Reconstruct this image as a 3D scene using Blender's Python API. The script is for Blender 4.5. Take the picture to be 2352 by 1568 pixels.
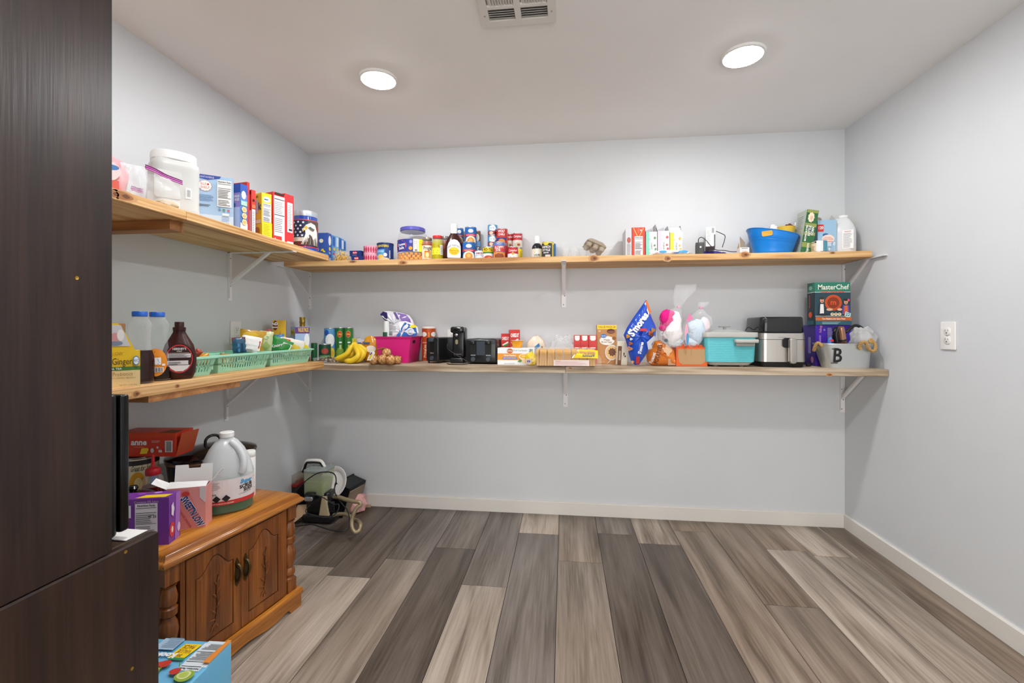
import bpy, bmesh, math, random
from mathutils import Vector, Matrix
for _o in list(bpy.data.objects): bpy.data.objects.remove(_o)
random.seed(7)
sc = bpy.context.scene
COL = sc.collection
PI = math.pi
R = math.radians
# ------------------------------------------------------------------ camera
F, U0, V0, CH = 1045.3, 1176.0, 755.0, 1.213
TH = R(6.55)
cs, sn = math.cos(TH), math.sin(TH)
cd = bpy.data.cameras.new('camera'); cam = bpy.data.objects.new('camera', cd); COL.objects.link(cam)
cd.sensor_width = 36; cd.lens = F/2352*36; cd.shift_y = -(784-V0)/2352; cd.clip_start = .02
cam.location = (0, 0, CH); cam.rotation_euler = (PI/2, 0, TH)
sc.camera = cam
# ------------------------------------------------------------------ world, exposure
w = bpy.data.worlds.new('world'); sc.world = w; w.use_nodes = True
w.node_tree.nodes['Background'].inputs[0].default_value = (1, .975, .95, 1)
w.node_tree.nodes['Background'].inputs[1].default_value = 2.5  # even fill light, reaches the room through the added front opening
sc.view_settings.view_transform = 'Standard'; sc.view_settings.look = 'None'
sc.view_settings.gamma = 1; sc.view_settings.use_curve_mapping = False
sc.view_settings.exposure = 0.95
LAMP = 97.0           # emission of every ceiling lamp lens
LAMP_SPOTS = [(-.90, 2.13), (.79, 2.13), (-.90, 1.12), (.79, 1.12), (-.90, -1.4), (.79, -1.4)]
# ------------------------------------------------------------------ room measures
XL, XR, YB, YF, H = -1.773, 1.706, 3.0, -2.6, 2.433
ZU, ZUL, ZL, ZLL = 1.643, 1.655, .999, 1.022     # shelf top heights

# ------------------------------------------------------------------ pixel -> world
def ray(u, v):
    a = (u-U0)/F; return (a*cs-sn, a*sn+cs, (V0-v)/F)
def atY(u, v, Y):
    d = ray(u, v); t = Y/d[1]; return Vector((d[0]*t, Y, CH+d[2]*t))
def atX(u, v, X):
    d = ray(u, v); t = X/d[0]; return Vector((X, d[1]*t, CH+d[2]*t))
def atZ(u, v, Z):
    d = ray(u, v); t = (Z-CH)/d[2]; return Vector((d[0]*t, d[1]*t, Z))
def fit(u0, u1, vt, Y, z0):
    """centre x, width, height of something standing on z0 whose front is at depth Y"""
    a, b = atY(u0, vt, Y), atY(u1, vt, Y)
    return (a.x+b.x)/2, b.x-a.x, (a.z+b.z)/2-z0

# ------------------------------------------------------------------ materials
def lin(h):
    h = h.lstrip('#'); o = []
    for i in (0, 2, 4):
        c = int(h[i:i+2], 16)/255
        o.append(c/12.92 if c <= .04045 else ((c+.055)/1.055)**2.4)
    return (*o, 1)
MC = {}
def m(hexc, r=.5, metal=0, tr=0, al=1, bump=0, bs=60, coat=0, em=0, ior=1.45):
    k = (hexc, r, metal, tr, al, bump, bs, coat, em, ior)
    if k in MC: return MC[k]
    mt = bpy.data.materials.new('mat_'+hexc.strip('#')+'_%d' % len(MC)); mt.use_nodes = True
    nt = mt.node_tree; b = nt.nodes['Principled BSDF']
    b.inputs['Base Color'].default_value = lin(hexc); b.inputs['Roughness'].default_value = r
    b.inputs['Metallic'].default_value = metal; b.inputs['Transmission Weight'].default_value = tr
    b.inputs['Alpha'].default_value = al; b.inputs['IOR'].default_value = ior
    b.inputs['Coat Weight'].default_value = coat
    # slight natural mottling so that nothing is one flat colour
    tc = nt.nodes.new('ShaderNodeTexCoord'); nz = nt.nodes.new('ShaderNodeTexNoise'); nz.inputs['Scale'].default_value = bs
    nz.inputs['Detail'].default_value = 3
    nt.links.new(tc.outputs['Object'], nz.inputs['Vector'])
    mr = nt.nodes.new('ShaderNodeMapRange'); mr.inputs[3].default_value = max(.02, r-.05); mr.inputs[4].default_value = min(1, r+.06)
    nt.links.new(nz.outputs['Fac'], mr.inputs[0]); nt.links.new(mr.outputs[0], b.inputs['Roughness'])
    if bump:
        bp = nt.nodes.new('ShaderNodeBump'); bp.inputs['Strength'].default_value = bump; bp.inputs['Distance'].default_value = .004
        nt.links.new(nz.outputs['Fac'], bp.inputs['Height']); nt.links.new(bp.outputs[0], b.inputs['Normal'])
    if em:
        b.inputs['Emission Color'].default_value = lin(hexc); b.inputs['Emission Strength'].default_value = em
    MC[k] = mt; return mt
def glass(hexc='#f4f8f8', al=.12, r=.12):
    """thin clear plastic: mostly see-through with glossy highlights"""
    k = ('glass', hexc, al, r)
    if k in MC: return MC[k]
    mt = bpy.data.materials.new('clear_%d' % len(MC)); mt.use_nodes = True; nt = mt.node_tree; nt.nodes.clear()
    out = nt.nodes.new('ShaderNodeOutputMaterial'); mix = nt.nodes.new('ShaderNodeMixShader'); tr = nt.nodes.new('ShaderNodeBsdfTransparent')
    b = nt.nodes.new('ShaderNodeBsdfPrincipled'); b.inputs['Base Color'].default_value = lin(hexc); b.inputs['Roughness'].default_value = r
    lw = nt.nodes.new('ShaderNodeLayerWeight'); lw.inputs['Blend'].default_value = .35
    mr = nt.nodes.new('ShaderNodeMapRange'); mr.inputs[3].default_value = al; mr.inputs[4].default_value = min(1, al+.28)
    nt.links.new(lw.outputs['Facing'], mr.inputs[0]); nt.links.new(mr.outputs[0], mix.inputs[0])
    nt.links.new(tr.outputs[0], mix.inputs[1]); nt.links.new(b.outputs[0], mix.inputs[2]); nt.links.new(mix.outputs[0], out.inputs[0])
    MC[k] = mt; return mt
def wood(name, c1, c2, c3, axis, r=.45, sc1=1.0, grain=1.0, bump=.25, objcol=False, coat=0, ring=0.0, spec=.5):
    """stretched-noise timber; axis = grain direction 0/1/2 in object space"""
    mt = bpy.data.materials.new(name); mt.use_nodes = True; nt = mt.node_tree; b = nt.nodes['Principled BSDF']
    N = nt.nodes.new; L = nt.links.new
    tc = N('ShaderNodeTexCoord'); mp = N('ShaderNodeMapping'); oi = N('ShaderNodeObjectInfo')
    s = [14*sc1]*3; s[axis] = 1.1*sc1; mp.inputs['Scale'].default_value = s
    ad = N('ShaderNodeVectorMath'); ad.operation = 'ADD'; ml = N('ShaderNodeVectorMath'); ml.operation = 'SCALE'; ml.inputs['Scale'].default_value = 37.0
    cx = N('ShaderNodeCombineXYZ')
    for i in range(3): L(oi.outputs['Random'], cx.inputs[i])
    L(cx.outputs[0], ml.inputs[0]); L(tc.outputs['Object'], ad.inputs[0]); L(ml.outputs[0], ad.inputs[1]); L(ad.outputs[0], mp.inputs['Vector'])
    n1 = N('ShaderNodeTexNoise'); n1.inputs['Scale'].default_value = 1.0; n1.inputs['Detail'].default_value = 5; n1.inputs['Distortion'].default_value = .8
    L(mp.outputs[0], n1.inputs['Vector'])
    mp2 = N('ShaderNodeMapping'); s2 = [150*grain]*3; s2[axis] = 5*grain; mp2.inputs['Scale'].default_value = s2; L(ad.outputs[0], mp2.inputs['Vector'])
    n2 = N('ShaderNodeTexNoise'); n2.inputs['Scale'].default_value = 1.0; n2.inputs['Detail'].default_value = 4; L(mp2.outputs[0], n2.inputs['Vector'])
    cr = N('ShaderNodeValToRGB'); cr.color_ramp.elements[0].position = .3; cr.color_ramp.elements[1].position = .72
    cr.color_ramp.elements[0].color = lin(c1); cr.color_ramp.elements[1].color = lin(c3)
    e = cr.color_ramp.elements.new(.52); e.color = lin(c2)
    mx = N('ShaderNodeMath'); mx.operation = 'MULTIPLY_ADD'; mx.inputs[1].default_value = .45; L(n2.outputs['Fac'], mx.inputs[0])
    sb = N('ShaderNodeMath'); sb.operation = 'SUBTRACT'; sb.inputs[1].default_value = .22; L(n1.outputs['Fac'], sb.inputs[0]); L(sb.outputs[0], mx.inputs[2])
    src = mx.outputs[0]
    if ring:
        wv = N('ShaderNodeTexWave'); wv.wave_type = 'BANDS'; wv.bands_direction = 'XYZ'[(axis+1) % 3]; wv.inputs['Scale'].default_value = 1.1; wv.inputs['Distortion'].default_value = 9
        wv.inputs['Detail'].default_value = 2; wv.inputs['Detail Scale'].default_value = .8; L(mp.outputs[0], wv.inputs['Vector'])
        m3 = N('ShaderNodeMath'); m3.operation = 'MULTIPLY_ADD'; m3.inputs[1].default_value = ring; L(wv.outputs['Fac'], m3.inputs[0]); L(src, m3.inputs[2])
        s3 = N('ShaderNodeMath'); s3.operation = 'SUBTRACT'; s3.inputs[1].default_value = ring*.5; L(m3.outputs[0], s3.inputs[0]); src = s3.outputs[0]
    L(src, cr.inputs[0])
    if objcol:
        mc = N('ShaderNodeMix'); mc.data_type = 'RGBA'; mc.blend_type = 'MULTIPLY'; mc.inputs[0].default_value = 1
        L(cr.outputs[0], mc.inputs[6]); L(oi.outputs['Color'], mc.inputs[7]); L(mc.outputs[2], b.inputs['Base Color'])
    else: L(cr.outputs[0], b.inputs['Base Color'])
    b.inputs['Roughness'].default_value = r; b.inputs['Coat Weight'].default_value = coat; b.inputs['Coat Roughness'].default_value = .15
    b.inputs['Specular IOR Level'].default_value = spec
    bp = N('ShaderNodeBump'); bp.inputs['Strength'].default_value = bump; bp.inputs['Distance'].default_value = .002
    L(n2.outputs['Fac'], bp.inputs['Height']); L(bp.outputs[0], b.inputs['Normal'])
    return mt
def paint(name, c, r=.55, bump=.12, scale=220, stain=None, spec=.4):
    mt = bpy.data.materials.new(name); mt.use_nodes = True; nt = mt.node_tree; b = nt.nodes['Principled BSDF']; N = nt.nodes.new; L = nt.links.new
    tc = N('ShaderNodeTexCoord'); nz = N('ShaderNodeTexNoise'); nz.inputs['Scale'].default_value = scale; nz.inputs['Detail'].default_value = 3
    L(tc.outputs['Object'], nz.inputs['Vector']); bp = N('ShaderNodeBump'); bp.inputs['Strength'].default_value = bump; bp.inputs['Distance'].default_value = .003
    L(nz.outputs['Fac'], bp.inputs['Height']); L(bp.outputs[0], b.inputs['Normal'])
    n2 = N('ShaderNodeTexNoise'); n2.inputs['Scale'].default_value = 2.5; n2.inputs['Detail'].default_value = 4; L(tc.outputs['Object'], n2.inputs['Vector'])
    cr = N('ShaderNodeValToRGB'); a = lin(c); cr.color_ramp.elements[0].position = .3; cr.color_ramp.elements[1].position = .7
    cr.color_ramp.elements[0].color = (a[0]*.97, a[1]*.97, a[2]*.975, 1); cr.color_ramp.elements[1].color = a
    L(n2.outputs['Fac'], cr.inputs[0]); L(cr.outputs[0], b.inputs['Base Color'])
    b.inputs['Roughness'].default_value = r; b.inputs['Specular IOR Level'].default_value = spec
    return mt

# ------------------------------------------------------------------ mesh builder
class G:
    def __init__(s): s.v = []; s.f = []; s.mi = []; s.mats = []
    def idx(s, mt):
        if mt not in s.mats: s.mats.append(mt)
        return s.mats.index(mt)
    def add(s, vs, fs, mt, xf=None):
        o = len(s.v)
        s.v += [tuple(xf @ Vector(p)) if xf else tuple(p) for p in vs]
        i = s.idx(mt)
        for f in fs: s.f.append([o+k for k in f]); s.mi.append(i)
        return s
    def box(s, x0, x1, y0, y1, z0, z1, mt, xf=None):
        vs = [(x, y, z) for z in (z0, z1) for y in (y0, y1) for x in (x0, x1)]
        return s.add(vs, [(0, 2, 3, 1), (4, 5, 7, 6), (0, 1, 5, 4), (2, 6, 7, 3), (0, 4, 6, 2), (1, 3, 7, 5)], mt, xf)
    def loft(s, rings, mt, cap0=True, cap1=True, xf=None, close=True):
        n = len(rings[0]); vs = [p for r in rings for p in r]; fs = []
        for i in range(len(rings)-1):
            for j in range(n if close else n-1):
                k = (j+1) % n; fs.append((i*n+j, i*n+k, (i+1)*n+k, (i+1)*n+j))
        if cap0: fs.append(tuple(range(n))[::-1])
        if cap1: fs.append(tuple((len(rings)-1)*n+j for j in range(n)))
        return s.add(vs, fs, mt, xf)
    def lathe(s, prof, mt, n=28, xf=None, cap0=True, cap1=True, sx=1, sy=1, px=2.0):
        """prof = [(radius, z)]; px > 2 squares the section off"""
        rings = []
        for r, z in prof:
            rg = []
            for j in range(n):
                a = 2*PI*(j+.5)/n; c, d = math.cos(a), math.sin(a)
                q = (abs(c)**px+abs(d)**px)**(-1/px)
                rg.append((r*q*c*sx, r*q*d*sy, z))
            rings.append(rg)
        return s.loft(rings, mt, cap0, cap1, xf)
    def rbox(s, wx, wy, z0, z1, rc, mt, bev=.0, n=5, xf=None, tx=1, ty=1, cap0=True, cap1=True):
        """box with rounded vertical edges; tx, ty = taper of the top"""
        def ring(kx, ky, ins, z):
            o = []; hx, hy = wx/2*kx-ins, wy/2*ky-ins; rr = max(min(rc-ins*.5, hx, hy), .0005)
            for q, (sx, sy) in enumerate(((1, 1), (-1, 1), (-1, -1), (1, -1))):
                for i in range(n+1):
                    a = q*PI/2+i/n*PI/2
                    o.append((sx*(hx-rr)+rr*math.cos(a), sy*(hy-rr)+rr*math.sin(a), z))
            return o
        rg = []
        for i in range(3 if bev else 0): a = i/3*PI/2; rg.append(ring(1, 1, bev*(1-math.sin(a)), z0+bev*(1-math.cos(a))))
        rg.append(ring(1, 1, 0, z0+bev)); rg.append(ring(tx, ty, 0, z1-bev))
        for i in range(1, 4 if bev else 0): a = i/3*PI/2; rg.append(ring(tx, ty, bev*(1-math.cos(a)), z1-bev+bev*math.sin(a)))
        return s.loft(rg, mt, cap0, cap1, xf)
    def tube(s, path, r, mt, n=8, xf=None, rs=None, cap=True):
        P = [Vector(p) for p in path]; rings = []; up = Vector((0, 0, 1)); nn = None
        for i, p in enumerate(P):
            t = (P[min(i+1, len(P)-1)]-P[max(i-1, 0)]).normalized()
            if nn is None: nn = t.cross(up) if abs(t.z) < .9 else t.cross(Vector((1, 0, 0)))
            nn = (nn-t*nn.dot(t)).normalized(); b = t.cross(nn); q = rs[i] if rs else r
            rings.append([p+nn*q*math.cos(2*PI*j/n)+b*q*math.sin(2*PI*j/n) for j in range(n)])
        return s.loft(rings, mt, cap, cap, xf)
    def ball(s, c, rx, ry, rz, mt, n=14, k=9, xf=None):
        pr = []
        for i in range(1, k): a = PI*i/k-PI/2; pr.append((math.cos(a), math.sin(a)))
        rings = [[(c[0]+r*rx*math.cos(2*PI*j/n), c[1]+r*ry*math.sin(2*PI*j/n), c[2]+z*rz) for j in range(n)] for r, z in pr]
        return s.loft(rings, mt, True, True, xf)
    def prism(s, pts, d0, d1, mt, xf=None, axis='y'):
        """outline in (x,z) extruded along y (or in (x,y) along z, or (y,z) along x)"""
        f = {'y': lambda p, d: (p[0], d, p[1]), 'z': lambda p, d: (p[0], p[1], d), 'x': lambda p, d: (d, p[0], p[1])}[axis]
        n = len(pts); vs = [f(p, d0) for p in pts]+[f(p, d1) for p in pts]
        fs = [tuple(range(n)), tuple(range(n, 2*n))[::-1]]+[(i, i+n, (i+1) % n+n, (i+1) % n) for i in range(n)]
        return s.add(vs, fs, mt, xf)
    def sheet(s, fn, nu, nv, mt, xf=None):
        vs = [fn(i/nu, j/nv) for j in range(nv+1) for i in range(nu+1)]
        fs = [(j*(nu+1)+i, j*(nu+1)+i+1, (j+1)*(nu+1)+i+1, (j+1)*(nu+1)+i) for j in range(nv) for i in range(nu)]
        return s.add(vs, fs, mt, xf)
    def obj(s, name, parent=None, loc=None, rz=0, smooth=40, rot=None, solid=0):
        me = bpy.data.meshes.new(name); me.from_pydata(s.v, [], s.f)
        for mt in s.mats: me.materials.append(mt)
        me.polygons.foreach_set('material_index', s.mi)
        bm = bmesh.new(); bm.from_mesh(me)
        bmesh.ops.recalc_face_normals(bm, faces=bm.faces)
        bm.to_mesh(me); bm.free()
        if smooth:
            me.polygons.foreach_set('use_smooth', [True]*len(me.polygons)); me.set_sharp_from_angle(angle=R(smooth))
        me.update()
        o = bpy.data.objects.new(name, me); COL.objects.link(o)
        if parent is not None: o.parent = parent
        if loc is not None: o.location = loc
        if rot: o.rotation_euler = rot
        elif rz: o.rotation_euler = (0, 0, rz)
        if solid:
            md = o.modifiers.new('thickness', 'SOLIDIFY'); md.thickness = solid; md.offset = 0
        return o
def tag(o, label, cat=None, group=None, kind=None):
    if label: o['label'] = label
    if cat: o['category'] = cat
    if group: o['group'] = group
    if kind: o['kind'] = kind
    return o
def thing(name, label, cat, loc=(0, 0, 0), rz=0, group=None, rot=None):
    o = bpy.data.objects.new(name, None); COL.objects.link(o); o.empty_display_size = .05
    o.location = loc; o.rotation_euler = rot if rot else (0, 0, rz)
    return tag(o, label, cat, group)
def struct(g, name, **k):
    return tag(g.obj(name, **k), None, kind='structure')
# ------------------------------------------------------------------ flat print (lettering and label art) laid on faces
TXT = {}
def text_mesh(s, bold):
    k = (s, bold)
    if k not in TXT:
        cu = bpy.data.curves.new('txt', 'FONT'); cu.body = s; cu.resolution_u = 2; cu.offset = .025*bold; cu.align_x = 'CENTER'; cu.align_y = 'CENTER'
        ob = bpy.data.objects.new('txt', cu); me = bpy.data.meshes.new_from_object(ob)
        vs = [tuple(v.co) for v in me.vertices]; fs = [tuple(p.vertices) for p in me.polygons]
        bpy.data.objects.remove(ob); bpy.data.curves.remove(cu); bpy.data.meshes.remove(me)
        TXT[k] = (vs, fs)
    return TXT[k]
class Pr:
    """print on a surface: fn(a, b, lift) -> point; a runs right, b up, in metres from the label's own origin"""
    def __init__(s, fn, eps=.0004): s.fn = fn; s.g = G(); s.k = 1; s.eps = eps
    def put(s, pts, fs, mt):
        s.k += 1; s.g.add([s.fn(a, b, s.eps*s.k) for a, b in pts], fs, mt); return s
    def rect(s, a0, b0, a1, b1, mt, n=1):
        pts = [(a0+(a1-a0)*i/n, b) for b in (b0, b1) for i in range(n+1)]
        return s.put(pts, [(i, i+1, n+2+i, n+1+i) for i in range(n)], mt)
    def ell(s, a, b, ra, rb, mt, n=24, k=3, sc=0, nsc=0):
        pts = [(a, b)]; fs = []
        for q in range(1, k+1):
            for j in range(n):
                t = 2*PI*j/n; f = q/k*(1+sc*math.cos(nsc*t)); pts.append((a+ra*f*math.cos(t), b+rb*f*math.sin(t)))
        for j in range(n): fs.append((0, 1+j, 1+(j+1) % n))
        for q in range(k-1):
            for j in range(n):
                o = 1+q*n; jj = (j+1) % n; fs.append((o+j, o+jj, o+n+jj, o+n+j))
        return s.put(pts, fs, mt)
    def ring(s, a, b, r0, r1, mt, n=24, asp=1):
        pts = [(a+r*math.cos(2*PI*j/n), b+asp*r*math.sin(2*PI*j/n)) for r in (r0, r1) for j in range(n)]
        return s.put(pts, [(j, (j+1) % n, n+(j+1) % n, n+j) for j in range(n)], mt)
    def poly(s, pts, mt): return s.put(pts, [tuple(range(len(pts)))], mt)
    def star(s, a, b, r, mt):
        pts = [(a, b)]+[(a+(r if j % 2 == 0 else r*.42)*math.sin(PI*j/5), b+(r if j % 2 == 0 else r*.42)*math.cos(PI*j/5)) for j in range(10)]
        return s.put(pts, [(0, 1+j, 1+(j+1) % 10) for j in range(10)], mt)
    def text(s, t, a, b, h, mt, rot=0, wmax=None, bold=0, sx=1, shear=0, arc=0):
        """h = capital height; arc = radius of a circle the line bends along (+ up)"""
        vs, fs = text_mesh(t, bold)
        if not vs: return s
        k = h/.7; w_ = (max(v[0] for v in vs)-min(v[0] for v in vs))*k*sx
        if wmax and w_ > wmax: sx *= wmax/w_
        c, d = math.cos(rot), math.sin(rot); pts = []
        for x, y, z in vs:
            x, y = x*k*sx+y*k*shear, y*k
            if arc: t_ = x/arc; x, y = (arc+y)*math.sin(t_), (arc+y)*math.cos(t_)-arc
            pts.append((a+x*c-y*d, b+x*d+y*c))
        return s.put(pts, fs, mt)
    def lines(s, a0, b0, a1, b1, n, mt, fill=.4):
        """rows of small print too fine to read"""
        h = (b1-b0)/n; rnd = random.Random(n*7+int(1e4*abs(a1-a0))); pts = []; fs = []
        for i in range(n):
            y = b0+i*h; x1 = a0+(a1-a0)*rnd.uniform(.7, 1)
            o = len(pts); pts += [(a0, y), (x1, y), (x1, y+h*fill), (a0, y+h*fill)]; fs.append((o, o+1, o+2, o+3))
        return s.put(pts, fs, mt)
    def bars(s, a0, b0, a1, b1, n, mt):
        pts = []; fs = []; wd = (a1-a0)/n
        for i in range(n):
            x = a0+i*wd; k = wd*(.35+.35*((i*7) % 3)/2); o = len(pts)
            pts += [(x, b0), (x+k, b0), (x+k, b1), (x, b1)]; fs.append((o, o+1, o+2, o+3))
        return s.put(pts, fs, mt)
    def facts(s, a0, b0, a1, b1, title='Nutrition Facts', bg=None, fg=None):
        bg = bg or WHT; fg = fg or BLK; wd, h = a1-a0, b1-b0
        s.rect(a0, b0, a1, b1, bg); s.text(title, (a0+a1)/2, b1-h*.07, h*.06, fg, wmax=wd*.9, bold=1)
        for q in (.14, .3, .66): s.rect(a0+wd*.05, b1-h*q-h*.015, a1-wd*.05, b1-h*q, fg)
        s.lines(a0+wd*.06, b0+h*.05, a1-wd*.1, b1-h*.72, 4, m('#777777')); s.lines(a0+wd*.06, b1-h*.63, a1-wd*.06, b1-h*.33, 5, m('#777777'))
        return s
    def obj(s, name, parent, **k): return s.g.obj(name, parent, smooth=0, **k)
def flat(ox, y, z=0, xf=None):
    """front of a box: faces -y at depth y; a from ox, b from z"""
    if xf: return lambda a, b, k: xf @ Vector((ox+a, y-k, z+b))
    return lambda a, b, k: (ox+a, y-k, z+b)
def side_r(x, oy, z=0): return lambda a, b, k: (x+k, oy+a, z+b)          # face that looks to +x, a runs to +y
def side_l(x, oy, z=0): return lambda a, b, k: (x-k, oy-a, z+b)          # face that looks to -x
def topf(ox, oy, z): return lambda a, b, k: (ox+a, oy+b, z+k)
def roundf(r, z=0, a0=0):
    """wall of a can: a = arc length from the front centre (turned by a0)"""
    return lambda a, b, k: ((r+k)*math.sin(a/r+a0), -(r+k)*math.cos(a/r+a0), z+b)
WHT, BLK, CREAM = m('#f2f2f0', .45), m('#1c1c1e', .4), m('#efe3c8', .5)
INK = m('#3a3a44', .6); RED, BLUE, YEL, GRN = m('#cf2a2e', .4), m('#1f55b0', .4), m('#f4d21f', .4), m('#2f7d3c', .4)
GREYP = m('#8d8d92', .6)
# ================================================================== the room
WALL = paint('wall_paint', '#d9dcde', r=.5, bump=.16, scale=260)
CEIL = paint('ceiling_paint', '#f4f3f1', r=.7, bump=.1)
TRIM = paint('trim_paint', '#e6e2da', r=.35, bump=.03)
T = .12
struct(G().box(XL-T, XL, YF-T, YB+T, 0, H, WALL), 'wall_left')
struct(G().box(XR, XR+T, YF-T, YB+T, 0, H, WALL), 'wall_right')
struct(G().box(XL, XR, YB, YB+T, 0, H, WALL), 'wall_back')
g = G(); g.box(XL, -1.25, YF-T, YF, 0, H, WALL); g.box(1.25, XR, YF-T, YF, 0, H, WALL); g.box(-1.25, 1.25, YF-T, YF, 2.15, H, WALL)
struct(g, 'wall_front')      # wide opening behind the camera, added to let world light in as fill
struct(G().box(XL-T, XR+T, YF-T, YB+T, H, H+T, CEIL), 'ceiling')
# floor of long vinyl planks, each its own piece
FLOORB = m('#2a2522', .8)
floor = struct(G().box(XL-T, XR+T, YF-T, YB+T, -.1, -.004, FLOORB), 'floor')
PLANK = wood('plank_vinyl', '#93897f', '#d2cac1', '#f4efe9', 1, r=.42, sc1=.8, grain=.75, bump=.22, objcol=True, spec=.35)
tones = {'L': (.60, .535, .47), 'M': (.40, .345, .295), 'D': (.185, .155, .133), 'G': (.28, .255, .24), 'B': (.37, .305, .25)}
def xu(u): return atY(u, 1190, 2.97).x
xs = [xu(u) for u in (974, 1049, 1126, 1201.5, 1284, 1367, 1448, 1534, 1619, 1708, 1794)]
pw = (xs[-1]-xs[0])/10
xs = [xs[0]-pw*k for k in range(5, 0, -1)]+xs+[xs[-1]+pw, xs[-1]+2*pw, xs[-1]+3*pw]
xs = [x for x in xs if XL-pw < x < XR+pw]
joints = [(778, 1322), (920, 1284), (1037, 1258), (1098, 1344), (1236, 1225), (1413, 1226), (1510, 1249), (1805, 1263), (1806, 1391), (1334, 1290), (1566, 1219), (1920, 1278)]
cols = {}
for u, v in joints:
    p = atZ(u, v, 0); cols.setdefault(max(i for i in range(len(xs)) if xs[i] <= p.x), []).append(p.y)
seq = {0: 'DMDL', 1: 'DGDM', 2: 'DLMD', 3: 'DLDM', 4: 'GMLD', 5: 'GDMB', 6: 'GLMD', 7: 'LGMD', 8: 'MMLD', 9: 'GDMD', 10: 'LDMD', 11: 'BBMD', 12: 'BBMD', 13: 'BLMD', 14: 'LLBM', 15: 'BBLM', 16: 'BLBM'}
for i in range(len(xs)-1):
    x0, x1 = max(xs[i], XL), min(xs[i+1], XR)
    if x1-x0 < .01: continue
    js = sorted(cols.get(i, [2.2+.5*((i*5) % 3-1)]), reverse=True); y1 = YB; k = 0; js2 = list(js)
    while js2[-1] > YF+.3: js2.append(js2[-1]-1.22)
    for y0 in [max(j, YF) for j in js2]+([YF] if js2[-1] > YF else []):
        if y1-y0 > .02:
            g = G(); e = .0012; g.box(x0+e, x1-e, y0+e, y1-e, -.006, -.0025, PLANK); g.v = [v for v in g.v]
            bx = [(x0+e, y0+e), (x1-e, y0+e), (x1-e, y1-e), (x0+e, y1-e)]; c = .0012
            tx = [(x0+e+c, y0+e+c), (x1-e-c, y0+e+c), (x1-e-c, y1-e-c), (x0+e+c, y1-e-c)]
            g = G(); g.loft([[(a, b, -.008) for a, b in bx], [(a, b, -c*.6) for a, b in bx], [(a, b, 0) for a, b in tx]], PLANK)
            o = g.obj('plank', floor); t = tones[seq.get(i, 'MDLM')[k % 4]]; jt = random.uniform(.94, 1.06); o.color = (t[0]*jt, t[1]*jt, t[2]*jt, 1)
        y1 = y0; k += 1
# baseboards
BH, BT = .083, .014
def bb(pts, name):
    struct(G().loft(pts, TRIM), name)
bb([[(x, YB, 0), (x, YB-BT, 0), (x, YB-BT, BH-.004), (x, YB-BT+.004, BH), (x, YB, BH)] for x in (XL, XR)], 'baseboard_back')
bb([[(XR, y, 0), (XR-BT, y, 0), (XR-BT, y, BH-.004), (XR-BT+.004, y, BH), (XR, y, BH)] for y in (YF, YB-BT)], 'baseboard_right')
bb([[(XL, y, 0), (XL+BT, y, 0), (XL+BT, y, BH-.004), (XL+BT-.004, y, BH), (XL, y, BH)] for y in (YF, YB-BT)], 'baseboard_left')
# recessed ceiling lamps
LENS = m('#fdfdff', .5, em=LAMP)
LAMPW = m('#f0efec', .5)
for i, (x, y) in enumerate(LAMP_SPOTS):
    t = thing('ceiling_lamp', ['round recessed ceiling lamp glowing above the left shelves', 'round recessed ceiling lamp glowing nearer the right wall'][i % 2]+['', ' in the middle row', ' in the rear row'][i//2], 'lamp', (x, y, H-.012), group='recessed ceiling lamps')
    G().lathe([(.078, .004), (.082, 0), (.09, .002), (.092, .012)], LAMPW, n=40, cap0=False, cap1=False).obj('trim_ring', t)
    G().lathe([(.0785, .003), (.0775, -.001), (.06, -.004), (.002, -.005)], LENS, n=32, cap0=False).obj('lens', t)
# ceiling air vent
a, b = atZ(1110, 63, H-.012), atZ(1278, 52, H-.012)
VW = b.x-a.x; vx, vy = (a.x+b.x)/2, (a.y+b.y)/2
VM = m('#e2e0dc', .35); VD = m('#8a8683', .8)
t = thing('air_vent', 'white metal louvered air vent in the ceiling', 'vent', (vx, vy, H))
g = G(); D_ = .36; hw = VW/2
for (x0, x1, y0, y1) in ((-hw, hw, -.032, 0), (-hw, hw, -D_, -D_+.032), (-hw, -hw+.032, -D_+.032, -.032), (hw-.032, hw, -D_+.032, -.032), (-.012, .012, -D_+.032, -.032), (-hw+.032, -.012, -.112, -.098), (.012, hw-.032, -.112, -.098), (-hw+.032, -.012, -D_+.098, -D_+.112), (.012, hw-.032, -D_+.098, -D_+.112)):
    g.box(x0, x1, y0, y1, -.012, -.002, VM)
g.obj('frame', t)
G().box(-hw+.01, hw-.01, -D_+.01, -.01, -.0015, -.0005, VD).obj('duct_opening', t)
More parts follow.
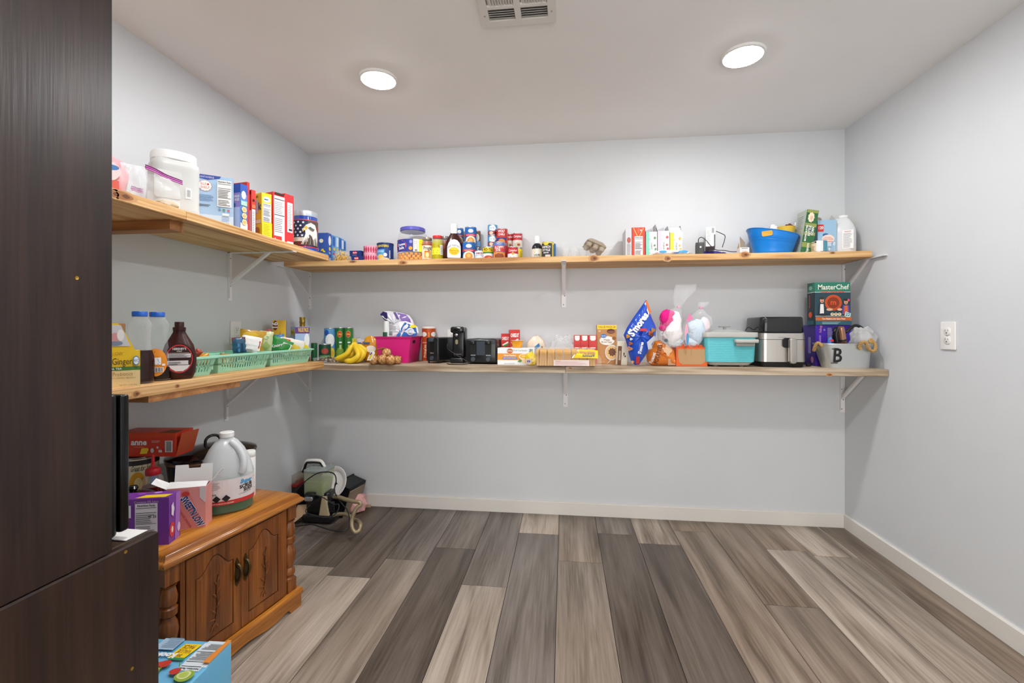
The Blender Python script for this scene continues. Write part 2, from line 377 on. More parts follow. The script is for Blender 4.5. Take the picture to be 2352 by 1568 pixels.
for s in (-1, 1):
    for k in range(9):
        x = s*(.017+(hw-.055)*(k+.5)/9)
        G().add([(x-.007, -.112, -.002), (x+.006, -.112, -.011), (x+.0072, -.112, -.0105), (x-.0055, -.112, -.002), (x-.007, -D_+.112, -.002), (x+.006, -D_+.112, -.011), (x+.0072, -D_+.112, -.0105), (x-.0055, -D_+.112, -.002)],
                [(0, 1, 2, 3), (7, 6, 5, 4), (0, 4, 5, 1), (1, 5, 6, 2), (2, 6, 7, 3), (3, 7, 4, 0)], VM).obj('louver', t, smooth=0)
    for (ya, yb) in ((-.095, -.034), (-D_+.034, -D_+.095)):
        for k in range(5):
            y = ya+(yb-ya)*(k+.5)/5; x0, x1 = (.014, hw-.034) if s > 0 else (-hw+.034, -.014)
            G().add([(x0, y-.006, -.011), (x1, y-.006, -.011), (x1, y+.004, -.003), (x0, y+.004, -.003), (x0, y-.006, -.0095), (x1, y-.006, -.0095), (x1, y+.004, -.0015), (x0, y+.004, -.0015)],
                    [(0, 1, 2, 3), (7, 6, 5, 4), (0, 4, 5, 1), (1, 5, 6, 2), (2, 6, 7, 3), (3, 7, 4, 0)], VM).obj('louver', t, smooth=0)
    G().lathe([(.004, -.0135), (.004, -.012)], m('#b5b3b0', .3, .6), n=10, xf=Matrix.Translation((s*(hw-.017), -.065, 0))).obj('screw', t)
# wall outlets (plate local: x right, z up, faces -y)
OUTW = m('#eceae6', .3); OUTD = m('#3b3937', .6)
def outlet(label, loc, rz, w_=.079, h_=.124):
    t = thing('wall_outlet', label, 'outlet', loc, rz, group='wall outlets')
    G().rbox(w_, h_, 0, .007, .004, OUTW, bev=.0025, xf=Matrix.Rotation(PI/2, 4, 'X')).obj('cover_plate', t)
    for z in (-.0195, .0195):
        r_ = G().lathe([(.0168, 0), (.0168, .0025), (.016, .003)], OUTW, n=24, px=3, xf=Matrix.Translation((0, -.007, z)) @ Matrix.Rotation(PI/2, 4, 'X')).obj('receptacle', t)
        p = Pr(flat(0, -.0102, z)); p.rect(-.008, .001, -.006, .009, OUTD); p.rect(.006, .001, .008, .0085, OUTD); p.ell(0, -.006, .0028, .0028, OUTD, n=10, k=1); p.obj('slots', r_)
    G().lathe([(.003, .007), (.003, .0085)], m('#c9c7c2', .3, .3), n=10, xf=Matrix.Rotation(PI/2, 4, 'X')).obj('screw', t)
p = atX(2180, 771, XR); outlet('white double outlet plate alone on the bare right wall', p, -PI/2)
p = atX(540, 764, XL); outlet('white double outlet plate on the left wall behind the green baskets', p, PI/2)
p = atY(1041, 778, YB); outlet('white outlet plate behind the black electric can opener', p, 0)

# ================================================================== shelves
PINE = wood('pine', '#b27f48', '#d6a76e', '#e3bd86', 0, r=.55, sc1=1.3, grain=.8, bump=.2, ring=.22)
PINEY = wood('pine_y', '#b27f48', '#d6a76e', '#e3bd86', 1, r=.55, sc1=1.3, grain=.8, bump=.2, ring=.22)
GREYW = wood('weathered_board', '#8f7860', '#b8a48c', '#cfc0aa', 0, r=.65, sc1=1.4, grain=.8, bump=.3, ring=.3)
CLEAT = wood('cleat', '#8a5a34', '#a8703f', '#bf8a55', 0, r=.6, sc1=1.4, grain=.8, bump=.2)
KN1, KN2, KN3 = m('#a06a40', .6), m('#6d452a', .6), m('#c99a68', .6)
def board(parent, x0, x1, y0, y1, z0, z1, mt, name='board'):
    e = .003; g = G()
    def rg(ins, z): return [(x0+ins, y0+ins, z), (x1-ins, y0+ins, z), (x1-ins, y1-ins, z), (x0+ins, y1-ins, z)]
    g.loft([rg(e, z0), rg(0, z0+e), rg(0, z1-e), rg(e, z1)], mt)
    return g.obj(name, parent)
def knots(parent, fn, lst):
    for a, b, ra, rb in lst:
        p = Pr(fn, .0002)
        p.ell(a, b, ra*1.5, rb*1.35, KN3, n=18, k=2, sc=.06, nsc=5); p.ell(a, b, ra, rb, KN1, n=16, k=1, sc=.09, nsc=3); p.ell(a+ra*.2, b, ra*.45, rb*.5, KN2, n=12, k=1, sc=.12, nsc=4)
        p.obj('knot', parent)
TB = .036
# upper back shelf
t = thing('wall_shelf', 'long pine shelf under the cans and jars, upper on the back wall', 'shelf', (0, 0, 0), group='wooden wall shelves')
UY = 2.714
sb = board(t, XL+.003, 1.681, UY, YB-.002, ZU-TB, ZU, PINE)
knots(sb, flat(0, UY, ZU-TB/2), [(atY(u, 600, UY).x, dz, rx, rz) for u, dz, rx, rz in ((925, -.004, .022, .011), (810, .008, .02, .007), (1364, .002, .022, .016), (1533, -.006, .018, .014), (1711, .008, .022, .014), (1912, .01, .012, .006), (1105, .004, .007, .003))])
# lower back shelf: two lengths butted over the middle bracket, two boards deep
t = thing('wall_shelf', 'long weathered grey shelf under the appliances, lower on the back wall', 'shelf', (0, 0, 0), group='wooden wall shelves')
LY = 2.617; xj = atY(1299, 850, LY).x; TBL = .040
board(t, XL+.003, xj-.001, LY, 2.80, ZL-TBL, ZL, GREYW); b2 = board(t, xj+.001, XR-.004, LY, 2.80, ZL-TBL, ZL, GREYW)
board(t, XL+.003, XR-.004, 2.803, YB-.002, ZL-TBL, ZL, GREYW)
knots(b2, flat(0, LY, ZL-TBL/2), [(atY(1905, 860, LY).x, -.012, .014, .007), (atY(1310, 850, LY).x, .01, .008, .003)])
# left shelves: two boards deep
LX = -1.404
t = thing('wall_shelf', 'pine shelf with cookie boxes and tin, upper on the left wall', 'shelf', (0, 0, 0), group='wooden wall shelves')
yj = atX(428, 490, LX).y
b1 = board(t, -1.588, LX, .5, yj-.001, ZUL-TB, ZUL, PINEY); board(t, -1.588, LX, yj+.001, 2.587, ZUL-TB, ZUL, PINEY); board(t, XL+.003, -1.591, .5, 2.587, ZUL-TB, ZUL, PINEY)
yk = atX(285, 445, LX).y; knots(b1, side_r(LX, 0, ZUL-TB/2), [(yk, .002, .03, .013), (atX(262, 440, LX).y, 0, .015, .012)])
t = thing('wall_shelf', 'pine shelf with syrup bottles and green baskets, lower on the left wall', 'shelf', (0, 0, 0), group='wooden wall shelves')
b1 = board(t, -1.588, LX, .5, 2.53, ZLL-.039, ZLL, PINEY); board(t, XL+.003, -1.591, .5, 2.53, ZLL-.039, ZLL, PINEY)
knots(b1, side_r(LX, 0, ZLL-.02), [(atX(313, 900, LX).y, -.004, .012, .009), (atX(407, 885, LX).y, .002, .009, .006)])
# cleats under the left shelves
pc = atZ(390, 503, ZUL-TB)
tag(G().box(XL+.003, pc.x, pc.y, pc.y+.06, ZUL-TB-.0375, ZUL-TB-.0005, CLEAT).obj('shelf_cleat'), 'short timber block under the upper left shelf joint', 'wood block')
tag(G().box(XL+.003, LX-.004, 1.40, 1.84, ZLL-.039-.022, ZLL-.0395, CLEAT).obj('shelf_cleat'), 'dark timber strip fixed under the lower left shelf', 'wood strip')
# white steel L brackets
BRK = m('#f1efef', .4); HOLE = m('#2b2725', .8)
def bracket(label, loc, rz, leg=.255, arm=.372):
    """local: wall at y=0, arm runs to -y, shelf underside at z=0"""
    t = thing('shelf_bracket', label, 'bracket', loc, rz, group='white shelf brackets')
    w2 = .0145
    g = G(); g.box(-w2, w2, -.003, 0, -leg, 0, BRK); g.box(-w2, -w2+.002, -.014, -.003, -leg+.012, 0, BRK); g.obj('leg', t)
    G().box(-w2, w2, -arm, -.003, -.003, 0, BRK).obj('arm', t)
    g = G(); y0, z0, y1, z1 = -.004, -leg*.68, -arm*.62, -.004; d = Vector((0, y1-y0, z1-z0)).normalized(); nrm = Vector((0, -d.z, d.y))*.0015
    A, B = Vector((0, y0, z0)), Vector((0, y1, z1)); e = Vector((.009, 0, 0))
    g.loft([[A-e-nrm, A+e-nrm, A+e+nrm, A-e+nrm], [B-e-nrm, B+e-nrm, B+e+nrm, B-e+nrm]], BRK)
    g.loft([[A-e-nrm, A-e*.8-nrm, A-e*.8-nrm*8, A-e-nrm*8], [B-e-nrm, B-e*.8-nrm, B-e*.8-nrm*8, B-e-nrm*8]], BRK); g.obj('strut', t)
    for x, z in ((.004, -.03), (-.005, -leg*.45), (.005, -leg*.7), (-.003, -leg+.02)): Pr(flat(0, -.003, 0), .0003).ell(x, z, .003, .003, HOLE, n=8, k=1).obj('screw_hole', t)
    for x, y in ((.006, -.06), (-.005, -.13), (.005, -.25), (.0, -.34)): Pr(lambda a, b, k: (a, b, -.003-k), .0003).ell(x, y, .003, .003, HOLE, n=8, k=1).obj('screw_hole', t)
for u, lab in ((711, 'white bracket of the upper back shelf in the left corner'), (1295, 'white bracket under the middle of the upper back shelf'), (1938, 'white bracket of the upper back shelf sticking out by the right wall')):
    bracket(lab, (atY(u, 650, YB).x, YB-.0005, ZU-TB-.0005), 0)
for u, lab in ((711, 'white bracket of the lower back shelf in the left corner'), (1299, 'white bracket under the board joint of the lower back shelf'), (1934, 'white bracket of the lower back shelf by the right wall')):
    bracket(lab, (atY(u, 890, YB).x, YB-.0005, ZL-TBL-.0005), 0, arm=.34)
bracket('white bracket on the left wall under the upper shelf', (XL+.0005, atX(527, 640, XL).y, ZUL-TB-.0005), PI/2)
bracket('white bracket on the left wall under the lower shelf', (XL+.0005, atX(519, 920, XL).y, ZLL-.0395), PI/2, arm=.34)

# ================================================================== dark hutch beside the camera
DARK = wood('espresso_laminate', '#1c0f0a', '#2d1b13', '#3a251b', 2, r=.31, sc1=1.6, grain=1.3, bump=.16, spec=.6)
DEDGE = m('#3b302b', .5); GOLD = m('#c9a24a', .3, 1)
CX = -.826; yU, yL, zS = atX(257, 700, CX).y, atX(364, 1300, CX).y, atX(258, 1270, CX).z
t = thing('hutch_cabinet', 'tall dark brown wood-grain hutch cabinet at the left edge', 'cabinet', (0, 0, 0))
x0 = CX-.62
def panel(x0_, x1_, y0_, y1_, z0_, z1_, name):
    return board(t, x0_, x1_, y0_, y1_, z0_, z1_, DARK, name)
yN = -.2
panel(CX-.018, CX, yN, yL, 0, zS-.0008, 'base_side_panel'); panel(x0, x0+.018, yN, yL, 0, zS-.0008, 'base_side_panel')
panel(x0+.018, CX-.018, yN, yL, zS-.019, zS-.001, 'base_top'); panel(x0+.018, CX-.018, yL-.02, yL-.002, .05, zS-.02, 'base_front')
panel(x0+.018, CX-.018, yN, yN+.012, .0, H-.05, 'back_panel')
panel(CX-.018, CX, yN, yU, zS+.0008, H-.03, 'hutch_side_panel'); panel(x0, x0+.018, yN, yU, zS+.0008, H-.03, 'hutch_side_panel')
panel(x0+.018, CX-.018, yN+.012, yU, H-.07, H-.05, 'hutch_top'); panel(x0+.018, CX-.018, yN+.012, yU, 1.45, 1.47, 'hutch_shelf')
for u, v in ((176, 638), (288, 1267), (303, 1535)):
    p = atX(u, v, CX)
    G().lathe([(.0032, .0), (.0032, .0008), (.0018, .0004)], GOLD, n=12, xf=Matrix.Translation(p) @ Matrix.Rotation(PI/2, 4, 'Y')).obj('screw', t)
# ================================================================== makers for packaged goods
STEEL = m('#c9cacc', .25, .9); LIDW = m('#f3f3f1', .35); CARD = m('#b9a68a', .8); CARDIN = m('#8f8273', .85); KRAFT = m('#c39a6b', .8)
def facing(x, y): return math.atan2(-x, y)
def can(name, label, u0, u1, vt, Y, z0, body, art=None, group=None, vb=None, rim=STEEL, cat='can', lid=None, h=None):
    """tin can: Y = depth of its axis"""
    x, w_, hh = fit(u0, u1, vt, Y-.02, z0)
    if vb is not None: z0 = atY((u0+u1)/2, vb, Y-.02).z; x, w_, hh = fit(u0, u1, vt, Y-.02, z0)
    r = w_/2; h = h or hh
    t = thing(name, label, cat, (x, Y, z0), facing(x, Y), group)
    G().lathe([(r*.985, .0), (r, .0015), (r, .003), (r*.985, .0045), (r*.985, h-.0045), (r, h-.003), (r, h-.0012), (r*.975, h), (r*.95, h-.002), (r*.9, h-.003)], rim, n=32).obj('tin', t)
    rb = r*.987
    G().lathe([(rb, .005), (rb, h-.005)], body, n=32, cap0=False, cap1=False).obj('paper_wrap', t)
    if lid: G().lathe([(r*1.01, h-.012), (r*1.02, h-.003), (r, h+.001), (r*.1, h+.001)], lid, n=28, cap0=False).obj('lid', t)
    if art:
        p = Pr(roundf(rb)); art(p, r, h); p.obj('label_print', t)
    return t
def carton(name, label, u0, u1, vt, Y, z0, d, body, art=None, group=None, rz=0, cat='box', sides=None, top=None, lean=0, w_=None, h=None, x=None, edge=None):
    """closed carton, Y = depth of its front; art(p,w,h) prints on the front; sides(pl, pr, d, h); top(p, w, d)"""
    fx, fw, fh = fit(u0, u1, vt, Y, z0); x = fx if x is None else x; w_ = w_ or fw; h = h or fh
    t = thing(name, label, cat, (x, Y, z0), rz, group, rot=(0, lean, rz) if lean else None)
    e = .0012; g = G()
    def rg(i, z): return [(-w_/2+i, i, z), (w_/2-i, i, z), (w_/2-i, d-i, z), (-w_/2+i, d-i, z)]
    g.loft([rg(e, 0), rg(0, e), rg(0, h-e), rg(e, h)], body); g.obj('carton', t)
    if art: p = Pr(flat(-w_/2, 0)); art(p, w_, h); p.obj('front_print', t)
    if sides:
        pl, pr_ = Pr(side_l(-w_/2, d)), Pr(side_r(w_/2, 0)); sides(pl, pr_, d, h)
        if pl.g.f: pl.obj('side_print', t)
        if pr_.g.f: pr_.obj('side_print', t)
    if top: p = Pr(topf(-w_/2, 0, h)); top(p, w_, d); p.obj('top_print', t)
    return t
def flap(t, pts, mt, th=.0012, name='flap'):
    g = G(); P = [Vector(p) for p in pts]; n = (P[1]-P[0]).cross(P[-1]-P[0]).normalized()*th
    k = len(P); g.add([p for p in P]+[p+n for p in P], [tuple(range(k)), tuple(range(k, 2*k))[::-1]]+[(i, i+k, (i+1) % k+k, (i+1) % k) for i in range(k)], mt)
    return g.obj(name, t, smooth=0)
def jar(name, label, u0, u1, vt, Y, z0, prof, mt, cat='jar', group=None, n=32, px=2, sx=1, sy=1, part='body', rz=None, h=None):
    """lathed vessel; prof in fractions of (half width, height)"""
    x, w_, hh = fit(u0, u1, vt, Y-.02, z0); r = w_/2; h = h or hh
    t = thing(name, label, cat, (x, Y, z0), facing(x, Y) if rz is None else rz, group)
    G().lathe([(r*a, h*b) for a, b in prof], mt, n=n, px=px, sx=sx, sy=sy).obj(part, t)
    return t, r, h
def lump(seed, c, rx, ry, rz_, mt, amp=.12, n=28, k=18, freq=2.2, flat_base=True, squash=1.0):
    """crumpled soft bag / blob as one mesh"""
    from mathutils import noise
    g = G(); vs = []; off = Vector((seed*3.7, seed*1.3, seed*7.1)); rings = []
    for i in range(1, k):
        a = PI*i/k-PI/2; rg = []
        for j in range(n):
            b = 2*PI*j/n; d = Vector((math.cos(a)*math.cos(b), math.cos(a)*math.sin(b), math.sin(a)))
            f = 1+amp*noise.noise(d*freq+off)+amp*.5*noise.noise(d*freq*2.7+off)+amp*.3*noise.noise(d*freq*6+off)
            z = c[2]+d.z*f*rz_
            if flat_base: z = max(z, c[2]-rz_*squash)
            rg.append((c[0]+d.x*f*rx, c[1]+d.y*f*ry, z))
        rings.append(rg)
    g.loft(rings, mt); return g
FILM = glass('#f6f8fa', .10, .12); FILM2 = glass('#eef2f4', .22, .15); CLEAR = glass('#e8eef0', .09, .06); MILKY = glass('#f0f3f2', .62, .35)

# ================================================================== upper back shelf, from the left corner
YFR, YBK = 2.838, 2.945
NAVY, SKY, LBLUE = m('#24408f', .4), m('#6aaede', .4), m('#a9cbe9', .45)
PBLUE = m('#2f55a8', .4)
def pasta_front(p, w_, h):
    p.rect(0, 0, w_, h*.3, m('#3a79c4')); p.ell(w_*.52, h*.72, w_*.15, w_*.14, m('#f1e9cf')); p.ell(w_*.2, h*.42, w_*.12, w_*.13, m('#b22730')); p.ring(w_*.2, h*.42, w_*.12, w_*.14, WHT)
    for k in range(9): a = k*.7; p.rect(w_*(.5+.03*k), h*(.36+.05*math.sin(a)), w_*(.5+.03*k)+.01, h*(.36+.05*math.sin(a))+.006, YEL)
    p.lines(w_*.12, h*.1, w_*.8, h*.2, 3, LBLUE)
def pasta_side(pl, pr, d, h):
    pr.ell(d*.5, h*.74, d*.36, h*.17, WHT); pr.ell(d*.5, h*.45, d*.25, h*.07, YEL); pr.lines(d*.2, h*.28, d*.8, h*.36, 2, WHT); pr.bars(d*.25, h*.02, d*.75, h*.14, 9, WHT)
carton('pasta_box', 'dark blue pasta box with macaroni and sauce pictures beside the eagle tin', 722, 753, 534.5, 2.745, ZU, .045, PBLUE, pasta_front, 'blue pasta boxes', sides=pasta_side)
def slim_side(c):
    def f(pl, pr, d, h):
        pr.rect(d*.12, h*.62, d*.88, h*.95, m('#e8f1fa') if c else m('#2f63b8')); pr.rect(d*.1, h*.3, d*.9, h*.36, RED); pr.lines(d*.15, h*.05, d*.85, h*.27, 5, WHT); pr.ell(d*.5, h*.5, d*.3, h*.06, YEL)
    return f
for k, (u1, vt) in enumerate(((767, 541), (775, 543), (782, 546), (787, 549), (791.5, 552))):
    Yk = 2.796+k*.0395; xr = atY(u1, vt, Yk+.019).x; hh = atY(u1, vt, Yk+.019).z-ZU
    carton('pasta_box', ['pale blue pasta box first behind the dark blue one', 'pale blue pasta box second behind the dark blue one', 'bright blue pasta box third behind the dark blue one', 'blue pasta box fourth behind the dark blue one', 'blue pasta box last in the row against the wall'][k],
           0, 10, vt, Yk, ZU, .036, m(['#5d9ad6', '#8fbfe6', '#3f86d0', '#4a90d8', '#5aa0e0'][k], .4), None, 'blue pasta boxes', sides=slim_side(k % 2), w_=.085, h=hh, x=xr-.0425)
# open bag of dry pasta
x, w_, h = fit(760, 802, 571, 2.77, ZU)
t = thing('pasta_bag', 'clear bag of yellow macaroni in front of the blue boxes', 'bag', (x, 2.80, ZU))
g = G(); rnd = random.Random(3); PAST = m('#e9bf3c', .45); PAST2 = m('#d9a52a', .5)
for k in range(150):
    a, b, c = rnd.uniform(-1, 1), rnd.uniform(-1, 1), rnd.uniform(0, 1)
    if a*a+b*b+c*c > 1: continue
    px_, py_, pz = a*w_*.38, b*.04, .008+c*h*.68; q = rnd.uniform(0, PI); dx, dy, dz = math.cos(q)*.008, rnd.uniform(-.006, .006), math.sin(q)*.008
    g.tube([(px_-dx, py_-dy, max(pz-dz, .004)), (px_, py_, pz+.003), (px_+dx, py_+dy, max(pz+dz, .004))], .0034, PAST if k % 3 else PAST2, n=5)
o = g.obj('pasta', t); o['kind'] = 'stuff'
lump(4, (0, 0, h*.42), w_*.46, .05, h*.48, FILM, amp=.2, squash=.86).obj('bag_film', t)
# two dark blue boxes lying on each other
def bar_art(p, w_, h):
    p.ell(w_*.45, h*.62, w_*.2, h*.26, RED); p.text('Barilla', w_*.45, h*.62, h*.22, WHT, wmax=w_*.32, bold=1); p.lines(w_*.25, h*.18, w_*.65, h*.3, 1, LBLUE)
b1 = carton('lasagna_box', 'dark blue pasta box lying under another, with red oval logo', 807, 833, 587, 2.80, ZU, .12, m('#1d3476', .4), bar_art, 'flat dark blue boxes', h=.040)
carton('lasagna_box', 'dark blue pasta box lying on top of another, with red oval logo', 803, 830, 577, 2.81, ZU+.0402, .12, m('#1d3476', .4), bar_art, 'flat dark blue boxes', h=.036)
# pink fruit tins
def pinkart(p, r, h):
    for k in range(-6, 7): p.rect(k*.0075, h*.15, k*.0075+.0035, h*.85, m('#f3d6e0')) if k % 2 else p.ell(k*.0075, h*.5, .006, h*.3, m('#c22f58'))
x, w_, h = fit(833, 864.5, 562, 2.80, ZU); hp = h/2-.002
for k in range(2):
    can('fruit_tin', ['pink patterned round tin, lower of a stack of two', 'pink patterned round tin, upper of a stack of two'][k], 833, 864.5, 562, 2.845, ZU+k*(hp+.0005), m('#e58aa8', .35), pinkart, 'pink tins', rim=m('#eab4c6', .3), h=hp, cat='tin')
# nut can
def plant(p, r, h):
    p.rect(-r*1.5, h*.02, -r*.1, h*.66, m('#5aa7d8'), 6); p.text('PLANTERS', -r*.45, h*.83, h*.11, YEL, wmax=r*1.75, bold=1); p.ell(-r*.6, h*.28, r*.42, h*.12, m('#e6c25c')); p.ell(-r*.2, h*.15, r*.7, h*.1, m('#e2c79a'))
    p.rect(-r*.95, h*.5, -r*.2, h*.6, m('#8cc9ec'), 3); p.ell(r*.0, h*.38, r*.2, r*.22, WHT); p.bars(r*.44, h*.2, r*.6, h*.62, 4, WHT)
can('nut_can', 'navy nut can with yellow lettering beside the pink tins', 864, 900.5, 559, 2.872, ZU, m('#1c3f86', .35), plant, lid=m('#1a2f66', .35))
# big cheese ball tub
x, w_, h = fit(900, 969, 515.5, 2.775, ZU); r = w_/2
t = thing('snack_tub', 'big clear tub of orange cheese balls with purple lid', 'tub', (x, 2.888, ZU), facing(x, 2.9))
G().lathe([(r*.93, .002), (r*.985, .012), (r, .03), (r, h*.66), (r*.93, h*.8), (r*.8, h*.88), (r*.77, h*.9)], CLEAR, n=40, cap1=False).obj('tub', t)
G().lathe([(r*.8, h*.885), (r*.83, h*.9), (r*.82, h*.985), (r*.77, h), (r*.1, h)], m('#5a58b8', .35), n=36).obj('lid', t)
CB = m('#f2a420', .6, bump=.3, bs=200); rnd = random.Random(5)
cb = []
for kz in range(3):
    for k in range(26):
        a = rnd.uniform(0, 2*PI); rr = r*.86*(1 if k < 19 else rnd.uniform(.2, .7)); cb.append((rr*math.cos(2*PI*k/19+kz*.16) if k < 19 else rr*math.cos(a), rr*math.sin(2*PI*k/19+kz*.16) if k < 19 else rr*math.sin(a), .014+kz*.017+rnd.uniform(-.003, .004)))
for c in cb: G().ball(c, .0118, .0118, .0118, CB, n=8, k=6).obj('cheese_ball', t)
p = Pr(roundf(r*1.002)); b0, b1_ = h*.27, h*.62
p.rect(-r*1.35, b0, r*.02, b1_, m('#2f3c98'), 10); p.poly([(-r*.95-.0+r*.55*math.sin(q), b0+h*.17+h*.17*math.cos(q)) for q in [j*PI/8 for j in range(16)]], m('#e8641f'))
p.text('Cheese', -r*.86, b0+h*.2, h*.07, WHT, wmax=r*.75, bold=1, rot=.1); p.text('Balls', -r*.8, b0+h*.1, h*.075, WHT, wmax=r*.6, bold=1, rot=.1)
p.ell(-r*.14, b0+h*.09, r*.12, h*.05, m('#f0a030')); p.ell(-r*.12, b0+h*.27, r*.1, h*.045, m('#8d8fd0'))
p.rect(r*.03, b0, r*.38, b1_, m('#e9e6dc'), 4); p.lines(r*.07, b0+h*.08, r*.33, b1_-h*.03, 10, GREYP); p.rect(r*.38, b0, r*.75, b1_, m('#efe423'), 4); p.lines(r*.43, b0+h*.05, r*.7, b1_-h*.04, 8, m('#b9ad12')); p.bars(r*.12, b0+h*.015, r*.3, b0+h*.06, 8, BLK)
p.obj('label_print', t)
# jars
def glassjar(name, label, u0, u1, vt, Y, cont, lidm, lf=.1, art=None, contents='sauce'):
    t, r, h = jar(name, label, u0, u1, vt, Y, ZU, [(.9, 0), (.98, .02), (1, .06), (1, .72), (.95, .79), (.84, .86), (.82, .9)], CLEAR)
    G().lathe([(r*.9, .003), (r*1.003, .01), (r*1.003, h*.70), (r*.93, h*.79), (r*.84, h*.84)], cont, n=32).obj(contents, t)
    G().lathe([(r*.86, h*(1-lf)), (r*.88, h*(1-lf)+.002), (r*.88, h-.002), (r*.84, h), (r*.1, h)], lidm, n=28).obj('lid', t)
    if art: p = Pr(roundf(r*1.01)); art(p, r, h); p.obj('label_print', t)
    return t
def prego(p, r, h):
    p.rect(-r*1.3, h*.1, r*1.3, h*.66, m('#eee5d0'), 10); p.text('Prego', 0, h*.54, h*.15, m('#2a2320'), wmax=r*1.5, bold=.6); p.rect(-r*.6, h*.14, r*.55, h*.42, m('#e0a44a'), 5); p.ell(0, h*.26, r*.3, h*.1, m('#f0dca0')); p.rect(-r*.5, h*.38, r*.3, h*.43, m('#c8752a'), 4)
glassjar('sauce_jar', 'red pasta sauce jar with cream label beside the cheese ball tub', 967.5, 991.5, 545, 2.845, m('#a8451f', .35), m('#a89b88', .3, .6), art=prego)
def pep(p, r, h):
    p.rect(-r*1.4, h*.23, r*.45, h*.5, m('#efe02c'), 8); p.rect(r*.45, h*.23, r*1.3, h*.62, m('#e7eadf'), 4); p.poly([(-r*1.3, h*.5), (-r*.9, h*.64), (r*.1, h*.6), (r*.3, h*.5)], m('#cf3a2a')); p.lines(-r*.8, h*.3, r*.2, h*.44, 2, m('#8a8a18')); p.lines(r*.5, h*.28, r*1.0, h*.58, 7, GREYP)
glassjar('pepper_jar', 'jar of yellow-green peppers with red lid', 990.5, 1015.6, 540.6, 2.818, m('#b4ad17', .4, bump=1, bs=90), RED, .11, pep, 'peppers')
glassjar('sauce_jar', 'red sauce jar half hidden behind the barbecue bottle', 1011, 1030, 542, 2.945, m('#9a3d1c', .35), m('#9d9284', .3, .6))
# barbecue sauce bottle
x, w_, h = fit(1020, 1060.5, 512.5, 2.815, ZU); r = w_/2
t = thing('sauce_bottle', 'dark brown barbecue sauce bottle with white arched label', 'bottle', (x, 2.845, ZU), facing(x, 2.845))
BBQ = m('#3b1712', .25)
G().lathe([(r*.94, 0), (r, .006), (r, h*.38), (r*.93, h*.5), (r*.72, h*.62), (r*.45, h*.72), (r*.36, h*.77), (r*.35, h*.82)], BBQ, n=32, px=2.6, sy=.72).obj('bottle', t)
G().lathe([(r*.37, h*.74), (r*.385, h*.76), (r*.37, h*.985), (r*.34, h), (r*.05, h)], LIDW, n=24).obj('cap', t)
p = Pr(flat(0, -r*.72-.001)); 
p.poly([(-r*.74, h*.1), (-r*.68, h*.07), (r*.68, h*.07), (r*.74, h*.1), (r*.74, h*.36), (r*.6, h*.47), (r*.35, h*.54), (0, h*.565), (-r*.35, h*.54), (-r*.6, h*.47), (-r*.74, h*.36)], m('#e9ecef'))
p.text("SWEET BABY RAY'S", 0, h*.4, h*.05, INK, wmax=r*1.6, arc=r*.9); p.ell(0, h*.25, r*.56, h*.105, m('#f3cf1f')); p.ring(0, h*.25, r*.5, r*.53, m('#c79a16'), asp=h*.09/(r*.53)); p.text('Barbecue', 0, h*.265, h*.05, m('#c2731f'), wmax=r*.9); p.text('Sauce', 0, h*.21, h*.045, m('#c2731f'), wmax=r*.7)
p.obj('label_print', t)
# ---- canned food, front and back rows
def gravy(p, r, h):
    p.ell(0, h*.76, r*.45, h*.1, WHT); p.lines(-r*.3, h*.73, r*.3, h*.8, 2, m('#b8404a')); p.rect(-r*1.2, h*.47, r*1.1, h*.6, m('#c0343f'), 8); p.text('Refried Beans', 0, h*.53, h*.06, WHT, wmax=r*1.5)
    p.ell(0, h*.2, r*.95, h*.28, m('#f2e3c6'), k=5); p.ell(0, h*.22, r*.55, h*.18, m('#d9873a'), k=4); p.ell(0, h*.24, r*.3, h*.1, m('#eab06a'))
GB = m('#1f68b5', .35)
can('soup_can', 'blue can with a bowl picture standing in front, beside the sauce bottle', 1060.5, 1090, 555.5, YFR, ZU, GB, gravy, 'blue bowl-picture cans')
can('soup_can', 'blue can with a bowl picture half hidden behind the sauce bottle neck', 1044, 1063, 523, YBK+.02, ZU, GB, gravy, 'blue bowl-picture cans', vb=562)
can('soup_can', 'blue can under the one behind the sauce bottle', 1044, 1063, 563, YBK+.02, ZU, GB, None, 'blue bowl-picture cans')
can('soup_can', 'blue can with a bowl picture standing on another, highest of its kind', 1066.5, 1093, 521, YBK-.02, ZU, GB, gravy, 'blue bowl-picture cans', vb=563)
can('soup_can', 'blue can carrying the highest bowl-picture can', 1066.5, 1093, 564, YBK-.02, ZU, GB, None, 'blue bowl-picture cans')
def bean(p, r, h): p.rect(-r*1.2, h*.1, r*1.4, h*.4, m('#6ea3cf'), 8); p.ell(0, h*.6, r*.6, h*.2, m('#e9ddd0'))
can('food_can', 'brown and pale can peeking out behind the tall blue can', 1088, 1102.5, 529, YBK+.02, ZU, m('#7a5a44', .35), bean, vb=570)
can('food_can', 'dark blue can under the brown and pale one', 1088, 1102.5, 571, YBK+.02, ZU, m('#16498e', .35), None)
def arm(p, r, h): p.text('ARMOUR', 0, h*.68, h*.2, m('#9c2b3a'), wmax=r*1.5, bold=1); p.rect(-r*1.2, h*.08, r*1.2, h*.5, m('#a9bfe0'), 8); p.ell(0, h*.25, r*.8, h*.18, m('#efe3e8')); p.lines(-r*.7, h*.48, r*.6, h*.56, 1, INK)
can('meat_can', 'small pale blue and white can in front of the blue cans', 1089, 1109.8, 575, YFR-.01, ZU, m('#dfe4ec', .35), arm)
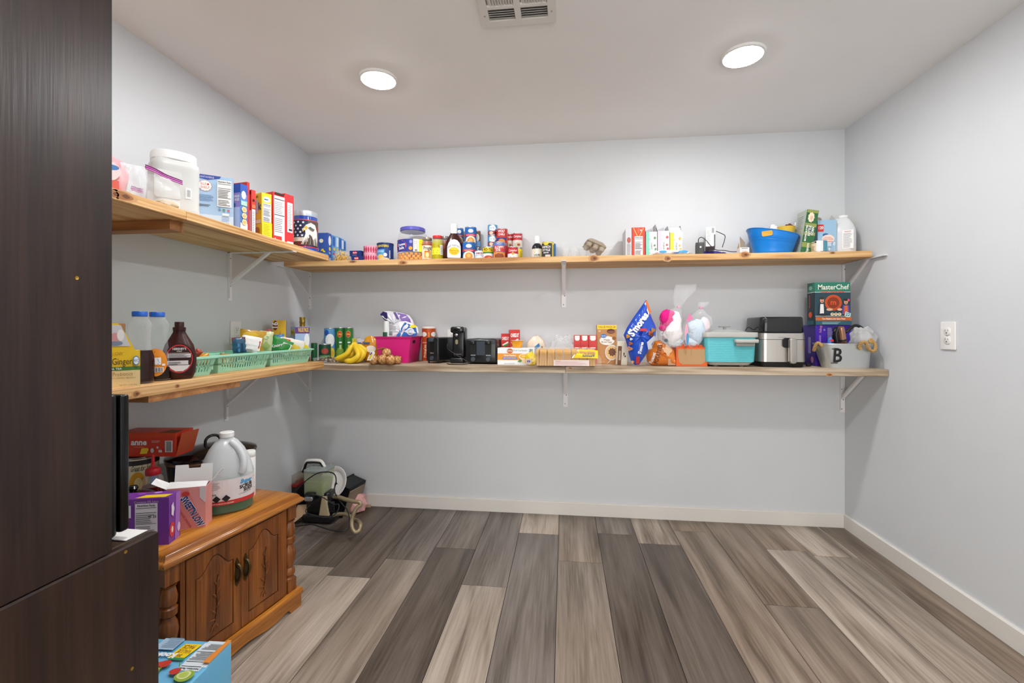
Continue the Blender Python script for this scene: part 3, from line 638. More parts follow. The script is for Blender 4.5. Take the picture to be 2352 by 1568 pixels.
def rotel(p, r, h): p.rect(-r*1.3, h*.62, r*1.3, h*.93, m('#f2cf1f'), 10); p.text('RO-TEL', 0, h*.77, h*.2, BLK, wmax=r*1.75, bold=1); p.rect(-r*1.3, h*.5, r*1.3, h*.62, m('#3f7f3a'), 10); p.ell(0, h*.14, r*.85, h*.2, m('#b9402c'), k=5); p.ell(r*.2, h*.16, r*.3, h*.1, m('#d8704a'))
can('tomato_can', 'can with yellow band reading RO-TEL over chopped tomatoes', 1108, 1132.5, 566.6, YFR, ZU, m('#eeeae2', .35), rotel)
def milk(p, r, h): p.ell(0, h*.66, r*.75, h*.26, m('#e9f0f6'), k=4, sc=.08, nsc=5); p.rect(-r*1.2, h*.0+.006, r*1.2, h*.4, m('#a33b34'), 8); p.ell(-r*.3, h*.22, r*.4, h*.14, m('#e6c9b4')); p.ell(r*.6, h*.2, r*.3, h*.12, m('#58211c')); p.lines(-r*.4, h*.62, r*.4, h*.75, 2, BLUE)
can('milk_can', 'light blue and red can on top of the tall stack of three', 1119, 1141.5, 515.7, YBK, ZU, m('#4f9ad2', .35), milk, 'light blue stacked cans', vb=540.5)
can('milk_can', 'light blue can in the middle of the tall stack of three', 1119, 1141.5, 541, YBK, ZU, m('#4f9ad2', .35), milk, 'light blue stacked cans', vb=566)
can('milk_can', 'light blue can at the bottom of the tall stack of three', 1119, 1141.5, 566.5, YBK, ZU, m('#4f9ad2', .35), None, 'light blue stacked cans')
def wolf(p, r, h): p.text('WOLF', -r*.15, h*.8, h*.16, WHT, wmax=r*1.2, bold=1); p.text('CHILI', -r*.15, h*.6, h*.13, WHT, wmax=r*1.2, bold=1); p.rect(-r*1.3, h*.22, r*.75, h*.4, m('#2b3f86'), 8); p.ell(-r*.1, h*.17, r*.6, h*.15, m('#d58a44'), k=4); p.lines(r*.85, h*.1, r*1.2, h*.9, 12, m('#f0b0a8'))
can('chili_can', 'red chili can with white lettering standing on another red can', 1139, 1165.5, 524.7, YBK-.015, ZU, m('#c3332f', .35), wolf, vb=561)
can('chili_can', 'red can under the chili can, mostly hidden', 1140, 1165.5, 562, YBK-.015, ZU, m('#b52c33', .35), None)
def slop(p, r, h): p.text('Meijer', 0, h*.88, h*.08, WHT, wmax=r*.9); p.rect(-r*1.1, h*.45, r*1.1, h*.78, m('#cf3f30'), 9); p.text('SLOPPY', 0, h*.68, h*.13, WHT, wmax=r*1.6, bold=1, rot=.05); p.text('JOE', -r*.2, h*.53, h*.12, WHT, wmax=r*.8, bold=1); p.rect(-r*1.2, h*.04, r*1.2, h*.42, m('#d98a3c'), 9); p.ell(0, h*.2, r*.8, h*.15, m('#8a4420'), k=4, sc=.1, nsc=7)
can('sauce_can', 'blue and red can of sloppy sauce with meat picture', 1132.3, 1159.2, 555.8, YFR-.005, ZU, m('#5b7fc4', .35), slop)
def camp(p, r, h): p.rect(-r*1.4, h*.05, r*1.4, h*.47, m('#efeeea'), 10); p.text('Campbell', 0, h*.7, h*.16, WHT, wmax=r*1.7, shear=.25, bold=.5); p.ell(0, h*.47, r*.24, r*.25, m('#c9a050')); p.lines(-r*.5, h*.2, r*.5, h*.3, 1, m('#b8342f'))
def camp2(p, r, h): p.rect(-r*1.4, h*.05, r*1.4, h*.52, m('#e3ded2'), 10); p.text('Campbell', 0, h*.76, h*.15, WHT, wmax=r*1.7, shear=.25, bold=.5); p.ell(0, h*.2, r*.7, h*.18, m('#c9bfa2'), k=4); p.ell(r*.2, h*.2, r*.3, h*.08, m('#a83f2a')); p.lines(-r*.6, h*.42, r*.6, h*.5, 2, GREYP)
CR = m('#bf2a33', .35)
can('soup_can', 'red and white soup can in the front row next to the sloppy sauce can', 1165, 1189.3, 566.6, YFR+.005, ZU, CR, camp, 'red and white soup cans')
can('soup_can', 'red and white soup can high at the back with a pale stew picture', 1176.8, 1199.3, 535, YBK, ZU, CR, camp2, 'red and white soup cans', vb=569.5)
can('soup_can', 'red and white soup can high at the back, half behind its neighbour', 1160, 1178, 536, YBK+.02, ZU, CR, camp2, 'red and white soup cans', vb=570)
def yel(p, r, h): p.rect(-r*1.3, .006, r*.1, h*.75, m('#2c4f9e'), 8); p.lines(r*.4, h*.2, r*.9, h*.8, 6, m('#9a8a10'))
can('food_can', 'yellow and blue can under the high soup can', 1176.8, 1200, 570, YBK-.002, ZU, m('#f0d52a', .35), yel)
can('food_can', 'red can under the half-hidden high soup can', 1160, 1178, 571, YBK+.02, ZU, m('#ac2730', .35), None)
# liquid smoke bottle
t, r, h = jar('smoke_bottle', 'small dark bottle with white cap and pale label near the wall gap', 1221, 1245.5, 541, 2.87, ZU, [(.93, 0), (1, .03), (1, .5), (.9, .6), (.6, .68), (.5, .7)], m('#20242a', .2), cat='bottle', part='bottle')
G().lathe([(r*.53, h*.69), (r*.55, h*.71), (r*.52, h*.985), (r*.46, h), (r*.05, h)], LIDW, n=24).obj('cap', t)
p = Pr(roundf(r*1.005)); p.rect(-r*1.4, .01, r*1.4, h*.46, m('#e6e7e2'), 10); p.poly([(-r*.75, h*.38), (-r*.5, h*.45), (-r*.2, h*.38), (-r*.45, h*.28)], m('#e8b92b')); p.text('LIQUID', 0, h*.2, h*.07, BLK, wmax=r*1.2, bold=1); p.text('SMOKE', 0, h*.09, h*.08, BLK, wmax=r*1.2, bold=1); p.obj('label_print', t)
def ranch(p, r, h): p.rect(-r*1.4, .005, r*.75, h*.9, m('#33373f'), 10); p.ell(-r*.3, h*.86, r*.4, h*.08, m('#f0d32a')); p.text('RANCH', -r*.3, h*.68, h*.13, WHT, wmax=r*1.5, bold=1); p.text('STYLE', -r*.3, h*.5, h*.12, WHT, wmax=r*1.4, bold=1); p.text('BEANS', -r*.3, h*.35, h*.07, WHT, wmax=r, bold=1); p.rect(-r*.4, h*.08, r*.4, h*.24, m('#cfcabf'), 4); p.lines(r*.9, h*.15, r*1.25, h*.85, 9, BLK)
can('bean_can', 'black and yellow can reading RANCH STYLE beside the small dark bottle', 1244, 1272, 555, YFR, ZU, m('#efd428', .35), ranch)
can('food_can', 'blue can half hidden behind the black and yellow bean can', 1253, 1277, 558.7, YBK+.012, ZU, m('#2f77b8', .35), None)

# ---- clear plastic bakery trays and the egg carton
def tray(label, u0, u1, vr, vl, Y, cups):
    x, w_, h = fit(u0, u1, vr, Y, ZU); hl = atY((u0+u1)/2, vl, Y+.1).z-ZU
    t = thing('plastic_tray', label, 'tray', (x, Y+.055, ZU+.0005), 0, 'clear plastic trays')
    g = G(); k = cups
    for i in range(k):
        cx = -w_/2+w_*(i+.5)/k; rr = w_/k/2
        for yy in (-.026, .034) if k > 1 else (0,):
            pr_ = [(rr*.62, 0), (rr*.7, h*.25), (rr*.8, h*.6), (rr*.96, h*.95), (rr*1.0, h)]
            g.lathe(pr_, CLEAR, n=18, cap1=False, xf=Matrix.Translation((cx, yy if k > 1 else 0, 0)), sy=1 if k > 1 else .055/rr)
    g.obj('cup_print', t)
    G().tube([(-w_/2, -.055, h), (w_/2, -.055, h), (w_/2, .06, h), (-w_/2, .06, h), (-w_/2, -.055, h)], .0014, CLEAR, n=6).obj('rim', t)
    G().sheet(lambda a, b: (-w_/2+w_*a*(1-.06*b)+w_*.03*b, .062+.035*b+.006*math.sin(a*9), h+(hl-h)*b*(1-.12*math.sin(PI*a))), 10, 4, CLEAR).obj('lid_film', t)
tray('clear plastic muffin tray with three cups by the bean can', 1289, 1349, 566, 549, 2.79, 3)
tray('clear plastic cake bowl with open lid beside the egg carton', 1350, 1409, 567, 546, 2.79, 1)
EC = m('#a89c8c', .9, bump=.4, bs=300)
pc_ = atY(1362, 549, 2.87)
t = thing('egg_carton', 'grey pulp egg carton propped on the clear plastic trays', 'egg carton', (pc_.x, 2.845, ZU+.052), 0, rot=(R(-18), R(22), R(12)))
G().rbox(.125, .10, .026, .058, .022, EC, bev=.012, tx=.86, ty=.82).obj('lid', t)
g = G()
for i in range(3):
    for j in range(2): g.lathe([(.012, 0), (.016, .004), (.0205, .026)], EC, n=12, cap1=False, xf=Matrix.Translation((-.042+.042*i, -.022+.044*j, 0)))
g.box(-.062, .062, -.049, .049, .0245, .0275, EC); g.obj('cup_lattice', t)

# ---- cartons in the middle
def greyside(p, w_, h): p.ell(w_*.5, h*.6, w_*.3, h*.1, m('#b05a50')); p.lines(w_*.2, h*.1, w_*.8, h*.5, 9, GREYP)
carton('food_box', 'narrow pale box turned sideways against the red cracker box', 1437, 1452, 525, 2.80, ZU, .15, m('#c9c9cc', .5), greyside)
def redbox(p, w_, h):
    p.rect(w_*.1, h*.02, w_*.9, h*.98, m('#d2482f')); p.poly([(w_*.1, h*.98), (w_*.5, h*.6), (w_*.9, h*.98), (w_*.84, h*.98), (w_*.5, h*.67), (w_*.16, h*.98)], m('#e9b34a')); p.poly([(w_*.42, h*.98), (w_*.44, h*.8), (w_*.56, h*.8), (w_*.58, h*.98)], m('#e0674a')); p.ell(w_*.68, h*.9, w_*.06, w_*.06, WHT)
    p.facts(w_*.2, h*.06, w_*.82, h*.7, 'Nutrition Facts', m('#e6e4e6'))
carton('cracker_box', 'red cracker box with white nutrition panel on the narrow side', 1451, 1482, 522, 2.80, ZU, .17, m('#c93a2c', .4), redbox)
def wafer(c, dot, word):
    def f(p, w_, h):
        p.rect(0, 0, w_*.3, h, c); p.ell(w_*.3, h*.7, w_*.07, w_*.08, c); p.ell(w_*.3, h*.3, w_*.06, w_*.07, c); p.text(word, w_*.52, h*.42, w_*.17, INK, rot=-PI/2, wmax=h*.6); p.lines(w_*.36, h*.06, w_*.4, h*.8, 14, m('#c8c8d0'))
        for (a, b, q) in ((.8, .75, .11), (.78, .45, .09), (.86, .3, .1), (.75, .18, .08)): p.ell(w_*a, h*b, w_*q, w_*q*1.1, m(dot), sc=.15, nsc=4)
    return f
specs = [('wafer_box', 'white and mint wafer box with open top flaps', 1484, 1509, 532, m('#7fd0b4', .45), '#6b8f6a', [(1484, 532, 1500, 519), (1497, 522, 1514, 508)]),
         ('wafer_box', 'white and pink wafer box with open top flaps', 1511, 1537.5, 530, m('#f2c4d2', .45), '#d0555a', [(1512, 530, 1516, 515), (1527, 530, 1534, 513)]),
         ('wafer_box', 'white and yellow wafer box with tall open lid', 1539.5, 1567, 534, m('#f5cf3c', .45), '#dbb35c', [(1538, 534, 1539, 513), (1561, 534, 1566, 513)])]
for i, (nm, lb, u0, u1, vt, c, dt, fl) in enumerate(specs):
    t = carton(nm, lb, u0, u1, vt, 2.79, ZU, .13, m('#f0f0ee', .5), wafer(c, dt, 'crunch'), 'wafer boxes')
    w_ = fit(u0, u1, vt, 2.79, ZU); hh = w_[2]; ww = w_[1]
    for j, s in enumerate((-1, 1)):
        k = .035+.012*((i+j) % 2); flap(t, [(s*ww/2*.96, .01, hh), (s*ww/2*.96, .12, hh), (s*(ww/2*.9+.012*(1-j)), .115, hh+k), (s*(ww/2*.9+.012*(1-j)), .03, hh+k)], m('#b9b9bb', .7))
    if i == 2: flap(t, [(-ww*.48, .004, hh), (ww*.48, .004, hh), (ww*.36, .02, hh+.033), (-ww*.46, .02, hh+.033)], m('#eceae8', .6))
    else: flap(t, [(-ww*.45, .128, hh), (ww*.45, .128, hh), (ww*.45, .135, hh+.05), (-ww*.3, .135, hh+.03)], m('#b4b4b6', .7))
# flat candy bag
x, w_, h = fit(1497, 1586, 572, 2.74, ZU)
t = thing('candy_bag', 'flat blue and white candy bag lying in front of the wafer boxes', 'bag', (x, 2.755, ZU))
lump(9, (0, 0, h*.42), w_*.5, .03, h*.5, m('#e3e8ec', .2, coat=.5), amp=.22, squash=.8).obj('bag', t)
p = Pr(lambda a, b, k: (a, -.031-k+.02*(b/h-.4)**2*20*.05+.02*abs(a/(w_*.5))**4, b))
p.ell(-w_*.22, h*.55, w_*.1, h*.2, m('#3f93d6')); p.ell(w_*.3, h*.5, w_*.13, h*.22, m('#4a9bd8')); p.ell(w_*.05, h*.35, w_*.06, h*.12, m('#d9a08c')); p.ell(-w_*.38, h*.35, w_*.05, h*.1, m('#c98f80')); p.ell(w_*.12, h*.28, w_*.08, h*.1, m('#3a6fb0')); p.obj('bag_print', t)
# black power brick
DKG = m('#3c3c3a', .45); x, w_, h = fit(1598, 1616.5, 556, 2.755, ZU)
t = thing('power_adapter', 'dark grey boxy power adapter with a curved black cable', 'adapter', (x, 2.755, ZU), R(-14))
G().rbox(w_, .09, 0, h, .006, DKG, bev=.004, xf=Matrix.Translation((0, .045, 0))).obj('housing', t)
p = Pr(flat(0, 0)); p.ell(w_*.1, h*.62, .005, .005, LIDW, n=14); p.rect(-w_*.22, h*.05, -w_*.16, h*.95, BLK); p.obj('button_print', t)
p = Pr(side_l(-w_/2, .09)); p.poly([(.045, h*.48), (.05, h*.42), (.055, h*.48), (.05, h*.54)], BLK); p.ell(.07, h*.72, .003, .003, BLK, n=10, k=1); p.ell(.07, h*.52, .003, .003, BLK, n=10, k=1); p.obj('button_print', t)
def wpath(pts, Y, n=6):
    """smooth 3-D path through picture points at real depths"""
    P = [atY(u, v, y) for (u, v), y in zip(pts, Y if isinstance(Y, (list, tuple)) else [Y]*len(pts))]
    return spline(P, n)
def spline(P, n=6):
    P = [Vector(p) for p in P]; out = []
    for i in range(len(P)-1):
        a, b, c, d = P[max(i-1, 0)], P[i], P[i+1], P[min(i+2, len(P)-1)]
        for k in range(n):
            t_ = k/n; out.append(.5*((2*b)+(c-a)*t_+(2*a-5*b+4*c-d)*t_*t_+(3*b-a-3*c+d)*t_**3))
    return out+[P[-1]]
CABLE = m('#232325', .45)
lo = t.matrix_basis.inverted()
path = wpath([(1604, 557), (1605, 548), (1612, 545), (1622, 552), (1634, 566), (1646, 574), (1664, 575), (1682, 578), (1700, 577)], [2.83, 2.81, 2.78, 2.765, 2.765, 2.77, 2.78, 2.79, 2.81])
G().tube([lo @ q for q in path], .0022, CABLE, n=6).obj('cable', t)
path = wpath([(1645, 531), (1657, 536), (1665, 541), (1664, 552), (1660, 564), (1659, 568)], [2.9, 2.86, 2.84, 2.84, 2.84, 2.84])
# white product box leaning on purple gear
x, w_, h = fit(1624, 1645, 519.5, 2.78, ZU); zb = atY(1634, 564, 2.78).z
t = thing('device_box', 'narrow white printed box standing on the purple bundle', 'box', (x, 2.80, zb), R(-16))
hb = h-(zb-ZU); G().box(-w_/2, w_/2, 0, .17, 0, hb, m('#8f9093', .5)).obj('carton', t)
p = Pr(flat(-w_/2, 0)); p.rect(0, 0, w_, hb, m('#ececec')); p.bars(w_*.62, hb*.68, w_*.9, hb*.95, 8, BLK); p.lines(w_*.08, hb*.1, w_*.55, hb*.85, 18, m('#b5b5b8')); p.rect(w_*.86, 0, w_, hb*.6, m('#55565a')); p.obj('front_print', t)
G().tube([t.matrix_basis.inverted() @ q for q in path], .0022, CABLE, n=6).obj('cord', t)
# purple pouch bundle
x, w_, h = fit(1612, 1681, 569, 2.765, ZU); PUR = m('#3a2f86', .6)
t = thing('purple_pouch', 'dark purple rolled pouch lying behind the black cable', 'pouch', (x, 2.89, ZU))
lump(12, (-.005, .0, h*.5), w_*.5, .06, h*.52, PUR, amp=.16, squash=.92).obj('roll', t)
lump(13, (w_*.36, -.045, h*.32), w_*.13, .025, h*.34, m('#2c2468', .6), amp=.2, squash=.9).obj('strap', t)
# small opened white box
x, w_, h = fit(1699.7, 1721, 568, 2.745, ZU)
t = thing('small_box', 'small white box with one flap standing open', 'box', (x, 2.745, ZU))
g = G(); d = .05; e = .0012; WB = m('#f1f0f2', .5)
g.box(-w_/2, w_/2, 0, e, 0, h, WB); g.box(-w_/2, w_/2, d-e, d, 0, h, WB); g.box(-w_/2, -w_/2+e, e, d-e, 0, h, WB); g.box(w_/2-e, w_/2, e, d-e, 0, h, WB); g.box(-w_/2+e, w_/2-e, e, d-e, 0, e, WB); g.obj('carton', t)
flap(t, [(-w_*.1, d-.001, h), (w_*.48, d-.001, h), (w_*.48, d+.01, h+.04), (-w_*.1, d+.01, h+.075)], CARDIN); flap(t, [(-w_*.5, .01, h), (-w_*.5, d-.003, h), (-w_*.25, d, h+.04), (-w_*.25, .03, h+.02)], CARD)
p = Pr(flat(-w_/2, 0)); p.lines(w_*.15, h*.82, w_*.85, h*.92, 1, INK, .8); p.lines(w_*.15, h*.1, w_*.85, h*.75, 5, m('#c2c2c8')); p.obj('front_print', t)

# ---- blue oval tub
x, wr, _ = fit(1727, 1843, 535, 2.80, ZU); _, wb, _ = fit(1742, 1825, 580, 2.80, ZU)
zl, zr = atY(1765, 523, 2.80).z-ZU, atY(1838, 536, 2.80).z-ZU
t = thing('oval_tub', 'bright blue plastic oval tub with slot handle, filled with bowls', 'tub', (x, 2.86, ZU), 0)
TUB = m('#1a82dc', .3)
g = G(); n = 48; dr, db = .125, .085
def tring(f, ins=0):
    o = []
    for j in range(n):
        a = 2*PI*j/n; rx, ry = (wb/2+(wr/2-wb/2)*f)-ins, (db+(dr-db)*f)-ins
        rim = (zl+zr)/2-(zl-zr)*.75*math.cos(a)-.010*math.sin(a)**2
        o.append((rx*math.cos(a), ry*math.sin(a), max(rim*f, .001)))
    return o
rg = [tring(f) for f in (0, .1, .12, .14, .3, .5, .58, .6, .62, .64, .8, .97)]
rg[2] = [(a*1.008, b*1.008, c) for a, b, c in rg[2]]; rg[7] = [(a*1.01, b*1.01, c) for a, b, c in rg[7]]; rg[9] = [(a*1.01, b*1.01, c) for a, b, c in rg[9]]
rg.append([(a*1.02, b*1.02, c) for a, b, c in tring(.985)]); rg.append([(a*1.012, b*1.012, c) for a, b, c in tring(1)]); rg.append([(a*.985, b*.985, c) for a, b, c in tring(1)]); rg += [tring(.95, .003), tring(.5, .003), tring(.06, .003)]
g.loft(rg, TUB); g.obj('tub_wall', t)
# handle slot showing the yellow bowl behind, sunk into the wall
zav = (zl+zr)/2
p = Pr(lambda a, b, k: ((wb/2+(wr/2-wb/2)*b)*1.012*math.sin(a), -(db+(dr-db)*b)*1.012*math.cos(a)-.002-k, b*((zl+zr)/2-(zl-zr)*.75*math.sin(a)-.010*math.cos(a)**2)))
sl = [(-.80, .70), (-.77, .67), (-.40, .74), (-.36, .78), (-.37, .90), (-.41, .93), (-.77, .86), (-.80, .82)]
p.poly(sl, m('#e2b043', .5)); p.obj('handle_slot', t)
BOWLY = m('#ecc33f', .35)
tz = thing('plastic_bowl', 'yellow plastic bowl sitting in the blue tub', 'bowl', (atY(1806, 530, 2.86).x, 2.875, ZU+.075))
bh = atY(1806, 521, 2.86).z-ZU-.075; br = fit(1784, 1827, 521, 2.86, ZU)[1]/2
G().lathe([(br*.6, 0), (br*.85, bh*.5), (br, bh-.004), (br*1.04, bh), (br*.98, bh-.001), (br*.83, bh*.5), (br*.55, .004)], BOWLY, n=32).obj('bowl_wall', tz)
ts = lump(21, (0, 0, .02), .02, .02, .025, m('#f0eee6', .3), amp=.3, flat_base=False).obj('crumpled_wrapper', loc=(atY(1773, 523, 2.87).x, 2.85, atY(1773, 523, 2.87).z-.03)); tag(ts, 'white crumpled wrapper peeking over the rim of the blue tub', 'wrapper')
ts = lump(22, (0, 0, .01), .022, .018, .016, m('#6b2c22', .4), amp=.3, flat_base=False).obj('dark_snack', loc=(atY(1812, 520, 2.88).x, 2.885, ZU+.075+bh-.004)); tag(ts, 'dark brown lump lying on the yellow bowl', 'snack')
# clear bottle behind the popcorn box
t, r, h = jar('water_bottle', 'clear empty bottle with white cap behind the popcorn box', 1822, 1847, 509, 2.93, ZU, [(.9, 0), (1, .04), (1, .6), (.8, .75), (.4, .86), (.36, .88)], CLEAR, cat='bottle', part='bottle')
G().lathe([(r*.42, h*.87), (r*.42, h*.985), (r*.35, h), (r*.05, h)], LIDW, n=20).obj('cap', t)
# leaning kettle corn box
a, b = atY(1851, 582, 2.78), atY(1868, 480, 2.78)
wk = fit(1837, 1864.5, 582, 2.78, ZU)[1]*.96; ln = math.atan2(b.x-a.x, b.z-ZU); hk = (b.z-ZU)/math.cos(ln)
KG1, KG2 = m('#2f6a3c', .45), m('#8f9a4e', .45)
def corn(p, w_, h):
    for b0_, b1_ in ((0, .0), (.16, .27), (.43, .5), (.62, .7), (.93, 1)): p.rect(0, h*b0_, w_, h*b1_, KG2)
    p.ell(w_*.42, h*.83, w_*.27, h*.11, m('#efe0c4'), sc=.1, nsc=9); p.ell(w_*.45, h*.82, w_*.12, h*.05, m('#e3b9a0'), sc=.2, nsc=5)
    p.text('BROWN BUTTER', w_*.2, h*.47, w_*.15, WHT, rot=PI/2, wmax=h*.36, bold=1.5); p.text('KETTLE', w_*.46, h*.53, w_*.2, WHT, rot=PI/2, wmax=h*.3, bold=1.5); p.text('CORN', w_*.72, h*.53, w_*.19, WHT, rot=PI/2, wmax=h*.24, bold=1.5); p.text('Popcorn', w_*.5, h*.14, w_*.24, WHT, rot=PI/2, wmax=h*.22, bold=1)
t = thing('popcorn_box', 'tall green striped kettle corn box leaning beside the blue tub', 'box', (a.x-wk/2, 2.78, ZU), rot=(0, ln, 0))
e = .0012; G().box(0, wk, 0, .11, 0, hk, m('#2f6a3c', .45)).obj('carton', t); p = Pr(flat(0, 0)); corn(p, wk, hk); p.obj('front_print', t)
p = Pr(side_l(0, .11)); p.rect(0, 0, .11, hk, m('#b5bcae')); p.lines(.02, hk*.1, .09, hk*.9, 20, GREYP); p.obj('side_print', t)
# little can, cutlery box, yellow box, jug
def ccan(p, r, h): p.rect(-r*1.45, .006, -r*.3, h*.8, m('#d9c9a6'), 7); p.rect(-r*.3, .006, r*.55, h*.96, m('#eef0ee'), 6); p.rect(r*.6, .006, r*1.4, h*.95, m('#4f9fb4'), 6); p.lines(-r*.2, h*.15, r*.45, h*.85, 9, m('#b8bcc0')); p.lines(-r*1.1, h*.15, -r*.45, h*.6, 6, m('#8a6a4a')); p.lines(-r*1.1, h*.84, -r*.45, h*.93, 1, m('#d8c6a0'), .8)
can('milk_can', 'small brown, white and teal can before the pale blue cutlery box', 1869, 1902, 552.6, 2.765, ZU, m('#4a3426', .35), ccan)
def cutl(p, w_, h):
    p.rect(-.0, h*.66, w_*.32, h*.87, m('#cf3a36')); p.text('120', w_*.16, h*.77, h*.085, WHT, wmax=w_*.25, bold=1); p.ell(w_*.42, h*.56, w_*.16, h*.05, m('#2f63a8')); p.ell(w_*.55, h*.44, w_*.34, h*.13, m('#f3dccf')); p.text('Everyday', w_*.55, h*.49, h*.035, m('#c0605a')); p.text('Clear Forks', w_*.55, h*.44, h*.045, m('#c0605a'), wmax=w_*.56); p.text('& Spoons', w_*.55, h*.375, h*.045, m('#c0605a'))
    p.ell(w_*.86, h*.3, w_*.06, h*.06, m('#cfdfea')); p.rect(w_*.845, h*.1, w_*.875, h*.25, m('#cfdfea')); p.ell(w_*.6, h*.14, w_*.05, h*.05, m('#e6eef4')); p.rect(w_*.5, h*.22, w_*.7, h*.34, m('#c2d6e4'))
t = carton('cutlery_box', 'pale blue cutlery box with torn top and red number tag', 1878, 1921, 505, 2.812, ZU, .10, m('#9ec3dd', .45), cutl)
_, ww, hh = fit(1878, 1921, 505, 2.812, ZU)
flap(t, [(-ww*.35, .098, hh), (ww*.32, .098, hh), (ww*.22, .104, hh+.035), (-ww*.02, .107, hh+.045), (-ww*.2, .105, hh+.062), (-ww*.4, .104, hh+.045)], CARDIN); flap(t, [(ww*.49, .01, hh), (ww*.49, .09, hh), (ww*.49+.012, .07, hh+.042), (ww*.49+.004, .02, hh+.014)], m('#c9c5c0', .7))
def ybox(p, w_, h): p.bars(w_*.3, h*.74, w_*.7, h*.95, 3, m('#7a5a10')); p.lines(w_*.3, h*.06, w_*.7, h*.3, 8, m('#a08a10'))
carton('bag_box', 'narrow yellow box between the cutlery box and the white jug', 1921, 1939, 506.5, 2.937, ZU, .055, m('#ecd419', .4), ybox)
x, w_, h = fit(1929, 1983, 487.5, 2.78, ZU); r = w_/2
t = thing('gallon_jug', 'translucent white gallon jug with handle at the end of the upper shelf', 'jug', (x, 2.86, ZU), facing(x, 2.86))
JW = m('#dfe3e6', .35, tr=.15); JH = glass('#f2f4f6', .72, .3)
G().lathe([(r*.92, 0), (r*.99, .008), (r, .02), (r, h*.5), (r*.97, h*.62), (r*.8, h*.76), (r*.5, h*.9), (r*.36, h*.93), (r*.34, h*.95)], JH, n=32, px=3).obj('jug_wall', t)
G().lathe([(r*.9, .003), (r*.96, .01), (r*.96, h*.5)], m('#eceef0', .35), n=28, px=3).obj('liquid', t)
G().tube(spline([(-r*.36, -r*.3, h*.9), (-r*.66, -r*.5, h*.86), (-r*.86, -r*.62, h*.72), (-r*.88, -r*.66, h*.56)], 5), r*.13, JH, n=10).obj('handle', t)
G().lathe([(r*.38, h*.945), (r*.4, h*.95), (r*.4, h*.99), (r*.36, h), (r*.05, h)], LIDW, n=24).obj('cap', t)
p = Pr(lambda a, b, k: (a, -r*.985-.0015-k, b)); p.rect(-r*.05, h*.12, r*.78, h*.58, m('#f1f0ee')); p.lines(r*.1, h*.54, r*.62, h*.555, 1, m('#c24a3a'), .8); p.lines(r*.02, h*.15, r*.7, h*.52, 17, m('#a8a8ac')); p.obj('label_print', t)
# ================================================================== upper left shelf
def lbox(name, label, uc, ur, X, ang, vt, dep, body, z0, front=None, left=None, group=None, cat='box', topm=None, wd=None):
    """carton whose near upright edge stands at picture column uc; its right-hand face ends at column ur"""
    c = atX(uc, vt, X); an = R(ang); d = Vector((math.sin(an), math.cos(an))); q = ray(ur, vt); k = q[0]/q[1]
    w_ = wd or (k*c.y-c.x)/(d.x-k*d.y); h = c.z-z0
    t = thing(name, label, cat, (c.x, c.y, z0), PI/2-an, group)
    e = .0012; g = G()
    def rg(i, z): return [(i, i, z), (w_-i, i, z), (w_-i, dep-i, z), (i, dep-i, z)]
    g.loft([rg(e, 0), rg(0, e), rg(0, h-e), rg(e, h)], body); g.obj('carton', t)
    if front: p = Pr(flat(0, 0)); front(p, w_, h); p.obj('front_print', t)
    if left: p = Pr(side_l(0, dep)); left(p, dep, h); p.obj('side_print', t)
    if topm: flap(t, [(w_*.12, .004, h+.0006), (w_*.88, .004, h+.0006), (w_*.88, dep*.6, h+.0006), (w_*.12, dep*.6, h+.0006)], topm, .0004, 'open_slot')
    return t, w_, h
# pink sugar bag at the edge of the dark hutch
p0 = atX(262, 430, -1.56)
t = thing('sugar_bag', 'pink and white plastic sugar bag next to the dark hutch', 'bag', (-1.56, p0.y-.02, ZUL), PI/4)
hs = atX(262, 362, -1.56).z-ZUL
lump(31, (0, 0, hs*.48), .05, .035, hs*.53, m('#e9a3a8', .35), amp=.16, squash=.9).obj('bag', t)
p = Pr(lambda a, b, k: (a, -.041-k, b)); p.ell(.005, hs*.6, .03, hs*.2, m('#f2dfe2'), sc=.05, nsc=5); p.ell(.012, hs*.68, .018, .009, m('#4f86c6')); p.rect(-.035, hs*.1, .03, hs*.4, m('#dd6a5c')); p.obj('bag_print', t)
# clear zipper bags
ZIP = m('#b04a9e', .4)
def zipbag(label, P0, P1, h0, h1, z0, th, seed, zip_pts, film=FILM, stuffing=None):
    """P0, P1 = base ends (world XY); h0, h1 heights at both ends"""
    a = math.atan2(P1[1]-P0[1], P1[0]-P0[0]); w_ = math.hypot(P1[0]-P0[0], P1[1]-P0[1])
    t = thing('zipper_bag', label, 'bag', (P0[0], P0[1], z0), a, 'clear zipper bags')
    from mathutils import noise
    def fn(s):
        def f(i, j):
            hh = (h0+(h1-h0)*i)*j; k = math.sin(PI*min(max(i, .0), 1))*(1-j)**.6
            return (w_*i+.006*noise.noise(Vector((i*4, j*4, seed))), s*th*k+.008*noise.noise(Vector((i*5+s, j*5, seed+3))), max(hh, .0015))
        return f
    g = G(); g.sheet(fn(-1), 14, 12, film); g.sheet(fn(1), 14, 12, film); g.obj('bag_film', t)
    if zip_pts:
        (a0, b0), (a1, b1) = zip_pts
        g = G(); n = 8; q = [Vector((w_*(a0+(a1-a0)*i/n), -.004-.004*math.sin(i), b0+(b1-b0)*i/n)) for i in range(n+1)]
        for k, (c, dz, rr) in enumerate((('#a8459a', 0, .0035), ('#7d2c70', .0062, .0022), ('#c777ba', -.006, .0028))): g.tube([p+Vector((0, -.001*k, dz)) for p in q], rr, m(c, .35), n=6)
        g.obj('zipper', t)
    if stuffing: stuffing(t, w_)
    return t
def P2(u, X): q = atX(u, 400, X); return (q.x, q.y)
zh = lambda u, v, X: atX(u, v, X).z-ZUL
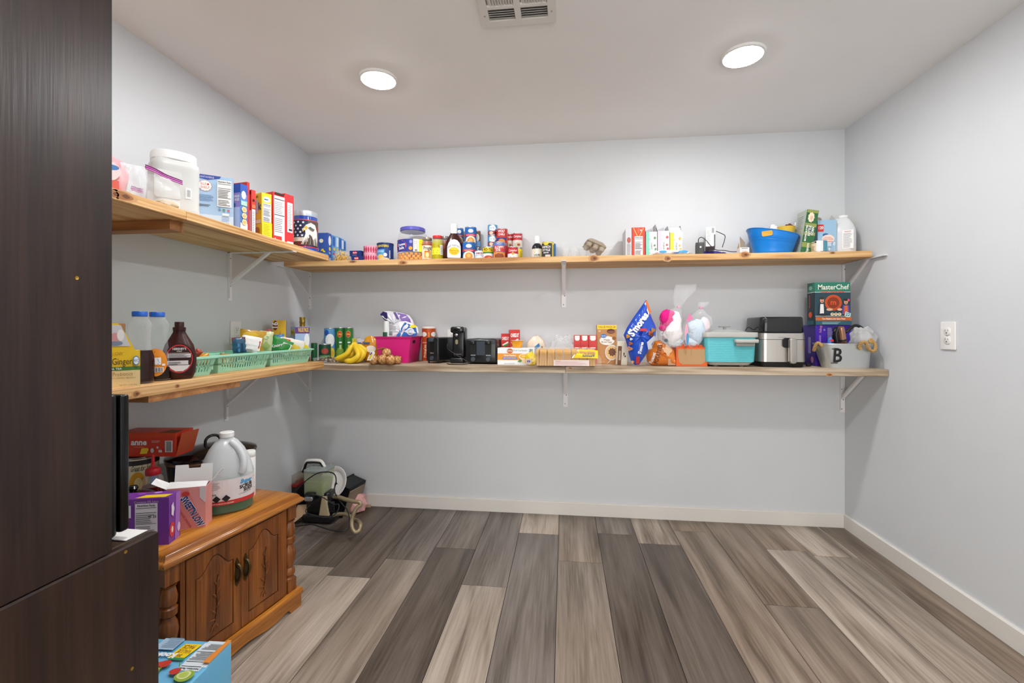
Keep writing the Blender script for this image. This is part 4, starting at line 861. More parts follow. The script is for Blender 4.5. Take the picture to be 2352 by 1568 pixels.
zipbag('large upright clear zipper bag beside the pink sugar bag', P2(276, -1.52), P2(336, -1.53), zh(276, 372, -1.52), zh(336, 384, -1.53), ZUL, .03, 2, ((.36, .055), (.78, .058)), FILM2)
def powder(t, w_): lump(41, (w_*.6, 0, .012), w_*.32, .022, .016, m('#cbb89a', .9), amp=.2, squash=.7).obj('contents', t)
zipbag('clear zipper bag with purple seal slumped against the big white jar', P2(338, -1.445), P2(414, -1.435), zh(322, 376, -1.445), zh(414, 420, -1.435), ZUL, .02, 5, ((-.08, zh(322, 379, -1.445)), (1.0, zh(414, 420, -1.435))), FILM, powder)
# large square milky jar
x0 = -1.56; c = atX(399, 362, x0); wj = 98*1.83/F; hj = atX(399, 358, x0-.0).z-ZUL
t = thing('plastic_jar', 'large square translucent white jar with flat white lid', 'jar', (c.x, c.y, ZUL), R(52))
MJ = m('#e9ebe7', .4, tr=.25); r = wj/2
G().lathe([(r*.88, 0), (r*.93, .006), (r*.93, .03), (r*.915, .04), (r*.915, hj*.72), (r*.93, hj*.76), (r*.9, hj*.83), (r*.8, hj*.865), (r*.78, hj*.875)], MJ, n=44, px=5).obj('jar_wall', t)
G().lathe([(r*.84, hj*.865), (r*.87, hj*.875), (r*.87, hj*.985), (r*.84, hj), (r*.05, hj)], m('#f5f5f4', .4), n=40, px=2.6).obj('lid', t)
p = Pr(flat(0, -r*.93-.0)); p.rect(r*.3, hj*.28, r*.52, hj*.45, m('#f6f6f4')); p.bars(r*.34, hj*.31, r*.48, hj*.42, 6, m('#777777')); p.obj('sticker_print', t)
G().rbox(r*1.0, hj*.42, 0, .002, .012, m('#dcdfda', .45, tr=.2), bev=.0008, xf=Matrix.Translation((-r*.35, -r*.925, hj*.45)) @ Matrix.Rotation(PI/2, 4, 'X')).obj('grip_panel', t)
# cookie boxes
ICE = m('#a9c8e6', .45); ICE2 = m('#cfe0f0', .45)
def cook(p, w_, h):
    p.poly([(0, h), (0, h*.93), (w_*.3, h*.905), (w_*.62, h*.955), (w_*.66, h)], m('#2b4aa0')); p.text('SANTAVERSE', w_*.27, h*.955, h*.035, m('#e8d9e4'), wmax=w_*.4)
    p.ell(w_*.23, h*.79, w_*.185, h*.105, m('#c98a8a'), sc=.05, nsc=12, n=48); p.ell(w_*.23, h*.79, w_*.17, h*.097, m('#f6f0ec'), sc=.05, nsc=12, n=48); p.text('ELF', w_*.19, h*.82, h*.045, m('#c9775a')); p.text('SHELF', w_*.23, h*.755, h*.045, m('#c9775a'), wmax=w_*.24); p.ell(w_*.31, h*.82, .004, .004, RED)
    p.lines(w_*.05, h*.5, w_*.46, h*.63, 7, m('#5f7fa8')); p.lines(w_*.05, h*.4, w_*.44, h*.45, 2, INK); p.facts(w_*.56, h*.42, w_*.95, h*.93)
    p.ell(w_*.62, h*.37, w_*.035, w_*.03, m('#6f94bd')); p.ell(w_*.74, h*.36, w_*.035, w_*.035, m('#4f8f6a')); p.rect(w_*.83, h*.34, w_*.9, h*.37, m('#c9606a'))
    p.rect(w_*.7, h*.25, w_*.88, h*.29, WHT); p.lines(w_*.68, h*.14, w_*.9, h*.23, 5, m('#7f9cc4')); p.rect(w_*.64, h*.02, w_*.92, h*.12, WHT); p.bars(w_*.67, h*.03, w_*.89, h*.11, 12, BLK); p.ell(w_*.16, h*.05, w_*.05, h*.02, m('#2f56a0'))
c0, c1 = atX(451, 398, -1.58), atX(536, 412, -1.47)
w_ = math.hypot(c1.x-c0.x, c1.y-c0.y); hh = c0.z-ZUL
t = thing('cookie_box', 'pale blue cookie box turned toward the room, widest box on its shelf', 'box', (c0.x, c0.y, ZUL), math.atan2(c1.y-c0.y, c1.x-c0.x), 'boxes on the upper left shelf')
G().box(0, w_, 0, .05, 0, hh, m('#9db8d4', .45)).obj('carton', t); p = Pr(flat(0, 0)); p.rect(0, 0, w_, hh, ICE); p.rect(0, 0, w_, hh*.25, ICE2); cook(p, w_, hh); p.obj('front_print', t)
def c2f(p, w_, h):
    p.rect(0, h*.8, w_, h, m('#2f55b0')); p.rect(0, 0, w_, h*.2, m('#f2f3f4')); p.ell(w_*.45, h*.78, w_*.32, h*.085, m('#f4eeee'), sc=.05, nsc=10, n=40); p.rect(w_*.05, h*.56, w_*.95, h*.66, m('#8fd0c0')); p.lines(w_*.12, h*.585, w_*.85, h*.645, 2, WHT)
    for b in (.48, .35, .22): p.ell(w_*.5, h*b, w_*.36, h*.06, m('#e6cf9c'), sc=.06, nsc=6); p.ell(w_*.5, h*b, w_*.2, h*.03, m('#d6b878'))
def c2l(p, w_, h):
    p.rect(0, h*.52, w_, h*.82, m('#9c86c4')); p.rect(0, h*.82, w_, h, m('#2c52a8')); p.rect(0, 0, w_, h*.52, m('#b8c8e6')); p.text('GINGERBREAD', w_*.76, h*.74, h*.05, WHT, wmax=w_*.46, bold=1); p.text('COOKIES', w_*.78, h*.67, h*.05, WHT, wmax=w_*.4, bold=1); p.ell(w_*.72, h*.57, w_*.1, h*.05, m('#2a6f9c'))
lbox('cookie_box', 'narrow-sided blue cookie box with round cookies printed on its side', 552, 568, -1.47, 10, 421, .14, m('#5b84c8', .45), ZUL, c2f, c2l, 'boxes on the upper left shelf')
lbox('cookie_box', 'red box tucked behind the narrow-sided blue cookie box', 567.5, 569.5, -1.478, 10, 417, .12, m('#cf3430', .4), ZUL, None, None, 'boxes on the upper left shelf', wd=.014)
def slimr(p, w_, h): p.rect(0, 0, w_, h, m('#d2382e')); p.rect(w_*.15, h*.02, w_*.95, h*.58, m('#eceaea')); p.lines(w_*.25, h*.1, w_*.85, h*.55, 12, GREYP); p.rect(w_*.3, h*.75, w_*.75, h*.8, BLK); p.rect(w_*.1, h*.6, w_*.95, h*.68, m('#e0764a'))
def sliml(p, w_, h): p.rect(0, 0, w_, h*.55, m('#d8dbe6')); p.rect(0, h*.9, w_, h*.97, BLK)
lbox('cracker_box', 'slim red box with torn dark slot near the yellow box', 577, 586.5, -1.472, 16, 435, .09, m('#cf2f28', .4), ZUL, slimr, sliml, 'boxes on the upper left shelf')
def yf(p, w_, h):
    p.ell(w_*.5, h*.86, w_*.38, h*.065, m('#eef2f6')); p.lines(w_*.24, h*.845, w_*.76, h*.88, 1, BLUE, .7); p.facts(w_*.1, h*.36, w_*.92, h*.77, bg=m('#e4ecf2')); p.rect(0, 0, w_, h*.34, m('#f6e81c')); p.lines(w_*.12, h*.06, w_*.85, h*.32, 8, m('#c0a80f'))
def yl(p, w_, h): p.text('60', w_*.62, h*.92, h*.06, m('#6a5a10'), bold=1); p.rect(w_*.1, h*.55, w_*.7, h*.85, m('#c9d2ea')); p.text('k', w_*.84, h*.69, h*.16, m('#2f4a94'), bold=1); p.rect(w_*.45, h*.32, w_*.95, h*.4, m('#f3efd0')); p.ell(w_*.65, h*.15, w_*.22, h*.09, m('#b07a24'))
lbox('cereal_box', 'bright yellow box with white nutrition panel between red boxes', 601, 623.5, -1.45, 24, 441, .10, m('#efd118', .4), ZUL, yf, yl, 'boxes on the upper left shelf')
def rf(p, w_, h): p.rect(w_*.08, h*.12, w_*.97, h*.93, m('#e9e9ec')); p.lines(w_*.12, h*.58, w_*.9, h*.83, 7, m('#9a9aa2')); p.lines(w_*.12, h*.2, w_*.9, h*.5, 8, m('#9a9aa2')); p.rect(w_*.1, h*.54, w_*.95, h*.552, INK); p.rect(w_*.1, h*.86, w_*.95, h*.872, INK); p.rect(w_*.7, h*.02, w_*.95, h*.12, WHT); p.ell(w_*.15, h*.06, w_*.04, h*.015, WHT); p.rect(w_*.12, h*.955, w_*.9, h*.995, m('#3a2016'))
def rl(p, w_, h): p.lines(w_*.66, h*.91, w_*.94, h*.94, 1, WHT); p.rect(w_*.5, h*.3, w_*.92, h*.5, m('#e8b830')); p.ell(w_*.82, h*.18, w_*.16, h*.09, m('#f0e6d8'))
lbox('cereal_box', 'red cereal box with big white panel and dark open top', 627, 654.5, -1.455, 20, 439, .10, m('#d93a34', .4), ZUL, rf, rl, 'boxes on the upper left shelf', topm=m('#3a2016', .8))
def rf2(p, w_, h): p.rect(w_*.25, h*.26, w_*.86, h*.84, m('#e9e9ec')); p.lines(w_*.32, h*.36, w_*.8, h*.8, 14, m('#9aa89e')); p.rect(w_*.4, h*.29, w_*.8, h*.33, INK); p.rect(w_*.2, h*.02, w_*.9, h*.08, WHT)
lbox('cereal_box', 'red cereal box nearest the eagle tin', 654.5, 674.8, -1.46, 14, 443.5, .10, m('#d8383a', .4), ZUL, rf2, None, 'boxes on the upper left shelf')
# eagle tin
xt = -1.50; c = atX(701, 490, xt); r = 52*2.652/F/2; hh = c.z-ZUL+.003
t = thing('popcorn_tin', 'tall round tin printed with stars, stripes and an eagle', 'tin', (xt, c.y, ZUL), facing(xt, c.y))
G().lathe([(r*.97, 0), (r, .002), (r, hh*.88), (r*.985, hh*.885)], m('#1f4aa8', .22, coat=.5), n=44, cap1=False).obj('tin_wall', t)
G().lathe([(r*1.01, hh*.87), (r*1.02, hh*.885), (r*1.02, hh*.97), (r*1.0, hh), (r*.9, hh*.99), (r*.05, hh*.985)], m('#c6cbd2', .35, .6), n=44).obj('lid', t)
p = Pr(roundf(r*1.002)); b0, b1 = hh*.14, hh*.76
p.rect(-r*1.5, hh*.02, r*1.5, hh*.1, m('#2350b4'), 16); p.rect(-r*1.5, hh*.1, r*1.5, hh*.125, m('#d8434c'), 16); p.rect(-r*1.5, b1, r*1.5, b1+hh*.02, m('#d8434c'), 16)
p.rect(-r*1.5, b0, r*1.5, b1, m('#1b2748'), 16); p.rect(-r*1.5, b0+hh*.1, r*.3, b0+hh*.2, m('#d8d2c4'), 10); p.rect(-r*1.5, b0, r*.3, b0+hh*.1, m('#6f2c22'), 10); p.rect(r*.2, b0, r*1.5, b1, m('#5c4a44'), 8); p.rect(r*.2, b0+hh*.36, r*1.5, b0+hh*.5, m('#8a3a36'), 8)
for (a, b) in ((-.95, .7), (-.55, .71), (-.15, .7), (-.75, .62), (-.35, .62), (-.95, .54), (-.55, .54), (-.15, .53), (-.75, .46), (-.35, .46), (-.95, .38), (-.55, .38), (-.22, .38), (-1.2, .62), (-1.2, .46)): p.star(r*a, hh*b, r*.12, m('#eef0f2'))
p.poly([(r*x_, hh*y_) for x_, y_ in ((-.3, .16), (-.1, .3), (.02, .42), (.0, .5), (-.1, .52), (-.12, .56), (.05, .64), (.4, .7), (.75, .66), (.95, .5), (1.0, .3), (.95, .16))], m('#e9e7e2'))
p.poly([(r*x_, hh*y_) for x_, y_ in ((-.12, .56), (-.2, .5), (-.16, .46), (-.08, .5), (.12, .53), (.2, .58), (.05, .62))], m('#d8b23f')); p.poly([(r*x_, hh*y_) for x_, y_ in ((.2, .57), (.35, .6), (.7, .55), (.6, .5), (.38, .53))], m('#5a5f55')); p.ell(r*.36, hh*.585, r*.035, hh*.012, BLK)
for k in range(9): p.poly([(r*(-.28+.14*k), hh*.155), (r*(-.2+.14*k), hh*.155), (r*(-.02+.1*k), hh*(.3+.03*(k % 3))), (r*(-.06+.1*k), hh*(.27+.03*(k % 3)))], m('#4b4a48' if k % 2 else '#8b8378'))
p.obj('tin_print', t)
# ================================================================== lower back shelf, from the left corner
def onL(u, v): return atZ(u, v, ZL)
def lcan(name, label, u0, u1, vt, Y, body, art, group=None): return can(name, label, u0, u1, vt, Y, ZL, body, art, group)
def corn_(p, r, h): p.ell(-r*.6, h*.85, r*.4, h*.09, BLUE); p.ell(0, h*.62, r*.8, h*.2, m('#eef1f2'), k=5); p.lines(-r*.5, h*.6, r*.5, h*.68, 2, m('#9a5a4a')); p.ell(0, h*.22, r*.85, h*.2, m('#e6cf4a'), k=5, sc=.06, nsc=8); p.ell(r*.1, h*.22, r*.5, h*.1, m('#d8b430'), sc=.1, nsc=7)
lcan('corn_can', 'light blue can of corn leftmost of the cans on the lower shelf', 742, 767, 753, 2.94, m('#5c9bd0', .35), corn_)
def dm(p, r, h): p.ell(-r*.1, h*.8, r*.55, h*.1, m('#d8b64a')); p.ell(-r*.1, h*.8, r*.48, h*.085, m('#c03a34')); p.text('Del Monte', -r*.1, h*.8, h*.06, YEL, wmax=r*.75, bold=1); p.lines(-r*.2, h*.53, r*.5, h*.6, 1, WHT, .6); p.ell(0, h*.2, r*.9, h*.2, m('#7fa63c'), k=5, sc=.08, nsc=9); p.rect(-r*.15, h*.35, r*.25, h*.48, m('#b4c97a'), 3)
lcan('pea_can', 'green vegetable can with red emblem beside the corn can', 768, 788, 752, 2.945, m('#2c7434', .35), dm, 'green vegetable cans')
lcan('pea_can', 'green vegetable can nearest the bananas', 788, 807, 752, 2.945, m('#357c38', .35), dm, 'green vegetable cans')
lcan('pea_can', 'short dark green can seen through the zipper bag', 730, 755, 790, 2.86, m('#27503a', .35), lambda p, r, h: (p.ell(0, h*.6, r*.6, h*.16, m('#b04a3c')), p.rect(-r, h*.1, r, h*.35, m('#6d9a6a'), 6)), 'green vegetable cans')
G_ = m('#1c5a34', .35)
t, r, h = jar('spice_jar', 'dark green small jar next to the corner basket', 711.5, 724, 787.5, 2.80, ZL, [(.95, 0), (1, .04), (1, .9), (.95, 1), (.05, 1)], G_, part='jar_wall')
# zipper bag lying over the tray
a, b = onL(722, 822), onL(806, 822)
t = thing('zipper_bag', 'clear zipper bag with green seal lying over the mushroom tray', 'bag', (a.x, a.y+.09, ZL+.038), 0, 'clear zipper bags')
L_ = b.x-a.x
from mathutils import noise as NZ
g = G(); g.sheet(lambda i, j: (L_*i, -.10+.11*j+.006*NZ.noise(Vector((i*5, j*4, 1))), .002+.055*j**1.5+.008*NZ.noise(Vector((i*6, j*6, 4)))), 18, 10, FILM2); g.obj('bag_film', t)
G().tube([(L_*i/10, .008+.003*math.sin(i), .058+.0015*i+.003*math.sin(i*1.3)) for i in range(10)], .0045, m('#2f7d5a', .35), n=6).obj('zipper', t)
# tray of mushrooms
a, b = onL(715, 834), onL(770, 834); wtr = b.x-a.x
t = thing('mushroom_tray', 'clear plastic tray heaped with small brown and cream mushrooms', 'tray', ((a.x+b.x)/2, a.y+.07, ZL+.0005))
G().rbox(wtr*.92, .12, 0, .032, .015, CLEAR, tx=1.08, ty=1.08, cap1=False).obj('tray_wall', t)
rnd = random.Random(11); MB = [m('#6b4a34', .6), m('#8f6b4c', .6), m('#c9b48f', .6), m('#3c2a20', .6)]
for k in range(70):
    x_, y_ = rnd.uniform(-1, 1)*wtr*.41, rnd.uniform(-.05, .05); z_ = .009+.012*(k % 3)*(1-abs(x_)/(wtr*.6)); rr = rnd.uniform(.0058, .0085)
    g = G(); g.ball((x_, y_, z_), rr, rr, rr*.75, MB[rnd.randrange(4)], n=8, k=5); g.obj('mushroom', t)
# bananas
BAN = m('#ecc92c', .42, bump=.1, bs=40); BANT = m('#6b5a22', .6); BANG = m('#b8b434', .45)
st = atY(814, 778, 2.735)
t = thing('banana_bunch', 'bunch of yellow bananas standing on the shelf edge', 'bananas', (st.x, 2.735, ZL))
zs_ = st.z-ZL
for k, (ue, ve, ye, bu, bv, yb) in enumerate(((768, 823, 2.70, 796, 813, 2.70), (791, 835, 2.66, 822, 818, 2.67), (806, 836, 2.70, 835, 815, 2.70), (776, 829, 2.75, 806, 816, 2.73), (818, 832, 2.77, 838, 808, 2.75))):
    e = atY(ue, ve, ye); mdl = atY(bu, bv, yb); s0 = Vector((st.x+.004*k-.008, 2.735+.004*(k-2), st.z)); o0 = Vector(t.location)
    top = s0+Vector((0, 0, -.035)); pth = spline([s0-o0, top-o0, (top*.45+mdl*.55+Vector((.006, 0, .006)))-o0, mdl-o0, (mdl*.3+e*.7+Vector((.004, -.002, -.006)))-o0, e-o0], 5)
    for q in pth: q.z = max(q.z, .017)
    n_ = len(pth); rs = []
    for i in range(n_): f = i/(n_-1); rs.append(.0042 if f < .12 else (.0042+(f-.12)/.2*.0125 if f < .32 else (.0168 if f < .82 else max(.004, .0168-(f-.82)/.18*.0128))))
    bo = G().tube(pth, .015, BAN, n=8, rs=rs).obj('banana', t, smooth=50)
    G().tube([pth[0]+Vector((0, 0, .004)), pth[1], pth[2], pth[3]], .0048, BANG, n=7).obj('stem', bo); G().ball(pth[-1], .0048, .0048, .0048, BANT, n=8, k=5).obj('tip', bo)
# foil bag and orange chip bag
def softbag(name, label, u0, u1, vt, vb, Y, c, seed, art=None, dep=.035, amp=.18, group='soft snack bags', rot=None, mat=None, cat='bag', z0=None, sq=.92):
    a, b = atY(u0, vt, Y), atY(u1, vb, Y); w_, h = b.x-a.x, a.z-b.z; z0 = b.z if z0 is None else z0
    t = thing(name, label, cat, ((a.x+b.x)/2, Y, z0), group=group, rot=rot)
    lump(seed, (0, 0, h*.5), w_*.5, dep, h*.54, mat or m(c, .25, coat=.4), amp=amp, squash=sq, n=32, k=20).obj('bag', t, smooth=60)
    if art:
        p = Pr(lambda a_, b_, k: (a_, -dep*1.12*math.sqrt(max(.05, 1-(a_/(w_*.56))**2-((b_-h*.5)/(h*.62))**2))-.004-k, b_)); art(p, w_, h); p.obj('bag_print', t)
    return t, w_, h
softbag('foil_bag', 'crumpled silver foil bag behind the banana stems', 808, 846, 757, 800, 2.86, '#c4c2c6', 51, lambda p, w_, h: (p.ell(w_*.12, h*.75, w_*.16, h*.12, m('#34508f')), p.ell(w_*.1, h*.2, w_*.12, h*.1, m('#c4432e')), p.ell(-w_*.1, h*.45, w_*.2, h*.12, m('#57474a'))), amp=.3, z0=ZL+.02)
softbag('chip_bag', 'orange and yellow chip bag squeezed beside the pink bin', 829, 872, 774, 830, 2.80, '#d9962a', 52, lambda p, w_, h: (p.ell(w_*.15, h*.55, w_*.25, h*.14, m('#e8e2d8')), p.ell(-w_*.2, h*.42, w_*.14, h*.1, m('#8a2f2c')), p.rect(-w_*.3, h*.75, w_*.1, h*.82, m('#3f5a8a'))), dep=.03, z0=ZL+.001)
# net bag of onions
a = onL(878, 838); t = thing('onion_bag', 'net bag of brown onions with a white tag, before the pink bin', 'onions', (a.x, a.y+.035, ZL))
ON = wood('onion_skin', '#b0743a', '#d9a262', '#ecc792', 2, r=.35, sc1=3, grain=1.2, bump=.1); NET = m('#7a4a1e', .5)
ops = [(-.066, -.005, .028, .029), (-.012, .0, .03, .031), (.04, -.008, .029, .030), (.066, .03, .026, .027), (-.05, .045, .026, .026), (.0, .03, .07, .028), (.018, .045, .028, .027)]
for k, (x_, y_, z_, rr) in enumerate(ops):
    g = G(); pr_ = [(rr*.2, -rr*.92), (rr*.6, -rr*.78), (rr*.93, -rr*.35), (rr, .0), (rr*.92, rr*.38), (rr*.62, rr*.72), (rr*.25, rr*.95), (rr*.1, rr*1.15)]
    g.lathe(pr_, ON, n=16, xf=Matrix.Translation((x_, y_, max(z_, rr*.95))) @ Matrix.Rotation(.5*((k*37) % 5-2), 4, 'X') @ Matrix.Rotation(.4*((k*13) % 5-2), 4, 'Y')); oo = g.obj('onion', t)
    g = G(); c = Vector((x_, y_, max(z_, rr*.95)))
    for s in (-1, 1):
        for q in range(7):
            pts = []
            for i in range(13): f = i/12; th = PI*(.12+.76*f); ph = 2*PI*q/7+s*f*2.4; pts.append(c+Vector((math.sin(th)*math.cos(ph), math.sin(th)*math.sin(ph), math.cos(th)))*(rr*1.045))
            g.tube(pts, .0007, NET, n=3, cap=False)
    g.obj('net', oo, smooth=0)
G().tube([(.0, .03, .095), (-.02, .01, .096), (-.04, -.02, .088)], .006, NET, n=6, rs=[.004, .008, .003]).obj('net_knot', t)
flap(t, [(-.088, -.05, .028), (-.062, -.052, .028), (-.038, -.05, .072), (-.045, -.048, .082), (-.066, -.048, .08)], m('#f0efea', .5), .0008, 'paper_tag')
p = Pr(lambda a_, b_, k: (a_, -.0525-k, b_)); p.poly([(-.078, .036), (-.066, .036), (-.05, .066), (-.06, .07)], m('#e6cf2c')); p.poly([(-.072, .06), (-.062, .06), (-.052, .074), (-.06, .077)], m('#7a5aa0')); p.obj('tag_print', t)
# pink bin
PINK = m('#d8237f', .35, coat=.1)
a, b = onL(872, 833), onL(940, 833); Yp = a.y; wf = b.x-a.x; at_, bt = atY(862, 773, Yp-.014), atY(943, 772.5, Yp-.014)
hb = (at_.z+bt.z)/2-ZL; wtop = bt.x-at_.x; dep = .20
t = thing('storage_bin', 'hot pink plastic storage bin with hand hole, holding snack bags', 'bin', ((a.x+b.x)/2, Yp, ZL))
g = G(); xo = ((at_.x+bt.x)/2)-((a.x+b.x)/2)
def brg(f, ins, z): return [(xo*f+s*((wf+(wtop-wf)*f)/2-ins), y_, z) for s, y_ in ((-1, -.014*f+ins), (1, -.014*f+ins), (1, dep+.014*f-ins), (-1, dep+.014*f-ins))]
g.loft([brg(0, .0, .001), brg(.96, 0, hb*.95), brg(.97, -.005, hb*.955), brg(1, -.006, hb), brg(1, .003, hb), brg(.9, .003, hb*.9), brg(.03, .003, .006)], PINK); g.obj('bin_wall', t, smooth=0)
xr = wtop/2+xo; p = Pr(lambda a_, b_, k: (xr-.0035*(1-b_/hb)*4+k+.0005, a_, b_)); p.poly([(.06+.028*math.cos(q)*(1 if abs(math.cos(q)) > .5 else 1), hb*.8+.011*math.sin(q)) for q in [j*PI/8 for j in range(16)]], m('#2a0f1c', .6)); p.obj('hand_hole', t)
t2, r, h = jar('dressing_bottle', 'small white bottle with green cap and band in the pink bin', 877, 893, 737, Yp+.04, ZL+.012, [(.9, 0), (1, .03), (1, .62), (.85, .72), (.75, .8), (.72, .97), (.6, 1), (.05, 1)], m('#dfe6e2', .4), cat='bottle', part='bottle')
p = Pr(roundf(r*1.01)); p.rect(-r*1.4, h*.42, r*1.4, h*.52, m('#2f9a64'), 8); p.rect(-r*1.2, h*.6, r*.2, h*.72, m('#2a5a44'), 6); p.obj('label_print', t2)
# tall chip tube
def prin(p, r, h):
    p.text('Pringles', -r*.55, h*.3, r*.42, m('#f0d2b4'), rot=PI/2, wmax=h*.4, bold=1); p.ell(-r*.75, h*.78, r*.45, h*.07, m('#eee8e2')); p.ell(r*.75, h*.78, r*.45, h*.07, m('#eee8e2')); p.rect(-r*.1, h*.7, r*.1, h*.84, m('#e08a2c'), 3); p.rect(-r*1.4, h*.52, r*1.4, h*.56, m('#d88a7a'), 9)
can('chip_tube', 'tall orange-red chip tube behind the small black toaster', 967.5, 998.5, 750, 2.945, ZL, m('#b8481c', .35), prin, lid=m('#e6ddd2', .4), cat='tube', rim=m('#c9b49c', .35, .4))
# small toaster
TB1 = m('#17181b', .3, coat=.2); TB2 = m('#0c0c0e', .4); TGR = m('#3b4650', .4)
a, b = onL(976, 834), onL(1010, 834); Yt = a.y; w1 = b.x-a.x; h1 = atY(990, 775, Yt).z-ZL; c1 = atY(1028, 834, Yt)
t = thing('toaster', 'small black two-slice toaster with grey lever, seen end on', 'toaster', ((a.x+b.x)/2, Yt, ZL), R(-16))
wt_ = w1*1.02; dp = .22
G().rbox(wt_, dp, .012, h1, .012, TB1, bev=.008, xf=Matrix.Translation((0, dp/2, 0)), tx=.97).obj('body', t)
for s in (-1, 1):
    for y_ in (.02, dp-.02): G().lathe([(.006, 0), (.006, .014)], TB2, n=10, xf=Matrix.Translation((s*wt_*.38, y_, 0))).obj('foot', t)
    G().box(s*wt_*.2-.011, s*wt_*.2+.011, .03, dp-.03, h1-.003, h1+.0006, TB2).obj('slot', t)
G().rbox(wt_*.34, .024, h1*.84, h1*.985, .006, TGR, bev=.003, xf=Matrix.Translation((0, -.01, 0))).obj('lever', t)
p = Pr(flat(0, -.0004)); p.rect(-wt_*.15, h1*.46, wt_*.15, h1*.82, TB2); p.rect(-.002, h1*.5, .002, h1*.82, BLK); p.text('BELLA', 0, h1*.4, h1*.04, m('#c8c8c8')); p.obj('lever_track', t)
G().lathe([(.0135, 0), (.0135, .006), (.012, .009), (.004, .009)], TGR, n=20, xf=Matrix.Translation((0, 0, h1*.2)) @ Matrix.Rotation(PI/2, 4, 'X')).obj('knob', t)
# can opener
a, b = onL(1032, 834), onL(1066, 834); Yo = a.y+.012; wo = b.x-a.x; ho = atY(1050, 750, Yo).z-ZL
t = thing('can_opener', 'tall black electric can opener between two toasters', 'can opener', ((a.x+b.x)/2, Yo, ZL))
G().rbox(wo, .12, 0, .032, .014, TB1, bev=.006, xf=Matrix.Translation((0, .055, 0))).obj('foot_base', t)
G().rbox(wo*.92, .085, .03, ho*.985, .016, TB1, bev=.014, xf=Matrix.Translation((.003, .072, 0)), tx=.96).obj('tower', t)
G().rbox(wo*.95, .055, ho*.83, ho, .018, m('#101113', .2, coat=.5), bev=.012, xf=Matrix.Translation((-.002, .028, 0))).obj('head', t)
g = G(); g.lathe([(.010, 0), (.010, .006), (.003, .012)], STEEL, n=16, xf=Matrix.Translation((-.006, .012, ho*.77)) @ Matrix.Rotation(PI/2, 4, 'X')); g.obj('cutter_wheel', t)
g = G(); g.rbox(.017, .03, 0, .004, .008, m('#b5a88c', .3, .7), xf=Matrix.Translation((-.008, .028, ho*.58)) @ Matrix.Rotation(PI/2, 4, 'X')); g.obj('magnet_arm', t)
p = Pr(flat(0, .0285)); p.lines(-wo*.3, ho*.235, wo*.3, ho*.25, 1, m('#9a9aa0'), .6); p.obj('brand_print', t)
# four-slice toaster
a, b = onL(1067, 836), onL(1143, 836); Yt = a.y; w2 = b.x-a.x; h2 = atY(1100, 778, Yt).z-ZL
t = thing('toaster', 'wide black four-slice toaster with two levers and two dials', 'toaster', ((a.x+b.x)/2, Yt, ZL), R(-3))
G().rbox(w2, .25, .008, h2, .014, TB1, bev=.012, xf=Matrix.Translation((0, .125, 0)), tx=.97, ty=.96).obj('body', t)
G().box(-w2*.13, w2*.13, -.0015, .002, h2*.36, h2*.9, m('#3c444e', .35, .3)).obj('front_plate', t)
for s in (-1, 1):
    p = Pr(flat(s*w2*.235, -.0002)); p.rect(-w2*.085, h2*.38, w2*.085, h2*.93, TB2); p.rect(-.0025, h2*.42, .0025, h2*.9, m('#000000')); p.rect(-w2*.075, h2*.335, w2*.075, h2*.375, m('#8f9296')); p.obj('lever_track', t)
    G().rbox(w2*.15, .026, h2*.78, h2*.92, .008, TB1, bev=.004, xf=Matrix.Translation((s*w2*.235, -.012, 0))).obj('lever', t)
    G().lathe([(.0145, 0), (.0145, .007), (.013, .01), (.004, .01)], TGR, n=20, xf=Matrix.Translation((s*w2*.235, 0, h2*.2)) @ Matrix.Rotation(PI/2, 4, 'X')).obj('knob', t)
    for k in (-1, 1): G().box(s*w2*.235+k*.018-.011, s*w2*.235+k*.018+.011, .035, .215, h2-.004, h2+.0006, TB2).obj('slot', t)
path = wpath([(1029, 788), (1027, 797), (1031, 803), (1044, 812), (1060, 822), (1073, 830), (1076, 834), (1068, 836), (1050, 839), (1036, 839), (1027, 834)], [2.72, 2.7, 2.68, 2.67, 2.66, 2.65, 2.65, 2.65, 2.645, 2.65, 2.68])
for q in path: q.z = max(q.z, ZL+.003)
tag(G().tube(path, .0026, m('#1a1a1c', .5), n=7).obj('electric_cable'), 'thin black power cord looping before the can opener', 'cord')
# fruit cup box
def fruit(p, w_, h):
    p.rect(0, h*.3, w_, h*.68, m('#eb9a2b')); p.text('Fruit Cup Snacks', w_*.62, h*.86, h*.09, m('#7a8a9a'), wmax=w_*.36); p.ell(w_*.34, h*.83, w_*.085, h*.14, m('#d06a2a')); p.text('Del Monte', w_*.34, h*.83, h*.07, WHT, wmax=w_*.14, bold=1); p.rect(w_*.87, h*.76, w_*.955, h*.95, m('#1f6a62')); p.text('12', w_*.912, h*.855, h*.12, WHT, wmax=w_*.06, bold=1)
    p.text('Diced Peaches', w_*.34, h*.56, h*.1, WHT, wmax=w_*.32, bold=1); p.rect(w_*.14, h*.36, w_*.54, h*.46, m('#6f8fc0')); p.text('NO SUGAR ADDED', w_*.34, h*.41, h*.06, WHT, wmax=w_*.34); p.ell(w_*.74, h*.5, w_*.155, h*.17, m('#f7f0dc')); p.ell(w_*.74, h*.51, w_*.13, h*.125, m('#f2b23a')); p.ell(w_*.72, h*.52, w_*.06, h*.06, m('#f8cf62'))
    p.poly([(w_*.64, h*.36), (w_*.84, h*.36), (w_*.8, h*.15), (w_*.68, h*.15)], m('#f0cf9a')); p.poly([(w_*.55, h*.2), (w_*.6, h*.32), (w_*.68, h*.28), (w_*.63, h*.16)], m('#4f8a3c')); p.lines(w_*.18, h*.08, w_*.5, h*.13, 1, GREYP)
